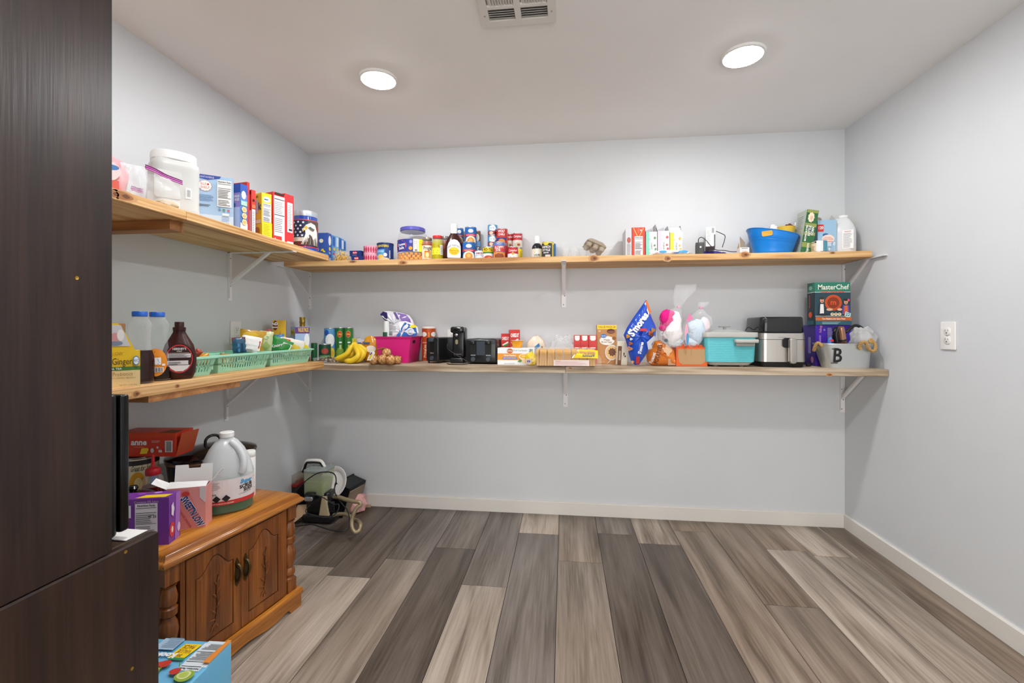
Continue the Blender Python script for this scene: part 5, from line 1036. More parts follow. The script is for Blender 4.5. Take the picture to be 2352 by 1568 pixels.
b0 = onL(1185, 838); carton('fruit_cup_box', 'white and orange fruit cup box beside the wide toaster', 1142.8, 1227, 799, b0.y, ZL, .10, m('#eef1f2', .45), fruit)
# cheese cracker boxes
def chz(p, w_, h): p.rect(w_*.03, 0, w_*.97, h*.985, m('#c9302a')); p.text('CHEEZ-IT', w_*.5, h*.83, h*.1, WHT, wmax=w_*.8, bold=1.5); p.poly([(w_*.1, h*.62), (w_*.8, h*.74), (w_*.9, h*.7), (w_*.3, h*.58)], m('#eef0e6')); p.poly([(w_*.25, h*.6), (w_*.85, h*.68), (w_*.85, h*.62), (w_*.3, h*.54)], m('#5a8a3a')); p.rect(w_*.12, h*.05, w_*.88, h*.5, m('#e6e2dc')); p.lines(w_*.16, h*.1, w_*.8, h*.46, 7, m('#9a8a84'))
carton('cracker_box', 'shorter red cheese cracker box behind the fruit cup box', 1151, 1170.5, 766, 2.82, ZL, .11, m('#b82a26', .4), chz, 'cheese cracker boxes', rz=R(-6))
carton('cracker_box', 'taller red cheese cracker box behind the fruit cup box', 1171, 1194, 757, 2.80, ZL, .12, m('#c23a36', .4), chz, 'cheese cracker boxes', rz=R(10), sides=lambda pl, pr, d, h: (pr.rect(0, 0, d, h, m('#e3b9b6')), pr.poly([(d*.2, h*.4), (d*.5, h*.9), (d*.8, h*.8), (d*.6, h*.3)], m('#d88a88'))))
# peach cup
a, b = atY(1174, 781, 2.74), atY(1203, 781, 2.74); t = thing('fruit_cup', 'small orange peach cup standing on the fruit cup box', 'cup', ((a.x+b.x)/2, b0.y+.05, 0)); z1 = atY(1188, 799, b0.y).z
t.location.z = z1+.0006; rr = (b.x-a.x)/2*.94; hh = a.z-z1-.002
G().lathe([(rr*.72, 0), (rr*.78, .003), (rr*.98, hh-.003), (rr*1.06, hh-.002), (rr*1.06, hh), (rr*.1, hh)], m('#f0a326', .25, coat=.3), n=28).obj('cup_wall', t); G().lathe([(rr*1.07, hh), (rr*1.07, hh+.001), (rr*.1, hh+.0012)], m('#e9e4da', .3), n=28).obj('film_lid', t)
# yellow snack sachet at the box corner
softbag('snack_sachet', 'yellow and clear sachet drooping over the fruit cup box corner', 1207, 1233, 813, 842, b0.y-.016, '#f0cf1c', 71, lambda p, w_, h: (p.ell(-w_*.2, h*.3, w_*.3, h*.26, m('#d9c2b4')), p.rect(-w_*.34, h*.25, -w_*.08, h*.4, m('#4a5aa0'))), dep=.008, amp=.2, z0=ZL+.001)
# bun bag, clear bag
softbag('bun_bag', 'round bag of flatbread with blue tag behind the bread loaf', 1208, 1255, 772, 832, 2.83, '#e6d6c0', 72, lambda p, w_, h: (p.poly([(-w_*.25, h*.5), (w_*.15, h*.78), (w_*.2, h*.66), (-w_*.18, h*.4)], m('#2f7ab4')), p.ell(-w_*.3, h*.45, w_*.12, h*.06, m('#e6a93a')), p.ell(w_*.3, h*.62, w_*.04, h*.04, m('#8a4a2a'))), dep=.03, amp=.1, z0=ZL+.001, group=None)
softbag('plastic_bag', 'empty clear plastic bag end rising behind the bread loaf', 1262, 1322, 768, 830, 2.82, '', 73, None, dep=.03, amp=.35, z0=ZL+.001, mat=FILM2, group=None)
# bread loaf in its bag
a, b = onL(1231, 841), onL(1372, 841); Yb_ = a.y; Lb = b.x-a.x; hb_ = atY(1280, 801, Yb_).z-ZL
t = thing('bread_loaf', 'long sliced sandwich loaf in clear bag with yellow label', 'bread', (a.x, Yb_, ZL), R(0))
CR_ = m('#d6a768', .7, bump=.3, bs=150); CM = m('#e2c491', .85, bump=.5, bs=220); ns = 22; db_ = .105
prof = [(0, .004), (0, hb_*.62), (-.006, hb_*.72), (-.004, hb_*.86), (.012, hb_*.95), (db_*.5, hb_), (db_-.012, hb_*.95), (db_+.004, hb_*.86), (db_+.006, hb_*.72), (db_, hb_*.62), (db_, .004)]
sl = None; mesh0 = None
for k in range(ns):
    if mesh0 is None:
        g = G(); thk = Lb*.95/ns; i2 = [(db_/2+(y_-db_/2)*.95, hb_*.5+(z_-hb_*.5)*.95) for y_, z_ in prof]
        g.loft([[(0.0006, y_, z_) for y_, z_ in prof], [(thk-.0008, y_, z_) for y_, z_ in prof]], CR_, False, False)
        g.loft([[(0.0005, y_, z_) for y_, z_ in prof], [(0.0002, y_, z_) for y_, z_ in i2]], CR_, False, False); g.add([(0.0002, y_, z_) for y_, z_ in i2], [tuple(range(len(i2)))], CM); g.add([(thk-.0008, y_, z_) for y_, z_ in prof], [tuple(range(len(prof)))], CM)
        o = g.obj('slice', t); mesh0 = o.data
    else:
        o = bpy.data.objects.new('slice', mesh0); COL.objects.link(o); o.parent = t
    o.location = (.004+k*thk, .0015*((k*7) % 3), 0); o.rotation_euler = (0, R(1.2*((k*5) % 3-1)), 0); o.scale = (1, 1, .97+.015*((k*11) % 3))
g = G(); g.sheet(lambda i, j: (-.012+(Lb+.035)*i, db_/2+(-db_*.56)*math.cos(PI*j)*(1-max(0, i-.9)*5) , .004+(hb_+.004)*math.sin(PI*j)**.55*(1-max(0, i-.88)*5)+.003*NZ.noise(Vector((i*24, j*9, 0)))), 40, 12, glass('#fff4e4', .08, .12)); g.obj('bag_film', t)
yl_ = lambda z_: -.0085 if z_ < hb_*.9 else -.004
p = Pr(lambda a_, b_, k: (a_, -.0085-k+max(0, b_-hb_*.78)*.9, b_)); x0, x1 = Lb*.6, Lb*1.0
p.poly([(x0, hb_*.5), (x1, hb_*.48), (x1+.0, hb_*.92), (x0+Lb*.1, hb_*.97), (x0+Lb*.05, hb_*.7)], m('#f3d20f')); p.poly([(x0, hb_*.5), (x0+Lb*.1, hb_*.97), (x0+Lb*.085, hb_*.98), (x0-Lb*.02, hb_*.5)], m('#f2efe6')); p.text('Sunbeam', Lb*.85, hb_*.63, hb_*.13, m('#1f3f8a'), wmax=Lb*.2, shear=.15, bold=1)
p.rect(Lb*.29, .005, Lb*.86, hb_*.38, m('#ead9d2')); p.lines(Lb*.31, .01, Lb*.84, hb_*.34, 5, m('#d6a9a4')); p.text('Sunbeam', Lb*.36, hb_*.32, hb_*.05, m('#b0524a')); p.obj('bag_print', t)
# three red juice boxes
for k, (u0, u1) in enumerate(((1318, 1333.5), (1334, 1351.5), (1352.5, 1371))):
    carton('juice_box', ['red little box first of three behind the bread, with script logo', 'red little box in the middle of three behind the bread', 'red little box of three behind the bread, next to the oatmeal'][k], u0, u1, 769.5, 2.80, ZL, .055, m('#cf2f2c', .4),
           lambda p, w_, h, k=k: (p.poly([(w_*.15, h*.98), (w_*.85, h*.98), (w_*.85, h*.86), (w_*.7, h*.81), (w_*.3, h*.81), (w_*.15, h*.86)], WHT), p.lines(w_*.18, h*.54, w_*.85, h*.6, 1, m('#f3dcd8'), .7), p.lines(w_*.2, h*.44, w_*.8, h*.51, 2, m('#f3c8c4')), p.ell(w_*.5, h*.3, w_*.12, h*.04, m('#f3dcd8'))), 'three red juice boxes')
# oatmeal box
def oat(p, w_, h):
    p.rect(0, h*.89, w_, h, m('#f2d431')); p.text('VALUE PACK 20', w_*.5, h*.945, h*.05, m('#b5851a'), wmax=w_*.88, bold=1); p.text('20', w_*.12, h*.84, h*.04, m('#f0e0c8'), bold=1); p.ell(w_*.7, h*.84, w_*.2, h*.06, m('#5c2c22')); p.ell(w_*.72, h*.82, w_*.2, h*.03, m('#8a5240'))
    p.ell(w_*.5, h*.6, w_*.38, h*.115, m('#f3efe6')); p.ell(w_*.33, h*.72, w_*.15, h*.05, m('#3a78c0')); p.text('Great Value', w_*.33, h*.72, h*.028, WHT, wmax=w_*.22, bold=1); p.text('Maple', w_*.5, h*.62, h*.045, m('#8a5a34')); p.text('Brown Sugar', w_*.5, h*.565, h*.045, m('#8a5a34'), wmax=w_*.56)
    p.ell(w_*.86, h*.66, w_*.1, h*.045, m('#9a5a28')); p.ell(w_*.74, h*.3, w_*.34, h*.2, m('#dcd8d2'), n=30); p.ell(w_*.74, h*.3, w_*.29, h*.17, m('#dfb877'), n=30); p.ell(w_*.76, h*.31, w_*.18, h*.1, m('#6b4024'), sc=.14, nsc=9, n=40); p.poly([(w_*.5, h*.0+.004), (w_*.53, h*.0+.004), (w_*.74, h*.12), (w_*.7, h*.14)], m('#cfc9c0')); p.lines(w_*.08, h*.05, w_*.45, h*.08, 1, m('#e6c49a'))
b_ = onL(1394, 836); carton('oatmeal_box', 'tan oatmeal box with yellow VALUE PACK 20 top band', 1371.5, 1416.5, 746, b_.y, ZL, .08, m('#c0874d', .45), oat)
def brn(p, w_, h): p.rect(w_*.05, 0, w_*.42, h*.8, m('#7a4e2e')); p.bars(w_*.16, h*.2, w_*.34, h*.6, 3, m('#efe2cc')); p.poly([(w_*.62, h*.35), (w_*.74, h*.5), (w_*.62, h*.55)], BLK); p.ell(w_*.78, h*.38, w_*.06, h*.04, BLK); p.ell(w_*.4, h*.93, w_*.03, h*.01, GREYP)
b_ = onL(1428, 838); carton('bar_carton', 'small cream and brown carton leaning against the oatmeal box', 1413, 1437, 784, b_.y, ZL, .04, m('#efe6d2', .45), brn, lean=R(3), rz=R(3), x=atY(1428, 838, b_.y).x)
# blue marshmallow bag
Ys = 2.66
def shape_bag(name, label, pts, Y, dep, c, art, seed, z0=ZL, cat='bag', mat=None):
    """pillow bag with a traced outline, given real thickness"""
    W = [atY(u, v, Y) for u, v in pts]; cx = sum(p.x for p in W)/len(W); t = thing(name, label, cat, (cx, Y, z0))
    P = [(p.x-cx, max(p.z-z0, .002)) for p in W]; n = len(P); mx, mz = sum(p[0] for p in P)/n, sum(p[1] for p in P)/n
    D = []     # denser outline
    for i in range(n):
        a, b = P[i], P[(i+1) % n]
        for k in range(5): D.append((a[0]+(b[0]-a[0])*k/5, a[1]+(b[1]-a[1])*k/5))
    g = G(); N = len(D); mt = mat or m(c, .22, coat=.5)
    for s in (-1, 1):
        rings = []
        for q in range(0, 9):
            f = 1-q/8*.98; hh = dep*math.sqrt(max(0, 1-f*f))
            rings.append([(mx+(x-mx)*f, s*(hh+.010*NZ.noise(Vector((x*30, z*30, seed)))*(1-f*.6)*(q > 0)), mz+(z-mz)*f) for x, z in D])
        g.loft(rings, mt, False, True)
    g.obj('bag', t, smooth=70)
    def surf(a, b, k): # a,b relative to centre cx / z0
        dx, dz = a-mx, b-mz; best = 1e-6
        ang = math.atan2(dz, dx); best = min(D, key=lambda q: abs(((math.atan2(q[1]-mz, q[0]-mx)-ang+PI) % (2*PI))-PI)); R_ = math.hypot(best[0]-mx, best[1]-mz); f = min(.97, math.hypot(dx, dz)/R_)
        return (a, -(dep*math.sqrt(1-f*f)+.005+k), b)
    if art: p = Pr(surf); art(p, lambda u, v: (atY(u, v, Y).x-cx, atY(u, v, Y).z-z0)); p.obj('bag_print', t)
    return t
def smo(p, L):
    q = lambda *uv: [L(u, v) for u, v in uv]; s = 2.55/F
    p.poly(q((1481, 692), (1485, 690), (1494, 716), (1490, 722)), m('#e8742a')); p.poly(q((1479, 697), (1481, 694), (1489, 720), (1488, 725)), WHT)
    a = L(1464, 745); p.text("S'mores", a[0], a[1], 15*s, WHT, rot=R(54), wmax=62*s, bold=2); a = L(1474, 757); p.rect(a[0]-8*s, a[1]-3*s, a[0]+8*s, a[1]+3*s, RED)
    a = L(1469, 798); p.text("S'mores", a[0], a[1], 7*s, WHT, rot=R(78), wmax=28*s, bold=2); a = L(1463, 826); p.rect(a[0]-4*s, a[1]-9*s, a[0]+4*s, a[1]+9*s, m('#d03a3a'))
    for (u, v, r_, c) in ((1497, 758, 5, '#a87a3a'), (1490, 764, 5, '#b0502c'), (1494, 769, 4, '#6a3a1c'), (1440, 772, 4, '#e0a03a'), (1446, 788, 4, '#b8643a'), (1445, 800, 5, '#c98a6a'), (1452, 830, 3, '#d9a06a'), (1447, 778, 3, '#e6e8ee')): a = L(u, v); p.ell(a[0], a[1], r_*s, r_*s, m(c), sc=.2, nsc=3)
    p.poly(q((1482, 785), (1500, 770), (1504, 776), (1494, 790), (1496, 800), (1486, 802)), m('#cfd2da'))
shape_bag('marshmallow_bag', 'big blue smores snack bag standing crumpled on its tip', [(1484, 688), (1490, 710), (1498, 732), (1507, 752), (1506, 770), (1501, 785), (1493, 802), (1480, 820), (1468, 837), (1458, 838), (1449, 828), (1444, 812), (1441, 795), (1436, 778), (1432, 769), (1440, 752), (1454, 730), (1470, 708)], Ys, .045, '#1b4fc0', smo, 3)
def bagA(p, L):
    q = lambda *uv: [L(u, v) for u, v in uv]; s = 2.72/F
    p.poly(q((875, 722), (882, 715), (892, 718), (895, 728), (892, 738), (884, 732)), m('#2c2460')); p.poly(q((905, 717), (911, 717), (922, 733), (916, 733)), m('#5a4a8a')); p.poly(q((914, 718), (934, 722), (944, 733), (948, 746), (926, 736)), m('#7d5aa8'))
def bagB(p, L):
    q = lambda *uv: [L(u, v) for u, v in uv]; s = 2.68/F
    p.poly(q((932, 740), (937, 742), (922, 772), (914, 772)), m('#2668b8')); p.poly(q((940, 743), (957, 752), (960, 766), (957, 772), (926, 772)), m('#2668b8')); a = L(946, 761); p.ring(a[0], a[1], 6*s, 9*s, m('#dfe6f0')); p.ell(a[0], a[1], 3*s, 3*s, m('#dfe6f0')); a = L(951, 749); p.ell(a[0], a[1], 8*s, 4*s, YEL)
    a = L(900, 765); p.bars(a[0]-5*s, a[1]-5*s, a[0]+6*s, a[1]+5*s, 9, BLK); p.lines(*L(900, 757), *L(915, 748), 4, m('#8d8d98'))
shape_bag('chip_bag', 'white and purple snack bag standing up in the pink bin', [(873, 723), (882, 714), (895, 714), (908, 716), (925, 719), (940, 724), (948, 735), (953, 752), (946, 774), (925, 800), (888, 800), (889, 760), (892, 742), (881, 733)], Yp+.125, .035, '#dcdbe2', bagA, 61, z0=ZL+.012)
shape_bag('cookie_bag', 'white and blue snack bag at the front of the pink bin', [(890, 775), (897, 758), (905, 744), (916, 738), (932, 737), (946, 742), (959, 751), (962, 765), (948, 776), (922, 800), (898, 800)], Yp+.055, .03, '#e6e8ec', bagB, 62, z0=ZL+.012)
# potato bag
def pot(p, L):
    s = 2.55/F; a = L(1496, 821); p.text('Russet', a[0], a[1], 7*s, WHT, rot=R(72), wmax=28*s, bold=1); a = L(1509, 812); p.text('POTATOES', a[0], a[1], 9*s, m('#5a2c14'), rot=R(76), wmax=46*s, bold=1)
    p.poly([L(u, v) for u, v in ((1530, 822), (1548, 826), (1550, 838), (1532, 838))], m('#e0b493')); a = L(1530, 803); p.ell(a[0], a[1], 9*s, 12*s, m('#d8b08a'), sc=.2, nsc=4)
shape_bag('potato_bag', 'orange plastic potato bag slumped below the cotton candy', [(1503, 783), (1516, 781), (1527, 789), (1540, 797), (1549, 803), (1552, 820), (1554, 838), (1540, 841), (1515, 840), (1496, 839), (1486, 830), (1484, 816), (1490, 804), (1498, 796)], 2.72, .045, '#db7c2c', pot, 8)
# orange carton with kraft window
def oc(p, w_, h): p.poly([(w_*.1, h*.2), (w_*.2, h*.1), (w_*.8, h*.1), (w_*.93, h*.25), (w_*.95, h*.9), (w_*.06, h*.9), (w_*.06, h*.5)], m('#b8946a', .8)); p.rect(w_*.48, h*.5, w_*.49, h*.9, m('#9c7a54'))
b_ = onL(1586, 841); t = carton('snack_carton', 'torn orange carton showing brown cardboard below the blue cotton candy', 1553, 1625, 797, b_.y, ZL, .13, m('#e0601f', .45), oc)
_, ww, hh = fit(1553, 1625, 797, b_.y, ZL); 
for k in range(7): flap(t, [(-ww*.5+ww*k/7, .0, hh), (-ww*.5+ww*(k+1)/7, .0, hh), (-ww*.5+ww*(k+.7)/7, -.002, hh+.008+.006*((k*5) % 3)), (-ww*.5+ww*(k+.2)/7, -.001, hh+.004+.008*((k*3) % 2))], m('#d9531c', .5), .001, 'torn_edge')
# cotton candy bags
def puff(name, label, parts, seed, Y, film_top, knot, artist=None):
    cx = atY(parts[0][0], parts[0][1], Y).x; t = thing(name, label, 'cotton candy', (cx, Y, ZL+.0))
    s = 2.62/F; lo_ = 9
    for k, (u, v, ru, rv, c, dy) in enumerate(parts):
        q = atY(u, v, Y); lump(seed+k, (q.x-cx, dy, q.z-ZL), ru*s, min(ru, rv)*s*.75, rv*s, m(c, .95, bump=.6, bs=90), amp=.16, flat_base=False).obj('cotton_floss', t, smooth=60)
    q = [atY(u, v, Y) for u, v in film_top]; b = [(p.x-cx, p.z-ZL) for p in q]
    # film: body below the knot and flare above
    (kx, kz) = (atY(*knot, Y).x-cx, atY(*knot, Y).z-ZL)
    xs_ = [p[0] for p in b]; zs2 = [p[1] for p in b]
    g = G(); rings = []
    for z_, xa, xb in parts_film[name+str(seed)]:
        za = atY(1550, z_, Y).z-ZL; x0, x1 = atY(xa, z_, Y).x-cx, atY(xb, z_, Y).x-cx; rg = []
        for j in range(26):
            a = 2*PI*j/26; f = 1+.1*NZ.noise(Vector((math.cos(a)*2, math.sin(a)*2, z_*.05+seed)))+.08*NZ.noise(Vector((a*6, z_*.1, seed)))
            rg.append(((x0+x1)/2+(x1-x0)/2*f*math.cos(a), min((x1-x0)/2, .05)*f*math.sin(a)*.8, max(za, .003) if za > 0 else .003))
        rings.append(rg)
    g.loft(rings, FILM, True, False); g.obj('bag_film', t, smooth=70)
    q = Vector((kx, 0, kz)); G().lathe([(.008, -.008), (.011, 0), (.008, .008)], m('#f0a8c8', .4), n=12, xf=Matrix.Translation(q)).obj('twist_tie', t)
    if artist: p = Pr(lambda a, b_, k: (a, -.055-k, b_)); artist(p, lambda u, v: (atY(u, v, Y).x-cx, atY(u, v, Y).z-ZL), s); p.obj('bag_print', t)
    return t
parts_film = {'cotton_candy70': [(797, 1520, 1560), (780, 1511, 1567), (755, 1508, 1568), (730, 1512, 1567), (715, 1530, 1566), (706, 1552, 1565), (700, 1548, 1568), (685, 1546, 1580), (668, 1546, 1596), (654, 1552, 1600)],
              'cotton_candy80': [(799, 1570, 1600), (785, 1564, 1609), (765, 1564, 1616), (745, 1570, 1637), (730, 1582, 1635), (718, 1597, 1622), (708, 1606, 1613), (702, 1602, 1624), (694, 1605, 1630)]}
puff('cotton_candy', 'bag of pink and white cotton candy with a tall knotted top', [(1545, 760, 21, 32, '#f4f0ee', 0), (1529, 733, 15, 22, '#e0187f', -.01), (1537, 722, 13, 10, '#e0187f', -.006), (1521, 752, 9, 8, '#e0187f', -.014), (1548, 784, 18, 12, '#dfe9f2', 0), (1551, 735, 13, 20, '#f6f1f2', .0), (1535, 772, 14, 14, '#efe9e8', -.005)], 70, 2.71, [(1509, 700)], (1559, 705),
     lambda p, L, s: (p.text('CANDY', *L(1527, 766), 9*s, m('#cfcac8'), wmax=30*s, bold=1), p.ell(*L(1525, 781), 4*s, 4*s, m('#3f5a62'))))
puff('cotton_candy', 'bag of pale blue cotton candy on the orange carton', [(1600, 762, 19, 28, '#cfe0ee', 0), (1592, 752, 14, 16, '#d8e6f1', -.01), (1620, 748, 13, 19, '#f0dfe2', .02), (1590, 786, 18, 12, '#d5e3ef', 0), (1600, 780, 10, 14, '#cfe0ee', .0)], 80, 2.73, [(1564, 700)], (1610, 707),
     lambda p, L, s: (p.poly([L(u, v) for u, v in ((1577, 720), (1586, 732), (1570, 740))], m('#e87aa8')), p.ell(*L(1571, 766), 4*s, 22*s, m('#eaa6b8')), p.ell(*L(1573, 778), 3*s, 14*s, m('#3f9ac4'))))
# turquoise slow cooker
TQ = m('#63c7cf', .35); TQG = m('#a5a49e', .4); a, b = onL(1624, 842), onL(1739, 842); Yc = a.y
zt_, zr_ = atY(1680, 775, Yc).z-ZL, atY(1680, 763, Yc).z-ZL; wc = atY(1741, 780, Yc).x-atY(1617, 780, Yc).x; cxm = (atY(1741, 780, Yc).x+atY(1617, 780, Yc).x)/2
wc *= .975; t = thing('slow_cooker', 'rectangular turquoise slow cooker with grey lid and handle', 'slow cooker', (cxm, Yc+.10, ZL)); dc = .20
zb_ = atY(1680, 831, Yc).z-ZL
G().rbox(wc*.8, dc*.86, .008, zb_, .03, TQG, tx=1.13, ty=1.08, bev=.004).obj('base', t)
G().rbox(wc*.93, dc*.97, zb_, zt_, .022, TQ, tx=1.06, ty=1.03).obj('body', t)
rb = G()
for k in range(1, 14):
    f = k/14; z_ = zb_+(zt_-zb_)*f; kx, ky = wc*(.93+.0558*f), dc*(.97+.0291*f); rb.rbox(kx+.0016, ky+.0016, z_-.0008, z_+.0008, .022, m('#55b4bd', .35))
rb.obj('rib_lines', t)
for s in (-1, 1): G().lathe([(.012, 0), (.013, .009)], m('#77766f', .5), n=14, xf=Matrix.Translation((s*wc*.25, -dc*.3, 0))).obj('foot', t); G().lathe([(.012, 0), (.013, .009)], m('#77766f', .5), n=14, xf=Matrix.Translation((s*wc*.25, dc*.3, 0))).obj('foot', t)
LG = m('#b9b8b2', .3); ld = G().rbox(wc*1.07, dc*1.1, zt_+.0005, zr_, .03, LG, bev=.004).obj('lid', t)
G().rbox(wc*.8, dc*.8, zr_, zr_+.016, .04, glass('#c9ccc8', .5, .08), tx=.6, ty=.6).obj('lid_dome', ld)
zk = atY(1676, 749, Yc).z-ZL; g = G(); g.lathe([(.008, zr_+.014), (.008, zk-.004)], LG, n=14); g.rbox(.066, .034, zk-.005, zk+.001, .012, m('#8f8e88', .35), bev=.0015); g.obj('knob', t)
hx = atY(1711, 787, Yc).x-cxm; hz = atY(1711, 787, Yc).z-ZL; g = G(); g.rbox(.125, .04, hz, hz+.02, .012, LG, bev=.005, xf=Matrix.Translation((hx, -dc*.5-.02, 0))); g.rbox(.1, .024, hz-.018, hz, .006, m('#9a9992', .4), bev=.003, xf=Matrix.Translation((hx-.004, -dc*.5-.012, 0))); g.obj('handle', t)
path = wpath([(1712, 760), (1716, 753), (1722, 752), (1730, 757), (1736, 753), (1741, 759)], 2.79); o_ = Vector(t.location); G().tube([q-o_ for q in path], .003, CABLE, n=7).obj('cord', t)
# air fryer
SS = m('#c4bfb8', .3, .85, bs=3); FB = m('#17171a', .18, coat=.3)
a, b = onL(1752, 843), onL(1851, 843); Ya = a.y; a2, b2 = atY(1747, 780, Ya), atY(1855, 780, Ya); wa = b2.x-a2.x; da = .25
t = thing('air_fryer', 'steel and black air fryer with vertical basket handle', 'air fryer', ((a2.x+b2.x)/2, Ya+da/2, ZL))
zz = lambda v: atY(1800, v, Ya).z-ZL
G().rbox(wa*.93, da*.93, 0, zz(831), .03, m('#0f0f11', .4), tx=1.04, ty=1.04).obj('base', t)
G().rbox(wa, da, zz(831), zz(780), .035, SS).obj('basket_front', t); G().rbox(wa*1.0, da, zz(779), zz(765), .035, SS, tx=.985, ty=.985).obj('collar', t); G().rbox(wa*.985, da*.985, zz(780.2), zz(778.8), .034, TB2).obj('seam', t)
G().rbox(wa*.96, da*.97, zz(765), zz(727), .034, FB, bev=.010, tx=.97, ty=.97).obj('top_housing', t)
hx = atY(1815, 800, Ya).x-t.location.x; z0_, z1_ = zz(834), zz(776)
g = G(); g.rbox(.036, z1_-z0_, 0, .028, .016, m('#a9a59e', .35, .6), bev=.004, xf=Matrix.Translation((hx, -da/2-.012, (z0_+z1_)/2)) @ Matrix.Rotation(PI/2, 4, 'X')); g.obj('handle', t)
g = G(); g.rbox(.05, .055, 0, .02, .018, TB2, xf=Matrix.Translation((hx-.018, -da/2+.010, zz(787))) @ Matrix.Rotation(PI/2, 4, 'X')); g.obj('release_recess', t)
p = Pr(flat(0, -da/2)); p.lines(-.03, zz(775), .02, zz(773), 1, GREYP, .5); p.obj('brand_print', t)
path = wpath([(1852, 836), (1858, 838), (1862, 840)], [Ya+.02, Ya+.01, Ya]); tag(G().rbox(.02, .022, 0, .016, .005, BLK, bev=.003).obj('power_plug', loc=(onL(1863, 842).x, onL(1863, 841).y, ZL)), 'little black plug lying between the air fryer and purple box', 'plug')
# purple box with the cooking game on it
def purp(p, w_, h):
    for b in (.08, .9): p.text('Kellogg', w_*.14, h*b, h*.05, m('#e08ab0'), rot=PI/2, wmax=h*.17, bold=1)
    p.bars(w_*.1, h*.25, w_*.16, h*.75, 2, m('#c9a8e0')); p.rect(w_*.32, h*.62, w_*.5, h*.95, m('#3f2f8a')); p.lines(w_*.33, h*.63, w_*.49, h*.94, 16, m('#b8a8d8')); p.lines(w_*.3, h*.1, w_*.38, h*.35, 6, m('#a890d0')); p.ell(w_*.21, h*.33, w_*.02, h*.015, m('#e03a5a')); p.ell(w_*.24, h*.88, w_*.03, h*.025, m('#8a7ac8'))
b_ = onL(1914, 841); Yq = b_.y
t = carton('cereal_box', 'purple cereal box under the cooking game box', 1873, 1955, 746, Yq, ZL, .13, m('#4c2cb0', .4), purp, sides=lambda pl, pr, d, h: (pl.rect(0, 0, d, h, m('#4a3a8c')), pl.bars(d*.42, h*.3, d*.62, h*.7, 3, m('#cfc4e6')), pl.ell(d*.75, h*.15, d*.12, h*.08, m('#d88ab0'))))
_, wq, hq = fit(1873, 1955, 746, Yq, ZL)
OR_, TEAL, DTEAL = m('#d9541e', .4), m('#2f7d68', .4), m('#28444f', .4); SKIN = m('#d9a07c', .5)
def mc(p, w_, h):
    p.rect(0, h*.78, w_, h, TEAL); p.text('MasterChef', w_*.52, h*.885, h*.115, m('#efeedd'), wmax=w_*.86, bold=.6); p.rect(0, h*.765, w_, h*.775, WHT); p.text('Family Cooking Game', w_*.5, h*.775, h*.04, OR_, wmax=w_*.7, bold=2)
    p.rect(0, h*.2, w_, h*.76, DTEAL); p.ell(w_*.52, h*.52, w_*.165, w_*.165, m('#8a3414'), n=36); p.ring(w_*.52, h*.52, w_*.17, w_*.235, OR_, n=36); p.ring(w_*.52, h*.52, w_*.198, w_*.206, m('#7a3014'), n=36); p.text('m', w_*.52, h*.525, h*.12, OR_, bold=1.2, wmax=w_*.24)
    # two cooks
    for (cx_, top, hair, sh, ap) in ((.2, .66, '#3a2a22', '#28323c', '#eceae6'), (.86, .62, '#33241e', '#5a4a9a', '#d8622a')):
        p.poly([(w_*(cx_-.11), h*.24), (w_*(cx_+.11), h*.24), (w_*(cx_+.09), h*(top-.16)), (w_*(cx_-.09), h*(top-.16))], m(sh)); p.poly([(w_*(cx_-.06), h*.24), (w_*(cx_+.06), h*.24), (w_*(cx_+.045), h*(top-.17)), (w_*(cx_-.045), h*(top-.17))], m(ap)); p.ell(w_*cx_, h*(top-.08), w_*.055, h*.065, SKIN); p.ell(w_*cx_, h*(top-.035), w_*.058, h*.03, m(hair)); p.ell(w_*cx_, h*(top-.11), w_*.02, h*.012, m('#8a3a34'))
    p.ell(w_*.93, h*.58, w_*.03, h*.03, m('#e0557a')); p.ell(w_*.4, h*.36, w_*.09, h*.03, m('#e0b090')); p.ell(w_*.68, h*.36, w_*.07, h*.03, m('#e0b090')); p.rect(0, h*.19, w_, h*.215, m('#8fa0a0')); p.ell(w_*.22, h*.24, w_*.16, h*.03, m('#2a2a2c')); 
    for k in range(3): p.ell(w_*(.47+.1*k), h*.25, w_*.05, h*.035, m('#e9dcc0')); p.ell(w_*(.47+.1*k), h*.255, w_*.025, h*.018, m('#c98a3a'))
    p.poly([(w_*.8, h*.2), (w_*.95, h*.16), (w_*.98, h*.27), (w_*.83, h*.31)], m('#cfe6e2')); p.text('22', w_*.89, h*.24, h*.07, m('#1f7a8a'), bold=1, rot=-.15); p.rect(0, h*.1, w_, h*.18, m('#c2622c')); p.text('Turn Mealtime into Game Time!', w_*.5, h*.14, h*.035, m('#f6ead6'), wmax=w_*.64, bold=1); p.rect(0, 0, w_, h*.095, m('#2f5f6a')); p.lines(w_*.18, h*.02, w_*.75, h*.08, 3, m('#a9c4c6'))
_, wm, _ = fit(1870.5, 1955, 650, Yq, ZL); hm = atY(1912, 648.5, Yq).z-(ZL+hq)
xm = (atY(1870.5, 700, Yq).x+atY(1953, 700, Yq).x)/2
t = carton('board_game', 'teal cooking game box with orange ring logo, upright on the purple box', 1870.5, 1953, 648.5, Yq, ZL+hq+.0006, .075, m('#2b4a50', .4), mc, h=hm, x=xm, sides=lambda pl, pr, d, h: (pl.rect(0, h*.78, d, h, TEAL), pl.rect(0, h*.1, d, h*.765, m('#24343c')), pl.rect(0, h*.765, d, h*.775, WHT), pl.ell(d*.5, h*.88, d*.25, h*.05, m('#8fc0b0')), pl.text('MasterChef', d*.4, h*.55, d*.14, OR_, rot=PI/2, wmax=h*.3, bold=1), pl.ell(d*.5, h*.24, d*.25, h*.07, OR_), pl.rect(0, 0, d, h*.1, m('#2f5f6a'))))
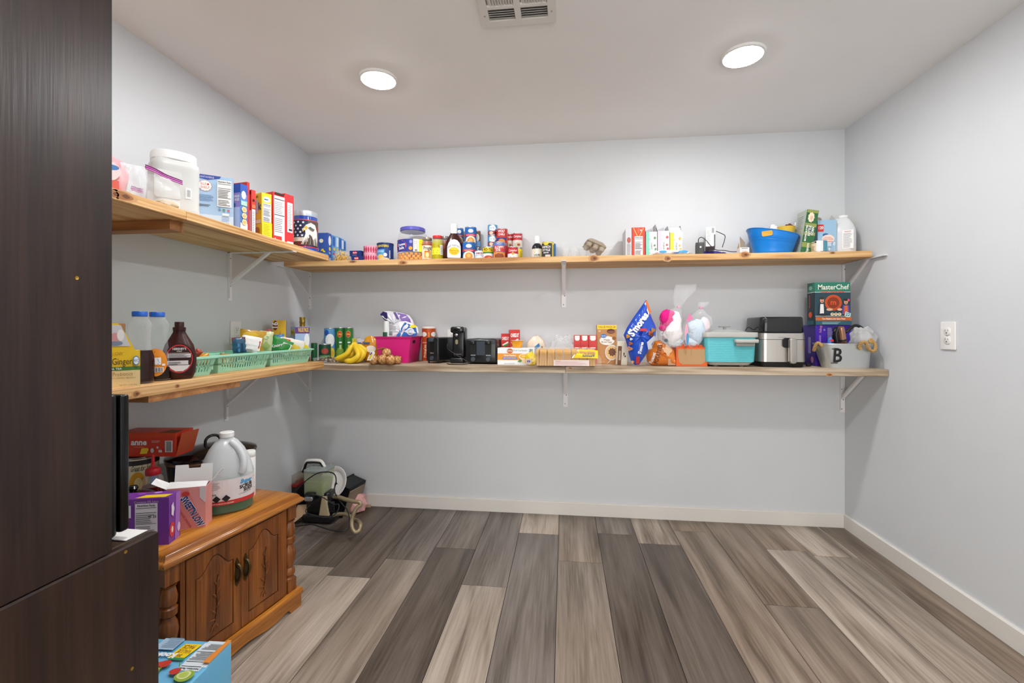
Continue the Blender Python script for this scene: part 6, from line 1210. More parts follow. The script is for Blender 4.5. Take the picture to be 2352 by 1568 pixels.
# galvanised bucket
GAL = m('#c9cdcc', .36, .7, bump=.05, bs=12); a, b = onL(1907, 846), onL(2000, 846); Yg = a.y
a2, b2 = atY(1893, 789, Yg-.02), atY(2016, 789, Yg-.02); wr, wbt = (b2.x-a2.x), (b.x-a.x); hg = (a2.z+b2.z)/2-ZL; xg = (a2.x+b2.x)/2; dxb = (a.x+b.x)/2-xg
Yg0 = Yg+.062
t = thing('metal_tub', 'galvanised metal tub with black letter B and rope handles', 'tub', (xg, Yg0, ZL))
def gr(f, z, ins=0, o=1.0, n=40):
    L2, W2 = (wbt/2+(wr/2-wbt/2)*f)*o-ins, (.062+.02*f)*o-ins; rg = []
    for j in range(n):
        a_ = 2*PI*j/n; c, d = math.cos(a_), math.sin(a_); q = (abs(c)**3.2+abs(d)**3.2)**(-1/3.2); rg.append((dxb*(1-f)+L2*q*c, W2*q*d, z))
    return rg
g = G(); g.loft([gr(0, .0), gr(.03, .004), gr(.96, hg*.96), gr(1, hg*.97, 0, 1.015), gr(1, hg, 0, 1.015), gr(1, hg, .003), gr(.95, hg*.95, .002), gr(.05, .006, .002)], GAL); g.obj('tub_wall', t)
p = Pr(lambda a_, b_, k: (a_, -(.062+.02*b_/hg)-.0012-k, b_)); p.text('B', -wr*.23, hg*.5, hg*.56, BLK, sx=.8, bold=.6)
bx_ = -wr*.23; p.rect(bx_-.032, hg*.205, bx_+.004, hg*.235, BLK); p.rect(bx_-.032, hg*.765, bx_+.004, hg*.795, BLK); p.obj('letter_print', t)
ROPE = m('#b8935a', .8, bump=.5, bs=200)
def rope(parent, P, r=.0065, name='rope_handle'):
    P = spline(P, 8); g = G()
    for s in range(3):
        q = []
        for i, p_ in enumerate(P):
            tn = (P[min(i+1, len(P)-1)]-P[max(i-1, 0)]).normalized(); n1 = tn.cross(Vector((.3, .2, 1))).normalized(); n2 = tn.cross(n1); a_ = i*.55+s*2*PI/3; q.append(p_+(n1*math.cos(a_)+n2*math.sin(a_))*r*.62)
        g.tube(q, r*.72, ROPE, n=6)
    return g.obj(name, parent)
yq_ = -.09; L = lambda u, v, dy=0: Vector((atY(u, v, Yg-.03).x-xg, yq_+dy, atY(u, v, Yg-.03).z-ZL))
rope(t, [L(1977, 802), L(1975, 795), L(1977, 786, -.012), L(1986, 786, -.012), L(1990, 796, -.008), L(2000, 805), L(2012, 806, .01), L(2021, 795, .03), L(2020, 784, .05), L(2013, 780, .05), L(2010, 788, .03)])
rope(t, [Vector((-wr*.47, -.05, hg*.9)), Vector((-wr*.54, -.04, hg*1.02)), Vector((-wr*.56, -.02, hg*.85)), Vector((-wr*.54, 0, hg*.7)), Vector((-wr*.49, .01, hg*.8))])
# what sits in the tub
RG = m('#b98a72', .2, .85)
q0, q1 = atY(1936, 792, Yg0), atY(1927, 747, Yg0); dirv = (q1-q0).normalized()
t2 = thing('hot_brush', 'rose gold and black hair styling tool in the metal tub', 'hair tool', (q0.x, Yg0-.02, ZL+hg*.4), rot=(R(8), -R(12), 0)); hl = q1.z-(ZL+hg*.4)
G().lathe([(.016, 0), (.0175, .01), (.0175, hl*.85), (.015, hl*.97), (.006, hl), (.001, hl)], RG, n=24).obj('barrel', t2)
g = G(); g.lathe([(.02, hl*.3), (.022, hl*.34), (.022, hl*.42), (.02, hl*.46)], BLK, n=20); g.lathe([(.0195, hl*.55), (.0195, hl*.6)], BLK, n=20); g.tube([(-.02, -.004, hl*.2), (-.03, -.004, hl*.5), (-.028, .0, hl*.8), (-.012, 0, hl*.98)], .007, BLK, n=8); g.obj('grip_frame', t2)
path = wpath([(1943, 763), (1955, 752), (1966, 748), (1976, 751), (1984, 757), (1995, 760), (2003, 769)], Yg0+.03); t3 = tag(G().tube(path, .006, m('#18181a', .35), n=8, rs=[.009]*24+[.004]*(len(path)-24)).obj('appliance_handle'), 'curved black handle arching over the metal tub', 'handle')
sb2 = softbag('plastic_bag', 'crumpled clear bag bulging out of the metal tub', 1955, 2010, 753, 800, Yg0, '', 91, None, dep=.045, amp=.3, mat=glass('#e6e6e4', .4, .2), group=None)
softbag('cable_bundle', 'dark tangled cords beside the hair tool in the tub', 1914, 1936, 752, 800, Yg0+.01, '#141416', 92, None, dep=.03, amp=.3, mat=m('#141416', .35), group=None, cat='cords')
softbag('snack_packet', 'small blue and red packet at the tub corner', 1901, 1914, 775, 797, Yg0-.02, '#3a6fc0', 93, lambda p, w_, h: p.rect(-w_*.3, h*.6, w_*.3, h*.8, RED), dep=.01, amp=.2, group=None, cat='packet')
# ================================================================== lower left shelf
# yellow tea box standing at the shelf edge
c0, c1 = atX(240, 800, -1.462), atX(322, 800, -1.405)
wt = math.hypot(c1.x-c0.x, c1.y-c0.y); zt = ZLL; h1 = atX(322, 804, -1.405).z-zt
t = thing('tea_box', 'yellow ginger tea box with raised lid at the hutch edge', 'box', (c0.x, c0.y, zt), math.atan2(c1.y-c0.y, c1.x-c0.x), None)
TY = m('#f0c623', .5); h2 = atX(262, 742, -1.45).z-zt
g = G(); g.prism([(0, 0), (wt, 0), (wt, h1), (wt*.86, h1), (wt*.62, h1+(h2-h1)*.55), (wt*.38, h2), (0, h2)], 0, .035, TY); g.obj('carton', t, smooth=0)
p = Pr(flat(0, 0)); p.rect(0, 0, wt, h1*.46, m('#f0d296')); p.rect(0, h1*.46, wt, h1*.56, m('#4a7a32')); p.poly([(0, h1*1.12), (wt*.72, h1*1.12), (wt*.45, h2*.97), (0, h2*.97)], m('#cfcfd2')); p.ell(wt*.28, h1*1.35, wt*.12, h1*.14, m('#d79a9c')); p.ell(wt*.44, h1*1.42, wt*.1, h1*.16, m('#eceae6')); p.ell(wt*.3, h1*1.2, wt*.2, h1*.06, m('#7d8ba0'))
p.text('LOW', wt*.36, h1*.92, h1*.085, m('#b98f1c'), wmax=wt*.3, shear=.2); p.text('Ginger', wt*.48, h1*.7, h1*.18, m('#3a3320'), wmax=wt*.56); p.text('HERBAL TEA', wt*.2, h1*.51, h1*.05, WHT, bold=1); p.text('Probiotics', wt*.5, h1*.36, h1*.1, m('#9a7c46'), wmax=wt*.56); p.text("supports healthy digestion", wt*.45, h1*.26, h1*.04, m('#9a7c46')); p.text('NET WT 1.12 OZ (32 g)', wt*.66, h1*.06, h1*.035, m('#8a6f3c'), wmax=wt*.5)
p.ell(wt*.88, h1*.72, wt*.1, h1*.13, m('#3f7fb8')); p.ell(wt*.88, h1*.72, wt*.08, h1*.105, m('#f2f4f4')); p.text('BC', wt*.88, h1*.72, h1*.07, m('#6a8fb0')); p.obj('front_print', t)
c = atX(270, 742, -1.6)
tag(G().rbox(.05, .09, 0, c.z-ZLL, .006, m('#a0713f', .6), bev=.003).obj('cardboard_box', loc=(-1.62, c.y, ZLL), rz=R(30)), 'brown cardboard box corner behind the yellow tea box', 'box')
# pancake syrup bottles
def syrup(label, uc, vt, X, wpx, lev, tint, art, mir=1):
    c = atX(uc, vt, X); zc_ = -c.x*sn+c.y*cs; w_ = wpx*zc_/F; h = c.z-ZLL; r = w_/2
    t = thing('syrup_bottle', label, 'bottle', (X, c.y, ZLL), facing(X, c.y), 'pancake syrup bottles')
    prof = [(.86, 0), (.95, .02), (.97, .08), (1, .25), (.97, .36), (.8, .48), (.72, .58), (.74, .7), (.82, .79), (.78, .84), (.52, .92), (.46, .935)]
    G().lathe([(r*a, h*b) for a, b in prof], CLEAR, n=36, sy=.8).obj('bottle', t)
    def rad(f):
        for (a0, b0), (a1, b1) in zip(prof, prof[1:]):
            if b0 <= f <= b1: return a0+(a1-a0)*(f-b0)/(b1-b0)
    fs = [0.015, .03, .08, .15, .25, .3, .36, .42, .48]; fs = [f for f in fs if f < lev]+[lev]
    G().lathe([(r*rad(f)*1.004, h*f) for f in fs], tint, n=36, sy=.8).obj('syrup', t)
    G().lathe([(r*.5, h*.93), (r*.53, h*.935), (r*.53, h*.99), (r*.49, h), (r*.05, h)], m('#1f5fc0', .35), n=28).obj('cap', t)
    p = Pr(lambda a, b, k: ((r*1.0+k)*math.sin(a/r), -(r*.8*rad(max(b/h, .02))+.0022+k)*math.cos(a/r), b), .0004); art(p, r, h); p.obj('label_print', t)
def sa(p, r, h):
    p.ell(-r*.15, h*.27, r*.85, h*.2, m('#e08a1c'), k=6, n=30); p.lines(-r*.6, h*.415, r*.0, h*.43, 1, INK, .7); p.rect(-r*.45, h*.24, r*.25, h*.34, m('#eef0f0'), 5); p.lines(-r*.4, h*.25, r*.2, h*.33, 5, INK); p.rect(-r*.4, h*.13, r*.4, h*.2, m('#eef0f0'), 5); p.bars(-r*.35, h*.135, r*.35, h*.195, 12, BLK); p.rect(r*.3, h*.22, r*.5, h*.25, WHT, 2)
def sb_(p, r, h): p.ell(-r*.6, h*.2, r*.3, h*.1, m('#5f93c8'), k=4)
syrup('half full pancake syrup bottle with blue cap beside the tea box', 321, 715, -1.48, 55, .46, m('#2a0f08', .15), sb_)
syrup('nearly empty pancake syrup bottle with blue cap and orange label', 361, 716.5, -1.50, 55, .2, m('#1c0d07', .15), sa)
# chocolate syrup
c = atX(412, 739, -1.46); zc_ = -c.x*sn+c.y*cs; r = 66*zc_/F/2; h = c.z-ZLL
t = thing('chocolate_syrup', 'dark brown chocolate syrup bottle with red ring label', 'bottle', (c.x, c.y, ZLL), facing(c.x, c.y))
CHO = m('#3c1714', .3)
G().lathe([(r*.72, 0), (r*.8, .006), (r*.93, h*.12), (r, h*.3), (r*.98, h*.44), (r*.82, h*.6), (r*.52, h*.74), (r*.36, h*.82), (r*.36, h*.85)], CHO, n=40, sy=.55).obj('bottle', t)
G().lathe([(r*.37, h*.845), (r*.38, h*.85), (r*.38, h*.905), (r*.28, h*.91), (r*.28, h*.985), (r*.26, h), (r*.03, h)], m('#351512', .35), n=28).obj('cap', t)
p = Pr(flat(0, -r*.56)); p.ell(0, h*.36, r*.82, h*.27, m('#2a0f0e'), n=36); p.ring(0, h*.36, r*.7, r*.755, m('#d8343a'), n=36, asp=h*.245/(r*.755)); p.ell(0, h*.36, r*.7, h*.225, m('#331412'), n=36)
p.poly([(-r*.6, h*.25), (r*.6, h*.25), (r*.45, h*.19), (r*.2, h*.145), (-r*.2, h*.145), (-r*.45, h*.19)], m('#e9e7e8')); p.rect(-r*.64, h*.38, r*.64, h*.45, m('#e2dfe0')); p.rect(-r*.66, h*.26, r*.5, h*.33, m('#dedbdc')); p.text("HERSHEY'S", 0, h*.53, h*.035, m('#f0e8e4'), wmax=r*.75, bold=1); p.text('SYRUP', 0, h*.49, h*.018, WHT, bold=1); p.lines(-r*.6, h*.385, r*.6, h*.445, 5, INK); p.lines(-r*.6, h*.265, r*.1, h*.32, 3, INK); p.lines(-r*.66, h*.46, r*.66, h*.475, 1, m('#c8a8a0')); p.obj('label_print', t)
# mint green slotted baskets
MINT = m('#9fdcc0', .4); MINT2 = m('#8fd0b2', .4)
def basket(label, P0, P1, dep, h, uid):
    """P0-P1: top front edge; the basket reaches back by dep, tapers toward its floor"""
    a = math.atan2(P1.y-P0.y, P1.x-P0.x); L = (P1-P0).length
    t = thing('basket', label, 'basket', (P0.x, P0.y, ZLL+.0008), a, 'mint green slotted baskets')
    k = .018; th = .0022
    def pt(u, v, z):   # u along, v back, inset with depth
        f = 1-z/h; return (k*f+(L-2*k*f)*u, k*f+(dep-2*k*f)*v, z)
    g = G(); fl = [pt(0, 0, 0), pt(1, 0, 0), pt(1, 1, 0), pt(0, 1, 0)]; g.add(fl+[(x, y, z+th) for x, y, z in fl], [(0, 1, 2, 3), (4, 5, 6, 7), (0, 1, 5, 4), (1, 2, 6, 5), (2, 3, 7, 6), (3, 0, 4, 7)], MINT); g.obj('floor_plate', t, smooth=0)
    def wall(e0, e1, n):
        g = G()
        def q(s, z): A, B = pt(*e0, z), pt(*e1, z); return tuple(A[i]+(B[i]-A[i])*s for i in range(3))
        for z0, z1 in ((0, .2), (.46, .56), (.84, 1)): g.add([q(0, z0*h), q(1, z0*h), q(1, z1*h), q(0, z1*h)], [(0, 1, 2, 3)], MINT)
        for i in range(n+1):
            s0, s1 = max(0, (i-.26)/n), min(1, (i+.26)/n)
            if i in (0, n): s0, s1 = (0, .8/n) if i == 0 else (1-.8/n, 1)
            g.add([q(s0, h*.2), q(s1, h*.2), q(s1, h*.84), q(s0, h*.84)], [(0, 1, 2, 3)], MINT)
        return g.obj('wall_lattice', t, smooth=0, solid=th)
    nl, ns = max(6, round(L/.0165)), max(4, round(dep/.02))
    wall((0, 0), (1, 0), nl); wall((1, 1), (0, 1), nl); wall((0, 1), (0, 0), ns); wall((1, 0), (1, 1), ns)
    o = .006; rim = [(-o, -o, h), (L+o, -o, h), (L+o, dep+o, h), (-o, dep+o, h)]
    g = G(); inn = [(o*.6, o*.6, h+.002), (L-o*.6, o*.6, h+.002), (L-o*.6, dep-o*.6, h+.002), (o*.6, dep-o*.6, h+.002)]
    g.add([(x, y, z-.006) for x, y, z in rim]+rim+inn, [(0, 1, 5, 4), (1, 2, 6, 5), (2, 3, 7, 6), (3, 0, 4, 7), (4, 5, 9, 8), (5, 6, 10, 9), (6, 7, 11, 10), (7, 4, 8, 11)], MINT); g.obj('rim', t, smooth=0, solid=.002)
    return t, L, a
BZ = ZLL+.075
b_hts = .075
Q = lambda u, v, X: atX(u, v, X)
baskets = []
for lab, ua, ub, Xa, Xb in (('mint green slotted basket nearest the chocolate syrup, mostly hidden', 425, 497, -1.455, -1.445), ('mint green slotted basket in the middle of three on the shelf', 501, 621, -1.465, -1.45), ('mint green slotted basket at the corner end of the row', 622, 717, -1.468, -1.455)):
    A, B = Q(ua, 800, Xa), Q(ub, 800, Xb); A.z = B.z = ZLL; baskets.append(basket(lab, A, B, .255, b_hts, lab))
# soft packets standing in the baskets
def packet(name, label, u0, u1, vt, vb, X, c, art=None, lean=0, rot=0, th=.008, seed=0, group='snack packets in the baskets', cat='packet', mat=None):
    """flat pillow packet facing the camera; X = depth from the left wall"""
    a = atX((u0+u1)/2, vb, X); zc_ = -a.x*sn+a.y*cs; w_ = (u1-u0)*zc_/F; h = (vb-vt)*zc_/F
    t = thing(name, label, cat, (a.x, a.y, a.z), group=group, rot=(R(lean), R(rot), facing(a.x, a.y)))
    from mathutils import noise
    def fn(s):
        def f(i, j):
            k = max(0, (1-abs(2*i-1)**3)*(1-abs(2*j-1)**4)); d = .0035*noise.noise(Vector((i*5, j*5, seed+s)))
            return (-w_/2+w_*i+.003*noise.noise(Vector((j*6, seed, 0))), s*th*k+d*k, h*j+.004*noise.noise(Vector((i*6, seed, 2)))*(j > .9))
        return f
    g = G(); mt = mat or m(c, .3, coat=.3); g.sheet(fn(-1), 10, 12, mt); g.sheet(fn(1), 10, 12, mt); g.obj('wrapper', t, smooth=60)
    if art:
        p = Pr(lambda a_, b_, k: (a_, -th*max(0, (1-abs(2*a_/w_)**3)*(1-abs(2*b_/h-1)**4))-.0016-k, b_)); art(p, w_, h); p.obj('wrapper_print', t)
    return t, w_, h
packet('snack_packet', 'dark blue and brown small packets end, beside the white soup packet', 537, 564, 774, 810, -1.58, '#2c5a78', lambda p, w_, h: (p.rect(-w_*.5, h*.7, w_*.5, h*.98, m('#8a2c24')), p.rect(-w_*.1, h*.05, w_*.05, h*.6, m('#4f93c8')), p.rect(w_*.15, h*.05, w_*.3, h*.6, m('#1c3c5a'))), rot=-4, seed=1)
packet('soup_packet', 'white soup packet with red brand band standing in the middle basket', 552, 592, 771, 808, -1.55, '#eceae6', lambda p, w_, h: (p.rect(-w_*.42, h*.3, w_*.46, h*.76, m('#b83a36')), p.lines(-w_*.3, h*.45, w_*.34, h*.62, 1, WHT, .5), p.lines(-w_*.2, h*.08, w_*.3, h*.2, 2, GREYP)), rot=12, lean=-8, seed=2)
packet('chip_packet', 'mustard yellow packet behind the white soup packet', 549, 602, 758, 808, -1.64, '#c9981f', lambda p, w_, h: (p.ell(-w_*.1, h*.8, w_*.3, h*.1, m('#e3b92e'), sc=.1, nsc=6), p.ell(w_*.2, h*.55, w_*.1, h*.1, m('#8a3a1c'))), rot=8, seed=3)
packet('chip_packet', 'pale green twisted bag end in the middle basket', 590, 621, 760, 808, -1.60, '#c6cfa0', lambda p, w_, h: (p.ell(w_*.1, h*.3, w_*.25, h*.18, m('#9fb46a'), sc=.15, nsc=4), p.lines(-w_*.3, h*.6, w_*.3, h*.8, 3, m('#8fa05c'))), rot=6, th=.018, seed=4)
packet('pasta_packet', 'red pointed packet leaning out of the corner basket', 614, 636, 756, 806, -1.63, '#9c2a26', None, rot=-14, seed=5)
packet('noodle_packet', 'green and white packet in the corner basket', 614, 660, 775, 808, -1.56, '#2f8a3c', lambda p, w_, h: (p.rect(w_*.05, 0, w_*.48, h*.8, m('#e6ebe6')), p.text('Knorr', -w_*.15, h*.4, h*.2, WHT, rot=.6, wmax=w_*.5, bold=1)), rot=24, seed=6)
packet('noodle_packet', 'orange and white packet with pasta picture in the corner basket', 640, 690, 777, 812, -1.53, '#e9e6dc', lambda p, w_, h: (p.rect(-w_*.48, 0, -w_*.1, h*.9, m('#e0662c')), p.ell(w_*.12, h*.36, w_*.3, h*.3, m('#e8c94a'), sc=.1, nsc=7)), rot=14, seed=7)
packet('noodle_packet', 'blue packet lying behind the red pointed one', 632, 655, 768, 802, -1.66, '#2f78b4', None, rot=-6, seed=8)
# packs seen through the slots
for k, (u0, u1, X, c, lb) in enumerate(((440, 480, -1.5, '#c98f2c', 'gold packet seen through the slots of the hidden basket'), (505, 535, -1.55, '#b8783a', 'brown packet seen through the slots of the middle basket'), (540, 575, -1.56, '#2a5c6a', 'teal packet seen through the slots of the middle basket'), (578, 616, -1.55, '#d8d4cc', 'silvery packet seen through the slots of the middle basket'), (628, 665, -1.57, '#2f7aa0', 'blue packet seen through the slots of the corner basket'), (668, 712, -1.56, '#6a3a2c', 'dark brown packet seen through the slots of the corner basket'))):
    packet('snack_packet', lb, u0, u1, 812, 842, X, c, lambda p, w_, h: (p.ell(0, h*.4, w_*.25, h*.2, m('#e6d9c0'), sc=.2, nsc=5), p.rect(-w_*.4, h*.7, w_*.2, h*.85, m('#e0b43c'))), rot=(-6, 5, -4, 7, 4, -5)[k], seed=20+k, th=.02)
packet('chocolate_bar', 'red-brown wrapper tip behind the chocolate syrup bottle', 441, 456, 800, 815, -1.5, '#a8402c', None, rot=40, seed=12)
# cartons behind the baskets
def cone_f(p, w_, h): p.poly([(w_*.35, h*.1), (w_*.75, h*.1), (w_*.72, h*.55), (w_*.55, h*.75), (w_*.42, h*.55)], m('#c98a4a')); p.ell(w_*.2, h*.87, w_*.17, h*.12, m('#7a2222')); p.text('16', w_*.2, h*.87, h*.12, WHT, rot=PI/2, bold=1)
c0, c1 = atX(626, 735, -1.70), atX(657, 735, -1.64)
def obox(name, label, c0, c1, vt, z0, d, body, front, right=None, group=None, rw=None):
    w_ = math.hypot(c1.x-c0.x, c1.y-c0.y); h = c0.z-z0
    t = thing(name, label, 'box', (c0.x, c0.y, z0), math.atan2(c1.y-c0.y, c1.x-c0.x), group)
    G().box(0, w_, 0, d, 0, h, body).obj('carton', t); p = Pr(flat(0, 0)); front(p, w_, h); p.obj('front_print', t)
    if right: p = Pr(side_r(w_, 0)); right(p, d, h); p.obj('side_print', t)
    return t
obox('cone_box', 'yellow ice cream cone box reading 16 in the shelf corner', c0, c1, 735, ZLL, .05, m('#e3b31c', .4), cone_f, lambda p, d, h: (p.rect(0, 0, d, h, m('#86a9d8')), p.rect(0, 0, d*.4, h, m('#9c2f2a')), p.text('16', d*.2, h*.82, h*.12, WHT, rot=PI/2, bold=1)))
c0, c1 = atX(678, 750, -1.60), atX(711, 750, -1.545); c1b = atX(659, 754, -1.62)
def app(p, w_, h): p.rect(0, h*.8, w_, h*.99, m('#6a3a86')); p.text('VALUE PACK', w_*.56, h*.9, h*.12, YEL, wmax=w_*.75, bold=1); p.ell(w_*.8, h*.6, w_*.18, h*.2, m('#f0f4f6')); p.ell(w_*.42, h*.4, w_*.12, h*.13, m('#c94a3a')); p.ell(w_*.6, h*.42, w_*.1, h*.15, m('#e8c93a')); p.ell(w_*.72, h*.3, w_*.26, h*.16, m('#f0dc2c')); p.text("Mott's", w_*.72, h*.3, h*.12, m('#3a6a2c'), wmax=w_*.4)
t = obox('applesauce_box', 'light blue applesauce value pack with purple top band', c0, c1, 750, ZLL, .09, m('#a9c4e6', .4), app)
d_ = .09; h = c0.z-ZLL; p = Pr(side_l(0, d_)); p.ell(d_*.5, h*.83, d_*.4, h*.1, m('#e6d02c')); p.text("Mott's", d_*.5, h*.83, h*.09, m('#3a5a2c'), wmax=d_*.6); p.ell(d_*.5, h*.5, d_*.45, h*.22, m('#c6daf0')); p.lines(d_*.2, h*.38, d_*.8, h*.6, 3, m('#6a8fc0')); p.obj('side_print', t)
c = atX(694.5, 728, -1.69); zc_ = -c.x*sn+c.y*cs; r = 12*zc_/F/2; h = c.z-ZLL
t = thing('foil_bottle', 'gold foil bottle neck rising behind the applesauce pack', 'bottle', (c.x, c.y, ZLL))
GF = m('#b8974a', .3, .8); G().lathe([(r*2.4, 0), (r*2.6, .01), (r*2.6, h*.45), (r*1.6, h*.62), (r*1.0, h*.75), (r*.95, h*.85), (r*1.08, h*.87), (r*1.08, h*.9), (r*.98, h*.91), (r*1.05, h*.95), (r*1.05, h), (r*.1, h)], GF, n=24).obj('bottle', t)
# ================================================================== carved oak cabinet against the left wall
OAK = wood('oak_y', '#8a4f14', '#b06c22', '#c98534', 0, r=.3, sc1=1.6, grain=.9, bump=.12, coat=.35, ring=.16)
OAKV = wood('oak_v', '#5c2e0c', '#824716', '#9d5c20', 2, r=.35, sc1=1.6, grain=.9, bump=.12, coat=.25, ring=.06)
OAKD = m('#4a280c', .5); BRASS = m('#5c4a2c', .35, .8)
ZT = .492; A_ = Vector((-1.242, 1.288)); LEN, DEP = .612, .47; AN = R(9.6)
t = con = thing('oak_cabinet', 'low carved oak cabinet with two arched doors and turned columns', 'cabinet', (A_.x, A_.y, 0), PI/2-AN)
def slab(z, ins, f=1): return [(ins, ins*f, z), (LEN-ins, ins*f, z), (LEN-ins, DEP-ins*.0, z), (ins, DEP, z)]
top = G(); top.loft([slab(ZT-.044, .016), slab(ZT-.038, .004), slab(ZT-.03, .0), slab(ZT-.022, .002), slab(ZT-.018, .008), slab(ZT-.014, .012), slab(ZT-.008, .014), slab(ZT-.004, .018), slab(ZT, .022)], OAK); top.obj('top', t, smooth=50)
fr = .030      # carcass front sits back from the top edge
G().box(.022, LEN-.022, fr+.018, DEP-.004, .075, ZT-.045, OAKV).obj('carcass', t)
# base moulding with a scalloped lower edge
def scal(x): 
    f = (x-.012)/(LEN-.024)
    if f < .12 or f > .88: return 0
    e = abs(f-.5); return .016+.012*math.cos(e*2*PI*2.2)*(1 if e < .38 else 0)*.6
xs2 = [.012+(LEN-.024)*i/40 for i in range(41)]
g = G(); out = [(x, .077) for x in xs2[::-1]]+[(x, max(0, scal(x))) for x in xs2]
g.prism([(xs2[0], .055)]+[(x, max(0, scal(x))) for x in xs2]+[(xs2[-1], .055)], .006, .026, OAK); g.loft([[(.006, y_, z_), (LEN-.006, y_, z_)] [::1]+[(LEN-.006, DEP, z_), (.006, DEP, z_)] for y_, z_ in ((.0, .055), (.0, .068), (.008, .077))], OAK); g.obj('base_moulding', t, smooth=30)
for x0_ in (.012, LEN-.026): G().box(x0_, x0_+.014, .026, DEP-.01, 0, .056, OAK).obj('base_side', t)
# turned quarter columns
zc0, zc1 = .078, ZT-.046; hcol = zc1-zc0
prof = [(.026, 0), (.026, .14), (.0255, .155), (.018, .17), (.018, .18), (.026, .2), (.0265, .23), (.024, .26), (.018, .275), (.02, .29), (.027, .36), (.031, .43), (.027, .5), (.019, .545), (.019, .555), (.027, .57), (.028, .63), (.019, .65), (.026, .665), (.0285, .72), (.022, .8), (.018, .815), (.0255, .825), (.026, .83), (.026, 1)]
for cx in (.045, LEN-.045):
    sq = Matrix.Translation((cx, fr+.012, 0)); g = G()
    g.box(-.024, .024, -.018, .02, zc0, zc0+hcol*.14, OAKV, sq); g.box(-.024, .024, -.018, .02, zc0+hcol*.84, zc1, OAKV, sq)
    g.lathe([(r_*.92, zc0+hcol*f) for r_, f in prof if .13 < f < .85], OAKV, n=20, xf=sq); g.obj('turned_column', t)
# face frame and doors
G().box(.074, LEN-.074, fr+.008, fr+.019, zc0, zc1, OAKD).obj('face_panel', t)
for x0_ in (.074, LEN-.09): G().box(x0_, x0_+.016, fr-.002, fr+.008, zc0, zc1, OAKV).obj('stile', t)
def arch(x0, x1, z0, z1, rise, n=14):
    """raised-panel outline: straight sides, cathedral arch on top"""
    pts = [(x0, z0), (x1, z0), (x1, z1-rise)]
    for i in range(n+1):
        f = i/n; x = x1+(x0-x1)*f; e = abs(f-.5)*2; z = z1-rise*(0 if e < .02 else (1-math.cos(min(1, e/.86)*PI))/2); pts.append((x, z))
    pts.append((x0, z1-rise)); return pts
xm_ = LEN/2; dz0, dz1 = zc0+.004, zc1-.006
for s in (0, 1):
    x0, x1 = (.0915, xm_-.001) if s == 0 else (xm_+.001, LEN-.0915)
    dw = x1-x0; d = G(); st_ = .032
    o = [(x0, dz0), (x1, dz0), (x1, dz1), (x0, dz1)]; inner = arch(x0+st_, x1-st_, dz0+.04, dz1-.028, .052)
    yF = fr-.006
    # door frame: slab with the panel opening sunk in
    d.box(x0, x1, yF+.006, yF+.014, dz0, dz1, OAKV)
    d.box(x0, x0+st_, yF, yF+.006, dz0, dz1, OAKV); d.box(x1-st_, x1, yF, yF+.006, dz0, dz1, OAKV); d.box(x0+st_, x1-st_, yF, yF+.006, dz0, dz0+.04, OAKV)
    tp = [(x0+st_, dz1), (x0+st_, dz1-.028-.052)]+[p for p in inner[3:-1]][::-1]+[(x1-st_, dz1-.028-.052), (x1-st_, dz1)]
    for i in range(len(inner[3:-1])-1):
        (xa, za), (xb, zb) = inner[3+i], inner[4+i]; d.add([(xb, yF, zb), (xa, yF, za), (xa, yF, dz1), (xb, yF, dz1), (xb, yF+.006, zb), (xa, yF+.006, za), (xa, yF+.006, dz1), (xb, yF+.006, dz1)], [(0, 1, 2, 3), (4, 5, 6, 7), (0, 1, 5, 4), (2, 3, 7, 6)], OAKV)
    do = d.obj('door', t, smooth=25)
    i0 = arch(x0+st_+.004, x1-st_-.004, dz0+.044, dz1-.033, .05); i1 = arch(x0+st_+.02, x1-st_-.02, dz0+.06, dz1-.05, .044)
    g = G(); g.loft([[(x, yF+.006, z) for x, z in i0], [(x, yF+.001, z) for x, z in i0], [(x, yF-.0025, z) for x, z in i1]], OAKV, False, True); g.obj('raised_panel', do, smooth=20)
    # carved sprig
    g = G(); cx = (x0+x1)/2; zz0 = dz0+.09
    stem = spline([(cx-.005, yF-.003, zz0), (cx+.004, yF-.004, zz0+.06), (cx+.0, yF-.004, zz0+.12), (cx+.008, yF-.003, zz0+.165)], 5); g.tube(stem, .0018, OAKD, n=5)
    for k, (dx, dz, ln, an) in enumerate(((0, .03, .03, 2.3), (0, .05, .03, .9), (.002, .085, .026, 2.2), (.002, .1, .026, 1.0), (.003, .13, .02, 2.1), (.003, .14, .02, 1.1), (-.004, 0, .03, -2.2), (-.004, 0, .03, -1.1), (-.004, .0, .03, -1.65), (.0, .01, .03, 2.9))):
        a = Vector((cx+dx, yF-.003, zz0+dz)); v = Vector((math.cos(an), 0, math.sin(an)))*ln; g.tube([a, a+v*.5, a+v], .003, m('#7a4412', .4), n=6, rs=[.0012, .0042, .001])
    g.obj('carved_leaf_pattern', do)
    hx = xm_+(-.019 if s == 0 else .019); hz = dz1-.135
    g = G(); g.prism([(hx-.008, hz-.045), (hx, hz-.055), (hx+.008, hz-.045), (hx+.01, hz-.01), (hx+.006, hz+.02), (hx+.009, hz+.035), (hx, hz+.052), (hx-.009, hz+.035), (hx-.006, hz+.02), (hx-.01, hz-.01)], yF-.002, yF, BRASS)
    g.tube(spline([(hx, yF-.002, hz+.028), (hx, yF-.014, hz+.022), (hx, yF-.02, hz), (hx, yF-.014, hz-.025), (hx, yF-.003, hz-.035)], 4), .006, BRASS, n=8, rs=None); g.ball((hx, yF-.01, hz+.02), .008, .007, .008, BRASS, n=10, k=7); g.obj('handle', do)
# ---- things on the cabinet
def onC(u, v): return atZ(u, v, ZT)
def hC(u, v, P): # height above the cabinet top of picture point at the place P (world XY)
    zc_ = -P.x*sn+P.y*cs; return CH+(V0-v)*zc_/F-ZT
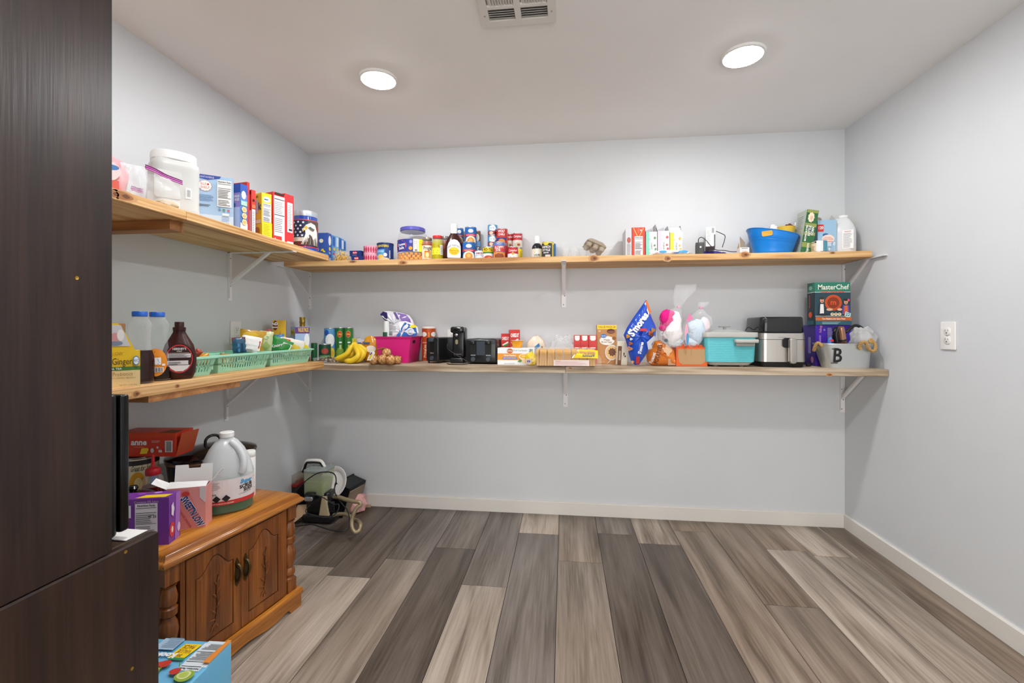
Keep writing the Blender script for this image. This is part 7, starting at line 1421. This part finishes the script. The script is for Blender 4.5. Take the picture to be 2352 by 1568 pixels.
# big scrub jug
c = onC(521, 1166); P = Vector((c.x, c.y)); zc_ = -c.x*sn+c.y*cs; r = 107*zc_/F/2*.99; h = hC(521, 991, P)
t = thing('detergent_jug', 'large translucent jug of green cleaner with red and white label', 'jug', (c.x, c.y, ZT), facing(c.x, c.y)+R(6))
JP = glass('#eef2f4', .40, .25)
body = [(.84, 0), (.93, .01), (.98, .03), (.97, .09), (1, .12), (1, .42), (1.0, .47), (.96, .54), (.84, .66), (.66, .78), (.42, .88), (.27, .915), (.25, .94)]
g = G(); g.lathe([(r*a, h*b) for a, b in body[:6]], glass('#e6f0e6', .06, .12), n=40, px=2.5, sy=.86, cap1=False); g.lathe([(r*a, h*b) for a, b in body[5:]], glass('#eef2f4', .6, .25), n=40, px=2.5, sy=.86, cap0=False); g.obj('jug_wall', t)
G().lathe([(r*.93, .004), (r*.985, h*.03), (r*.975, h*.09), (r*1.003, h*.12), (r*1.003, h*.41)], m('#4d6f58', .2), n=36, px=2.5, sy=.86).obj('cleaner_liquid', t)
G().lathe([(r*.265, h*.935), (r*.28, h*.94), (r*.28, h*.992), (r*.25, h), (r*.03, h)], m('#f1f1ef', .4), n=28).obj('cap', t)
G().tube(spline([(r*.12, -r*.3, h*.88), (r*.36, -r*.5, h*.8), (r*.52, -r*.68, h*.68), (r*.52, -r*.78, h*.56), (r*.45, -r*.76, h*.5)], 6), r*.15, m('#e4e8ea', .35, tr=.2), n=12).obj('handle', t)
p = Pr(lambda a, b, k: ((r*1.015+k)*math.sin(a/r), -(r*.9+.003+k)*abs(math.cos(a/r))**.75, b)); b0, b1 = h*.135, h*.45
p.rect(-r*1.05, b0, r*1.25, b1, m('#e6dede'), 14); p.rect(-r*1.05, b0, r*1.25, b0+h*.05, m('#c9332f'), 14); p.text('KEEP OUT OF REACH OF CHILDREN', -r*.3, b0+h*.02, h*.012, WHT, wmax=r*.9, bold=1); p.text('Super', r*.68, b1-h*.06, h*.05, m('#4aa3d8'), wmax=r*.6, bold=2, shear=.2); p.text('SCRUB', r*.66, b1-h*.12, h*.042, BLK, wmax=r*.6, bold=1.5, rot=.12); p.text('SUDS', r*.75, b1-h*.165, h*.04, BLK, wmax=r*.5, bold=1.5, rot=.12); p.text('CONCENTRATED', r*.6, b1-h*.205, h*.015, INK, wmax=r*.6, rot=.1)
p.lines(-r*.85, b1-h*.12, -r*.3, b1-h*.02, 8, m('#b0a8aa')); p.bars(-r*.75, b0+h*.13, -r*.45, b0+h*.15, 10, m('#444444'))
for k, cc in enumerate(('#d8484a', '#1a1a1c', '#1a1a1c')): a = -r*.78+k*r*.33; q = r*.15; p.poly([(a-q, b0+h*.085), (a, b0+h*.085-q), (a+q, b0+h*.085), (a, b0+h*.085+q)], m(cc)); (k == 0) and p.poly([(a-q*.8, b0+h*.085), (a, b0+h*.085-q*.8), (a+q*.8, b0+h*.085), (a, b0+h*.085+q*.8)], m('#efe6e6'))
p.obj('label_print', t)
# white bottle behind it
c = onC(573, 1137); zc_ = -c.x*sn+c.y*cs; r = 25*zc_/F/2; h = hC(573, 1034, c)
t = thing('white_bottle', 'plain white bottle with fine print behind the big jug', 'bottle', (c.x, c.y, ZT), facing(c.x, c.y))
G().lathe([(r*.95, 0), (r, .004), (r, h*.86), (r*.97, h*.865), (r*1.0, h*.87), (r, h*.985), (r*.9, h), (r*.1, h)], m('#eeeeec', .4), n=28).obj('bottle', t); p = Pr(roundf(r*1.006)); p.lines(-r*.2, h*.05, r*.9, h*.7, 18, m('#a0a0a4')); p.obj('label_print', t)
# black oval slow cooker
BLKG = m('#131315', .12, coat=.6); c = onC(462, 1165); cx_, cy_ = -1.545, 1.85; zc_ = -cx_*sn+cy_*cs
t = thing('slow_cooker', 'black oval slow cooker with domed lid and loop handle', 'slow cooker', (cx_, cy_, ZT), R(62))
rx = .175; P = Vector((cx_, cy_)); z1 = hC(462, 1042, P)
G().lathe([(rx*.82, .006), (rx*.88, .02), (rx*.97, z1*.9), (rx*.98, z1-.012)], m('#1a1818', .25, coat=.3), n=44, sy=.8).obj('crock', t)
G().lathe([(rx*.99, z1-.012), (rx*1.0, z1-.004), (rx*.98, z1)], m('#8a6a50', .35), n=44, sy=.8, cap0=False).obj('rim', t)
lid = G().lathe([(rx*1.0, z1), (rx*1.02, z1+.006), (rx*1.0, z1+.014), (rx*.9, z1+.022), (rx*.6, z1+.038), (rx*.3, z1+.046), (rx*.06, z1+.048)], BLKG, n=44, sy=.8).obj('lid', t)
zt2 = z1+.045; G().tube(spline([(-.03, 0, zt2), (-.028, 0, zt2+.022), (-.012, 0, zt2+.036), (.012, 0, zt2+.036), (.028, 0, zt2+.022), (.03, 0, zt2)], 4), .006, BLKG, n=10).obj('loop_handle', lid)
# red squeeze syrup bottle
c = Vector((-1.575, 1.585, ZT)); zc_ = -c.x*sn+c.y*cs; P = c; r = .034; h = hC(354, 1044, c)
t = thing('squeeze_bottle', 'clear squeeze bottle of red syrup with red nozzle cap', 'bottle', (c.x, c.y, ZT), facing(c.x, c.y))
G().lathe([(r*.93, 0), (r, .006), (r, h*.56), (r*.93, h*.63), (r*.66, h*.68), (r*.64, h*.7)], glass('#e9dede', .2, .08), n=32).obj('bottle', t); G().lathe([(r*.94, .003), (r*1.004, .008), (r*1.004, h*.5)], m('#6a0f18', .12), n=28).obj('syrup', t)
G().lathe([(r*.7, h*.68), (r*.72, h*.69), (r*.72, h*.76), (r*.64, h*.78), (r*.2, h*.8), (r*.15, h*.88), (r*.17, h*.93), (r*.1, h), (r*.02, h)], m('#cf2730', .35), n=28).obj('nozzle_cap', t); p = Pr(roundf(r*1.012)); p.rect(-r*1.1, h*.1, r*.1, h*.4, m('#b83a48'), 6); p.lines(-r*.9, h*.13, r*.0, h*.37, 8, m('#e6b0b4')); p.obj('label_print', t)
# food can and the red box on top of it
cF = Vector((-1.705, 1.655)); zc_ = -cF.x*sn+cF.y*cs; r = .065; h = hC(310, 1049, Vector((-1.526, 1.637)))
t = thing('food_can', 'large can with fruit label under the red box', 'can', (cF.x, cF.y, ZT), facing(cF.x, cF.y)+R(-6))
G().lathe([(r*.98, 0), (r, .003), (r*.98, .006), (r*.98, h-.006), (r, h-.003), (r*.97, h), (r*.9, h-.003)], STEEL, n=36).obj('tin', t); G().lathe([(r*.985, .007), (r*.985, h-.007)], m('#e3d6b4', .4), n=36, cap0=False, cap1=False).obj('paper_wrap', t)
p = Pr(roundf(r*.99)); p.rect(-r*1.5, h*.86, r*1.5, h*.95, m('#2b2a2a'), 12); p.text('Great for Sauces', r*.3, h*.8, h*.1, BLK, wmax=r*1.2, shear=.2); p.ell(r*.0, h*.48, r*.42, h*.26, m('#e0a42a'), k=5); p.ell(r*.05, h*.48, r*.22, h*.16, m('#f3dc9a'), k=3); p.poly([(r*.3, h*.3), (r*.55, h*.62), (r*.8, h*.6), (r*.5, h*.3)], m('#7da03a')); p.rect(r*.6, h*.3, r*1.2, h*.66, m('#3f86b8'), 5); p.rect(-r*1.5, .007, r*1.5, h*.14, m('#c8362a'), 12); p.obj('label_print', t)
zb2 = ZT+h+.0005; c0, c1 = Vector((-1.52, 1.235)), Vector((-1.40, 1.475))
dd = Vector((math.sin(R(83.4)), math.cos(R(83.4)))); s_ = .235; c0 = Vector((-1.526, 1.637))-dd*s_
hh = CH+(V0-994)*1.80/F-zb2
t = thing('sugar_box', 'red torn-open box with white lettering lying on the large can', 'box', (c0.x, c0.y, zb2), PI/2-R(83.4)); wR = s_; RB = m('#d23a1c', .4)
G().rbox(wR, .1, 0, hh, .004, RB, bev=.002, xf=Matrix.Translation((wR/2, .05, 0))).obj('carton', t)
flap(t, [(wR, .0, hh*.1), (wR, .1, hh*.1), (wR+.022, .1, hh*.96), (wR+.022, .0, hh*1.0)], m('#b9502c', .5)); flap(t, [(wR*.7, .0, hh), (wR*.98, .0, hh), (wR*1.06, .02, hh+.006), (wR*.8, .04, hh+.003)], m('#7a4a30', .6))
p = Pr(flat(0, 0)); p.rect(0, hh*.78, wR, hh, m('#d9481f')); p.text('anne', wR*.38, hh*.6, hh*.24, WHT, wmax=wR*.27, bold=1.5, shear=.1); p.lines(wR*.3, hh*.4, wR*.5, hh*.44, 1, m('#f0a080')); p.rect(wR*.82, hh*.2, wR*.95, hh*.68, WHT); p.bars(wR*.84, hh*.23, wR*.93, hh*.65, 9, m('#555555')); p.poly([(wR*.4, hh*.12), (wR*.52, hh*.14), (wR*.55, hh*.32), (wR*.53, hh*.38), (wR*.43, hh*.36)], YEL); p.ell(wR*.61, hh*.27, wR*.03, hh*.1, m('#d8c8c0')); p.ell(wR*.7, hh*.4, wR*.018, hh*.05, WHT); p.lines(wR*.6, hh*.6, wR*.76, hh*.72, 3, m('#f0b8a4')); p.rect(wR*.72, hh*.2, wR*.78, hh*.3, m('#e8dcd6')); p.obj('front_print', t)
# sweetener box with open white lid
cR = onC(472, 1210); dd = Vector((math.sin(R(68)), math.cos(R(68)))); kq = ray(382, 1225); k = kq[0]/kq[1]; s_ = (cR.x-k*cR.y)/(dd.x-k*dd.y); c0 = Vector((cR.x, cR.y))-dd*s_
hh = hC(472, 1117, cR)
t = thing('sweetener_box', 'open pink sweetener box with white lid flaps raised', 'box', (c0.x, c0.y, ZT), PI/2-R(68)); wS = s_; dS = .065; PK = m('#e59a94', .4); WF = m('#f2f1ee', .5)
g = G(); e = .0015
g.box(0, wS, 0, e, 0, hh, PK); g.box(0, wS, dS-e, dS, 0, hh, PK); g.box(0, e, e, dS-e, 0, hh, PK); g.box(wS-e, wS, e, dS-e, 0, hh, PK); g.box(e, wS-e, e, dS-e, 0, .002, WF); g.obj('carton', t, smooth=0)
p = Pr(flat(0, 0)); p.poly([(0, hh*.97), (wS*.55, hh*.97), (wS*.95, hh*.1), (wS*.95, 0), (0, 0)], m('#e28780')); p.poly([(wS*.85, hh*.75), (wS, hh*.6), (wS, hh), (wS*.85, hh)], m('#d9cfcf'))
p.text("SWEET'N LOW", wS*.66, hh*.42, hh*.155, WHT, rot=R(-62), wmax=hh*.86, bold=2.6); p.text("SWEET'N LOW", wS*.66, hh*.42, hh*.15, m('#24407f'), rot=R(-62), wmax=hh*.82, bold=1.5); p.text('ZERO CALORIE SWEETENER', wS*.46, hh*.3, hh*.045, m('#c0504e'), rot=R(-62), wmax=hh*.6, bold=1); p.ell(wS*.5, hh*.86, wS*.1, hh*.06, m('#d2453c')); p.obj('front_print', t)
fh = .052
flap(t, [(0, dS, hh), (wS, dS, hh), (wS, dS+.01, hh+fh*1.25), (wS*.69, dS+.01, hh+fh*1.25), (wS*.67, dS+.008, hh+fh), (wS*.36, dS+.008, hh+fh), (wS*.34, dS+.01, hh+fh*1.25), (0, dS+.01, hh+fh*1.25)], WF)
flap(t, [(0, .004, hh), (wS, .004, hh), (wS, .03, hh+.012), (0, .03, hh+.016)], WF); flap(t, [(wS, .01, hh), (wS, dS-.01, hh), (wS+.045, dS-.02, hh+.05), (wS+.045, .03, hh+.055)], WF); flap(t, [(0, .005, hh-.004), (0, dS-.01, hh), (-.05, dS-.02, hh+.03), (-.055, .02, hh+.018)], WF)
# purple juice box pack
cR = onC(388, 1250); an = R(74); dd = Vector((math.sin(an), math.cos(an))); hh = hC(388, 1142, cR); wP = .24; c0 = Vector((cR.x, cR.y))-dd*wP
kq = ray(414, 1225); k = kq[0]/kq[1]; nn = Vector((-dd.y, dd.x)); dP = (k*cR.y-cR.x)/(nn.x-k*nn.y); dP = max(.05, min(.16, dP)); VI = m('#7a3a9c', .4)
t = thing('drink_pack', 'purple drink mix pack with nutrition panel beside the pink box', 'box', (c0.x, c0.y, ZT), PI/2-an)
g = G(); g.box(0, wP, 0, dP, 0, hh, VI); g.obj('carton', t, smooth=0)
p = Pr(flat(0, 0)); p.text('Contains 0% Juice', wP*.72, hh*.93, hh*.045, m('#d8c0e6'), wmax=wP*.3); p.facts(wP*.58, hh*.26, wP*.86, hh*.9, bg=m('#e9e0e6')); p.text('45', wP*.77, hh*.62, hh*.05, BLK, bold=1); p.text('25', wP*.83, hh*.62, hh*.05, BLK, bold=1); p.rect(wP*.42, hh*.62, wP*.54, hh*.88, m('#f0eef2')); p.lines(wP*.42, hh*.3, wP*.55, hh*.42, 2, m('#d8c0e6')); p.obj('front_print', t)
p = Pr(side_r(wP, 0)); p.poly([(dP*.6, hh), (dP, hh), (dP*.9, 0), (dP*.5, 0)], m('#a86fc0')); p.ell(dP*.25, hh*.28, dP*.22, hh*.16, m('#d23a44')); p.ell(dP*.25, hh*.28, dP*.08, hh*.07, m('#f0d8d0')); p.ell(dP*.28, hh*.7, dP*.12, hh*.14, m('#e6dcec'), sc=.15, nsc=5); p.ell(dP*.8, hh*.24, dP*.14, hh*.1, m('#d8b8e0')); p.obj('side_print', t)
p = Pr(topf(0, 0, hh)); p.poly([(wP*.56, dP*.1), (wP*.94, dP*.1), (wP*.98, dP*.5), (wP*.64, dP*.5)], YEL); p.ell(wP*.55, dP*.7, wP*.05, dP*.16, m('#a04ac0')); p.ell(wP*.75, dP*.78, wP*.05, dP*.14, m('#c08ad8')); p.obj('top_print', t)
# black pan lid lying behind
c = atZ(330, 1128, ZT+.07); t = thing('cooking_pot', 'small black pot with lid behind the purple pack', 'pot', (-1.545, 1.475, ZT)); hp = hC(320, 1128, Vector((-1.545, 1.475)))
G().lathe([(.055, 0), (.06, .006), (.063, hp*.82), (.065, hp*.83)], m('#1b1b1d', .3), n=32).obj('pot_wall', t); l = G().lathe([(.066, hp*.83), (.067, hp*.87), (.05, hp*.95), (.02, hp), (.002, hp)], BLKG, n=32).obj('lid', t); G().lathe([(.008, hp*.98), (.016, hp+.012), (.012, hp+.02), (.001, hp+.02)], BLKG, n=16).obj('knob', l)
# ---- black microwave in the hutch and paper under it
x1m = CX-.03; y1m = atX(300, 1000, x1m).y; z0m, z1m = zS+.004, atX(300, 901, x1m).z
t = thing('microwave', 'black microwave oven sticking out of the dark hutch', 'microwave', (0, 0, 0)); MW = m('#0d0d0e', .3)
G().rbox(.5, .34, z0m+.008, z1m, .012, MW, bev=.006, xf=Matrix.Translation((x1m-.25, y1m-.022-.17, 0))).obj('housing', t); G().rbox(.5, .02, z0m+.012, z1m-.003, .006, m('#0a0a0b', .2), bev=.004, xf=Matrix.Translation((x1m-.25, y1m-.0105, 0))).obj('door', t)
for dx in (-.06, -.44):
    for dy in (-.05, -.3): G().lathe([(.012, z0m-.003), (.012, z0m+.009)], MW, n=12, xf=Matrix.Translation((x1m+dx, y1m+dy, 0))).obj('foot', t)
tag(G().box(CX-.2, CX-.021, yL-.05, yL-.003, zS, zS+.001, m('#e6e4e0', .7)).obj('paper_sheet'), 'white paper lying on the hutch ledge under the microwave', 'paper')
# ---- blue drink carton on the floor
zk_ = .30; cB = atZ(533, 1475, zk_); cA = atZ(330, 1464, zk_)
t = thing('drink_carton', 'light blue shrink-wrapped drink pouch carton on the floor', 'box', (cB.x, cB.y, 0), math.atan2(cB.y-cA.y, cB.x-cA.x)); wK, dK = (cB-cA).length+.05, .30
LB = m('#6fb9df', .3, coat=.3)
G().rbox(wK, dK, 0, zk_, .006, LB, bev=.003, xf=Matrix.Translation((-wK/2, -dK/2, 0))).obj('carton', t)
p = Pr(lambda a, b, k: (-a, -b, zk_+k)); # seen from the far side: upside down for the camera
p.rect(.002, .0, .07, .10, m('#cfe0ea')); p.facts(.012, .01, .075, .115, bg=m('#dbe4ea')); p.poly([(.075, .02), (.125, .02), (.135, .075), (.085, .075)], YEL); p.text('VALUE', .105, .05, .014, m('#a8742a'), bold=1, wmax=.04); p.text('PACK', .105, .032, .014, m('#a8742a'), bold=1, wmax=.036); p.text('30', .105, .067, .009, m('#a8742a'), bold=1); p.rect(.08, .076, .125, .085, m('#2f8a5a'))
p.rect(.14, .005, .2, .05, m('#a9c4d8')); p.text('Kool-Aid', .16, .07, .018, WHT, bold=2); p.poly([(0, 0), (.012, .0), (.02, .09), (.0, .09)], m('#e08a34'))
for (a, b, r_, c_) in ((.14, .125, .03, '#e6d23a'), (.03, .14, .024, '#8fae3a'), (.033, .138, .017, '#d8dc9a'), (.034, .137, .012, '#b4c65a'), (.066, .128, .014, '#c4392c'), (.115, .105, .016, '#c4392c'), (.128, .108, .012, '#c8402e')): p.ell(a, b, r_, r_*.82, m(c_), sc=.05, nsc=3)
p.poly([(.113, .118), (.116, .118), (.106, .14), (.103, .139)], m('#6a8a3a')); p.poly([(.064, .114), (.067, .114), (.078, .1), (.075, .099)], m('#6a8a3a')); p.lines(.14, .008, .19, .045, 6, m('#7a96b0'))
p.rect(.09, .165, .26, .21, m('#234a86')); p.text('75% LESS SUGAR', .14, .18, .018, YEL, wmax=.09, bold=1, rot=PI); p.text('THAN SODA', .14, .2, .012, YEL, wmax=.07, bold=1, rot=PI); p.obj('top_print', t)
p = Pr(lambda a, b, k: (k+.0005, -a, b)); p.ell(.16, .16, .11, .12, m('#2f9fd0')); p.ell(.17, .15, .08, .09, m('#5ab8dc')); p.ell(.18, .15, .04, .05, m('#2a5f9a')); p.rect(0, 0, .3, .05, m('#1f5a94')); p.obj('side_print', t)
# ================================================================== floor corner: carpet cleaner and clutter
def onF(u, v): return atZ(u, v, 0)
c = onF(728, 1203); VC = Vector((c.x+.0, c.y+.1, 0)); px = 2.76/F     # metres per picture pixel here
t = thing('carpet_cleaner', 'black portable carpet cleaner with green water tank and white handle', 'carpet cleaner', VC, R(0))
VB = m('#161618', .25, coat=.2); TAN = m('#b5a384', .4); TANK = glass('#cfd9b8', .3, .08); WGR = m('#8f9d56', .2, tr=.3)
zt = lambda v: CH+(V0-v)*2.76/F
def X_(u): return atY(u, 1150, VC.y-.06).x-VC.x
G().rbox(.21, .22, .012, .055, .03, VB, bev=.008).obj('base', t)
G().rbox(.17, .19, .055, zt(1143), .03, VB, bev=.01, xf=Matrix.Translation((-.012, .01, 0))).obj('body', t)
G().rbox(.075, .02, zt(1200), zt(1150), .008, TAN, xf=Matrix.Translation((.045, -.092, 0)), tx=.4).obj('front_trim', t)
g = G()
for k in range(8): g.box(.035, .1, -.1, -.085, zt(1190)+.008*k+.012, zt(1190)+.008*k+.015, m('#2c2c30', .3), Matrix.Rotation(R(4), 4, 'Z'))
g.obj('vent_rib', t)
xt0, xt1 = X_(703), X_(750)
tk = G(); tk.rbox(xt1-xt0, .15, zt(1150), zt(1093), .02, TANK, bev=.008, xf=Matrix.Translation(((xt0+xt1)/2, -.02, 0)), tx=1.04); tk.obj('water_tank', t)
G().rbox((xt1-xt0)*.95, .14, zt(1149), zt(1118), .018, WGR, xf=Matrix.Translation(((xt0+xt1)/2, -.02, 0))).obj('tank_water', t)
G().rbox((xt1-xt0)*1.05, .155, zt(1096), zt(1090), .022, m('#aab2ae', .25, tr=.3), bev=.003, xf=Matrix.Translation(((xt0+xt1)/2, -.02, 0))).obj('tank_lid', t)
hp = [Vector((X_(u), -.0, zt(v))) for u, v in ((684, 1102), (688, 1092), (692, 1080), (700, 1077), (722, 1077), (729, 1082), (735, 1094), (739, 1103))]
G().tube(spline(hp, 4), .011, m('#e6e4de', .35), n=10).obj('carry_handle', t); G().tube(spline([q+Vector((0, -.004, -.010)) for q in hp], 4), .009, VB, n=8).obj('handle_grip', t)
G().rbox(.055, .026, 0, .012, .012, m('#a9abae', .3, .6), bev=.003, xf=Matrix.Translation((X_(724), -.13, zt(1151))) @ Matrix.Rotation(PI/2, 4, 'X')).obj('hose_connector', t)
G().rbox(.06, .05, zt(1158), zt(1140), .01, VB, bev=.006, xf=Matrix.Translation((X_(722), -.10, 0))).obj('connector_mount', t)
for s in (-1, 1): G().lathe([(.001, -.008), (.028, -.008), (.03, 0), (.028, .008), (.001, .008)], m('#0e0e10', .5), n=20, xf=Matrix.Translation((s*.11, .06, .03)) @ Matrix.Rotation(PI/2, 4, 'Y')).obj('wheel', t)
# ribbed suction hose
HZ = m('#9a8a6c', .35, .3)
def fpath(pts, n=8): 
    P = []
    for u, v, Y in pts: q = atY(u, v, Y); q.z = max(q.z, .016); P.append(q)
    return spline(P, n)
def hose(P, r, name, parent):
    # resample evenly and alternate radii for the ribs
    out = [P[0]]; 
    for q in P[1:]:
        while (q-out[-1]).length > .0042: out.append(out[-1]+(q-out[-1]).normalized()*.0042)
    o = Vector(parent.location); inv = parent.matrix_basis.inverted()
    return G().tube([inv @ q for q in out], r, HZ, n=10, rs=[r if i % 2 else r*.82 for i in range(len(out))]).obj(name, parent, smooth=80)
hose(fpath([(768, 1140, 2.58), (780, 1142, 2.55), (795, 1147, 2.53), (812, 1151, 2.52), (826, 1153, 2.52), (829, 1159, 2.52), (820, 1165, 2.51), (813, 1178, 2.50), (808, 1195, 2.49), (809, 1212, 2.47), (816, 1222, 2.46), (825, 1217, 2.48), (828, 1205, 2.50), (823, 1197, 2.54), (815, 1194, 2.58)], 9), .0125, 'suction_hose', t)
hose(fpath([(765, 1183, 2.60), (780, 1180, 2.60), (795, 1181, 2.59), (806, 1187, 2.57), (814, 1194, 2.58)], 8), .0115, 'suction_hose', t)
# cleaner's black cord
cd_ = fpath([(682, 1125, 2.62), (697, 1109, 2.60), (714, 1095, 2.58), (734, 1085, 2.57), (757, 1084, 2.57), (769, 1090, 2.56), (772, 1105, 2.56), (768, 1125, 2.56), (774, 1140, 2.55), (786, 1157, 2.53), (798, 1172, 2.51), (803, 1195, 2.49), (800, 1212, 2.47), (785, 1219, 2.45), (764, 1218, 2.45), (740, 1211, 2.47), (715, 1204, 2.50), (690, 1207, 2.52), (664, 1210, 2.55)], 8)
tag(G().tube(cd_, .0035, m('#1c1c1e', .45), n=7).obj('electric_cable'), 'black cable looped over and around the carpet cleaner', 'cable')
cd_ = fpath([(700, 1141, 2.56), (716, 1136, 2.54), (737, 1140, 2.53), (755, 1150, 2.53), (768, 1158, 2.53), (778, 1158, 2.53), (777, 1170, 2.52), (768, 1182, 2.51), (750, 1188, 2.50), (725, 1184, 2.50), (702, 1175, 2.52), (712, 1160, 2.53)], 8)
tag(G().tube(cd_, .0032, m('#2a2a2c', .45), n=7).obj('electric_cable'), 'black cable coiled across the front of the carpet cleaner', 'cable')
# round white pan leaning
c = atY(770, 1106, 2.80); rr = 37*2.83/F
t = thing('round_tray', 'white round tray leaning on the black litter box', 'tray', (c.x, 2.79, max(c.z, rr)), rot=(R(68), R(8), R(-14)))
WPM = m('#e3dedc', .35); G().lathe([(rr*.55, .0), (rr*.7, .002), (rr*.76, .01), (rr*.97, .014), (rr, .017), (rr*.985, .02), (rr*.75, .014), (rr*.68, .005), (rr*.3, .004), (rr*.001, .004)], WPM, n=48, cap1=False).obj('dish', t)
# black litter box standing on its side
t = thing('litter_box', 'black plastic litter box tipped up against the back wall', 'litter box', (atY(788, 1130, 2.86).x, 2.88, 0), rot=(0, R(17), R(-10)))
g = G(); LBM = m('#151517', .35)
def lr(kx, ky, z): return [(x*kx, y*ky, z) for x, y in ((-.06, -.11), (.06, -.11), (.06, .11), (-.06, .11))]
hx_ = .215
for y0, y1, z0, z1, x0, x1 in ((-.1, -.094, 0, hx_, -.055, .05), (.074, .08, 0, hx_, -.055, .05), (-.1, .08, 0, .006, -.055, .05), (-.1, .08, hx_-.006, hx_, -.055, .05), (-.1, .08, 0, hx_, .044, .05)): g.box(x0, x1, y0, y1, z0, z1, LBM)
g.obj('box_wall', t, smooth=0); G().tube([(-.055, -.1, 0), (-.055, .08, 0), (-.055, .08, hx_), (-.055, -.1, hx_), (-.055, -.1, 0)], .007, LBM, n=8).obj('rim', t); G().box(.051, .058, -.09, .07, .01, hx_-.02, m('#8a7a68', .5)).obj('outer_liner', t)
# pink crumpled cloth
c = onF(815, 1180); t = tag(lump(101, (0, 0, .05), .075, .06, .075, m('#e0a8a4', .6), amp=.25, squash=.66).obj('pink_cloth', loc=(c.x-.02, c.y+.05, 0)), 'pink crumpled cloth behind the suction hose', 'cloth')
c = atY(737, 1077, 2.9); t = tag(lump(102, (0, 0, .09), .05, .035, .10, m('#d99a9c', .5), amp=.3, squash=.9).obj('pink_bag', loc=(c.x, 2.93, c.z-.19)), 'pink plastic bag peeking out in the room corner', 'bag')
bz = c.z-.19
# wood offcut by the baseboard
a, b = onF(824, 1170), onF(848, 1152)
tag(G().box(-.06, .05, -.035, .035, 0, .012, m('#c9ab84', .6)).obj('wood_offcut', loc=((a.x+b.x)/2, (a.y+b.y)/2+.0, 0), rz=R(12)), 'small pale wood offcut on the floor by the baseboard', 'wood')
# white board piece leaning behind the oak cabinet corner
t = thing('packing_panel', 'white and tan cardboard panel propped beside the oak cabinet', 'cardboard', (0, 0, 0))
A1, B1, C1, D1 = onF(659, 1211), onF(662, 1209), atY(699, 1170, 2.45), atY(664, 1152, 2.42)
flap(t, [(A1.x, A1.y, .0), (A1.x-.09, A1.y+.10, .0), (A1.x-.05, A1.y+.14, .16), (A1.x+.03, A1.y+.02, .15)], m('#e4e2e0', .6), .003, 'white_sheet')
flap(t, [(A1.x+.004, A1.y+.0, .0), (A1.x+.06, A1.y+.10, .05), (A1.x+.13, A1.y+.14, .10), (A1.x+.04, A1.y+.05, .12)], m('#c9a884', .7), .003, 'tan_sheet')
# clear and red containers behind the cabinet
c = onF(675, 1200); zb = zt(1124)
t = thing('parts_case', 'clear plastic case with red tray behind the carpet cleaner', 'case', (atY(676, 1110, 2.86).x, 2.86, 0)); zz1 = CH+(V0-1124)*2.88/F; zz2 = CH+(V0-1103)*2.88/F
G().rbox(.115, .13, 0, zz1-.02, .01, m('#2a2426', .5), bev=.004).obj('lower_tray', t); G().rbox(.12, .135, zz1-.02, zz1, .01, m('#a82a2c', .4), bev=.003).obj('red_tray', t); G().rbox(.115, .13, zz1, zz2, .012, glass('#b8a890', .35, .1), bev=.004).obj('clear_lid', t)
g = G()
for k in range(5): g.box(-.05+.02*k, -.04+.02*k, -.03, .03, zz1, zz1+.012+.008*(k % 2), m('#b83a34', .4))
g.obj('insert_rib', t)
t = thing('storage_tub', 'pale green clear container in the corner behind the cabinet', 'container', (atY(641, 1112, 2.80).x, 2.80, 0)); zz2 = CH+(V0-1101)*2.8/F
G().rbox(.07, .12, 0, zz2, .012, glass('#a9c4a0', .5, .12), bev=.006, tx=1.04, ty=1.04).obj('tub_wall', t); G().rbox(.065, .115, .004, zz2*.86, .01, m('#9fb894', .5)).obj('contents', t)
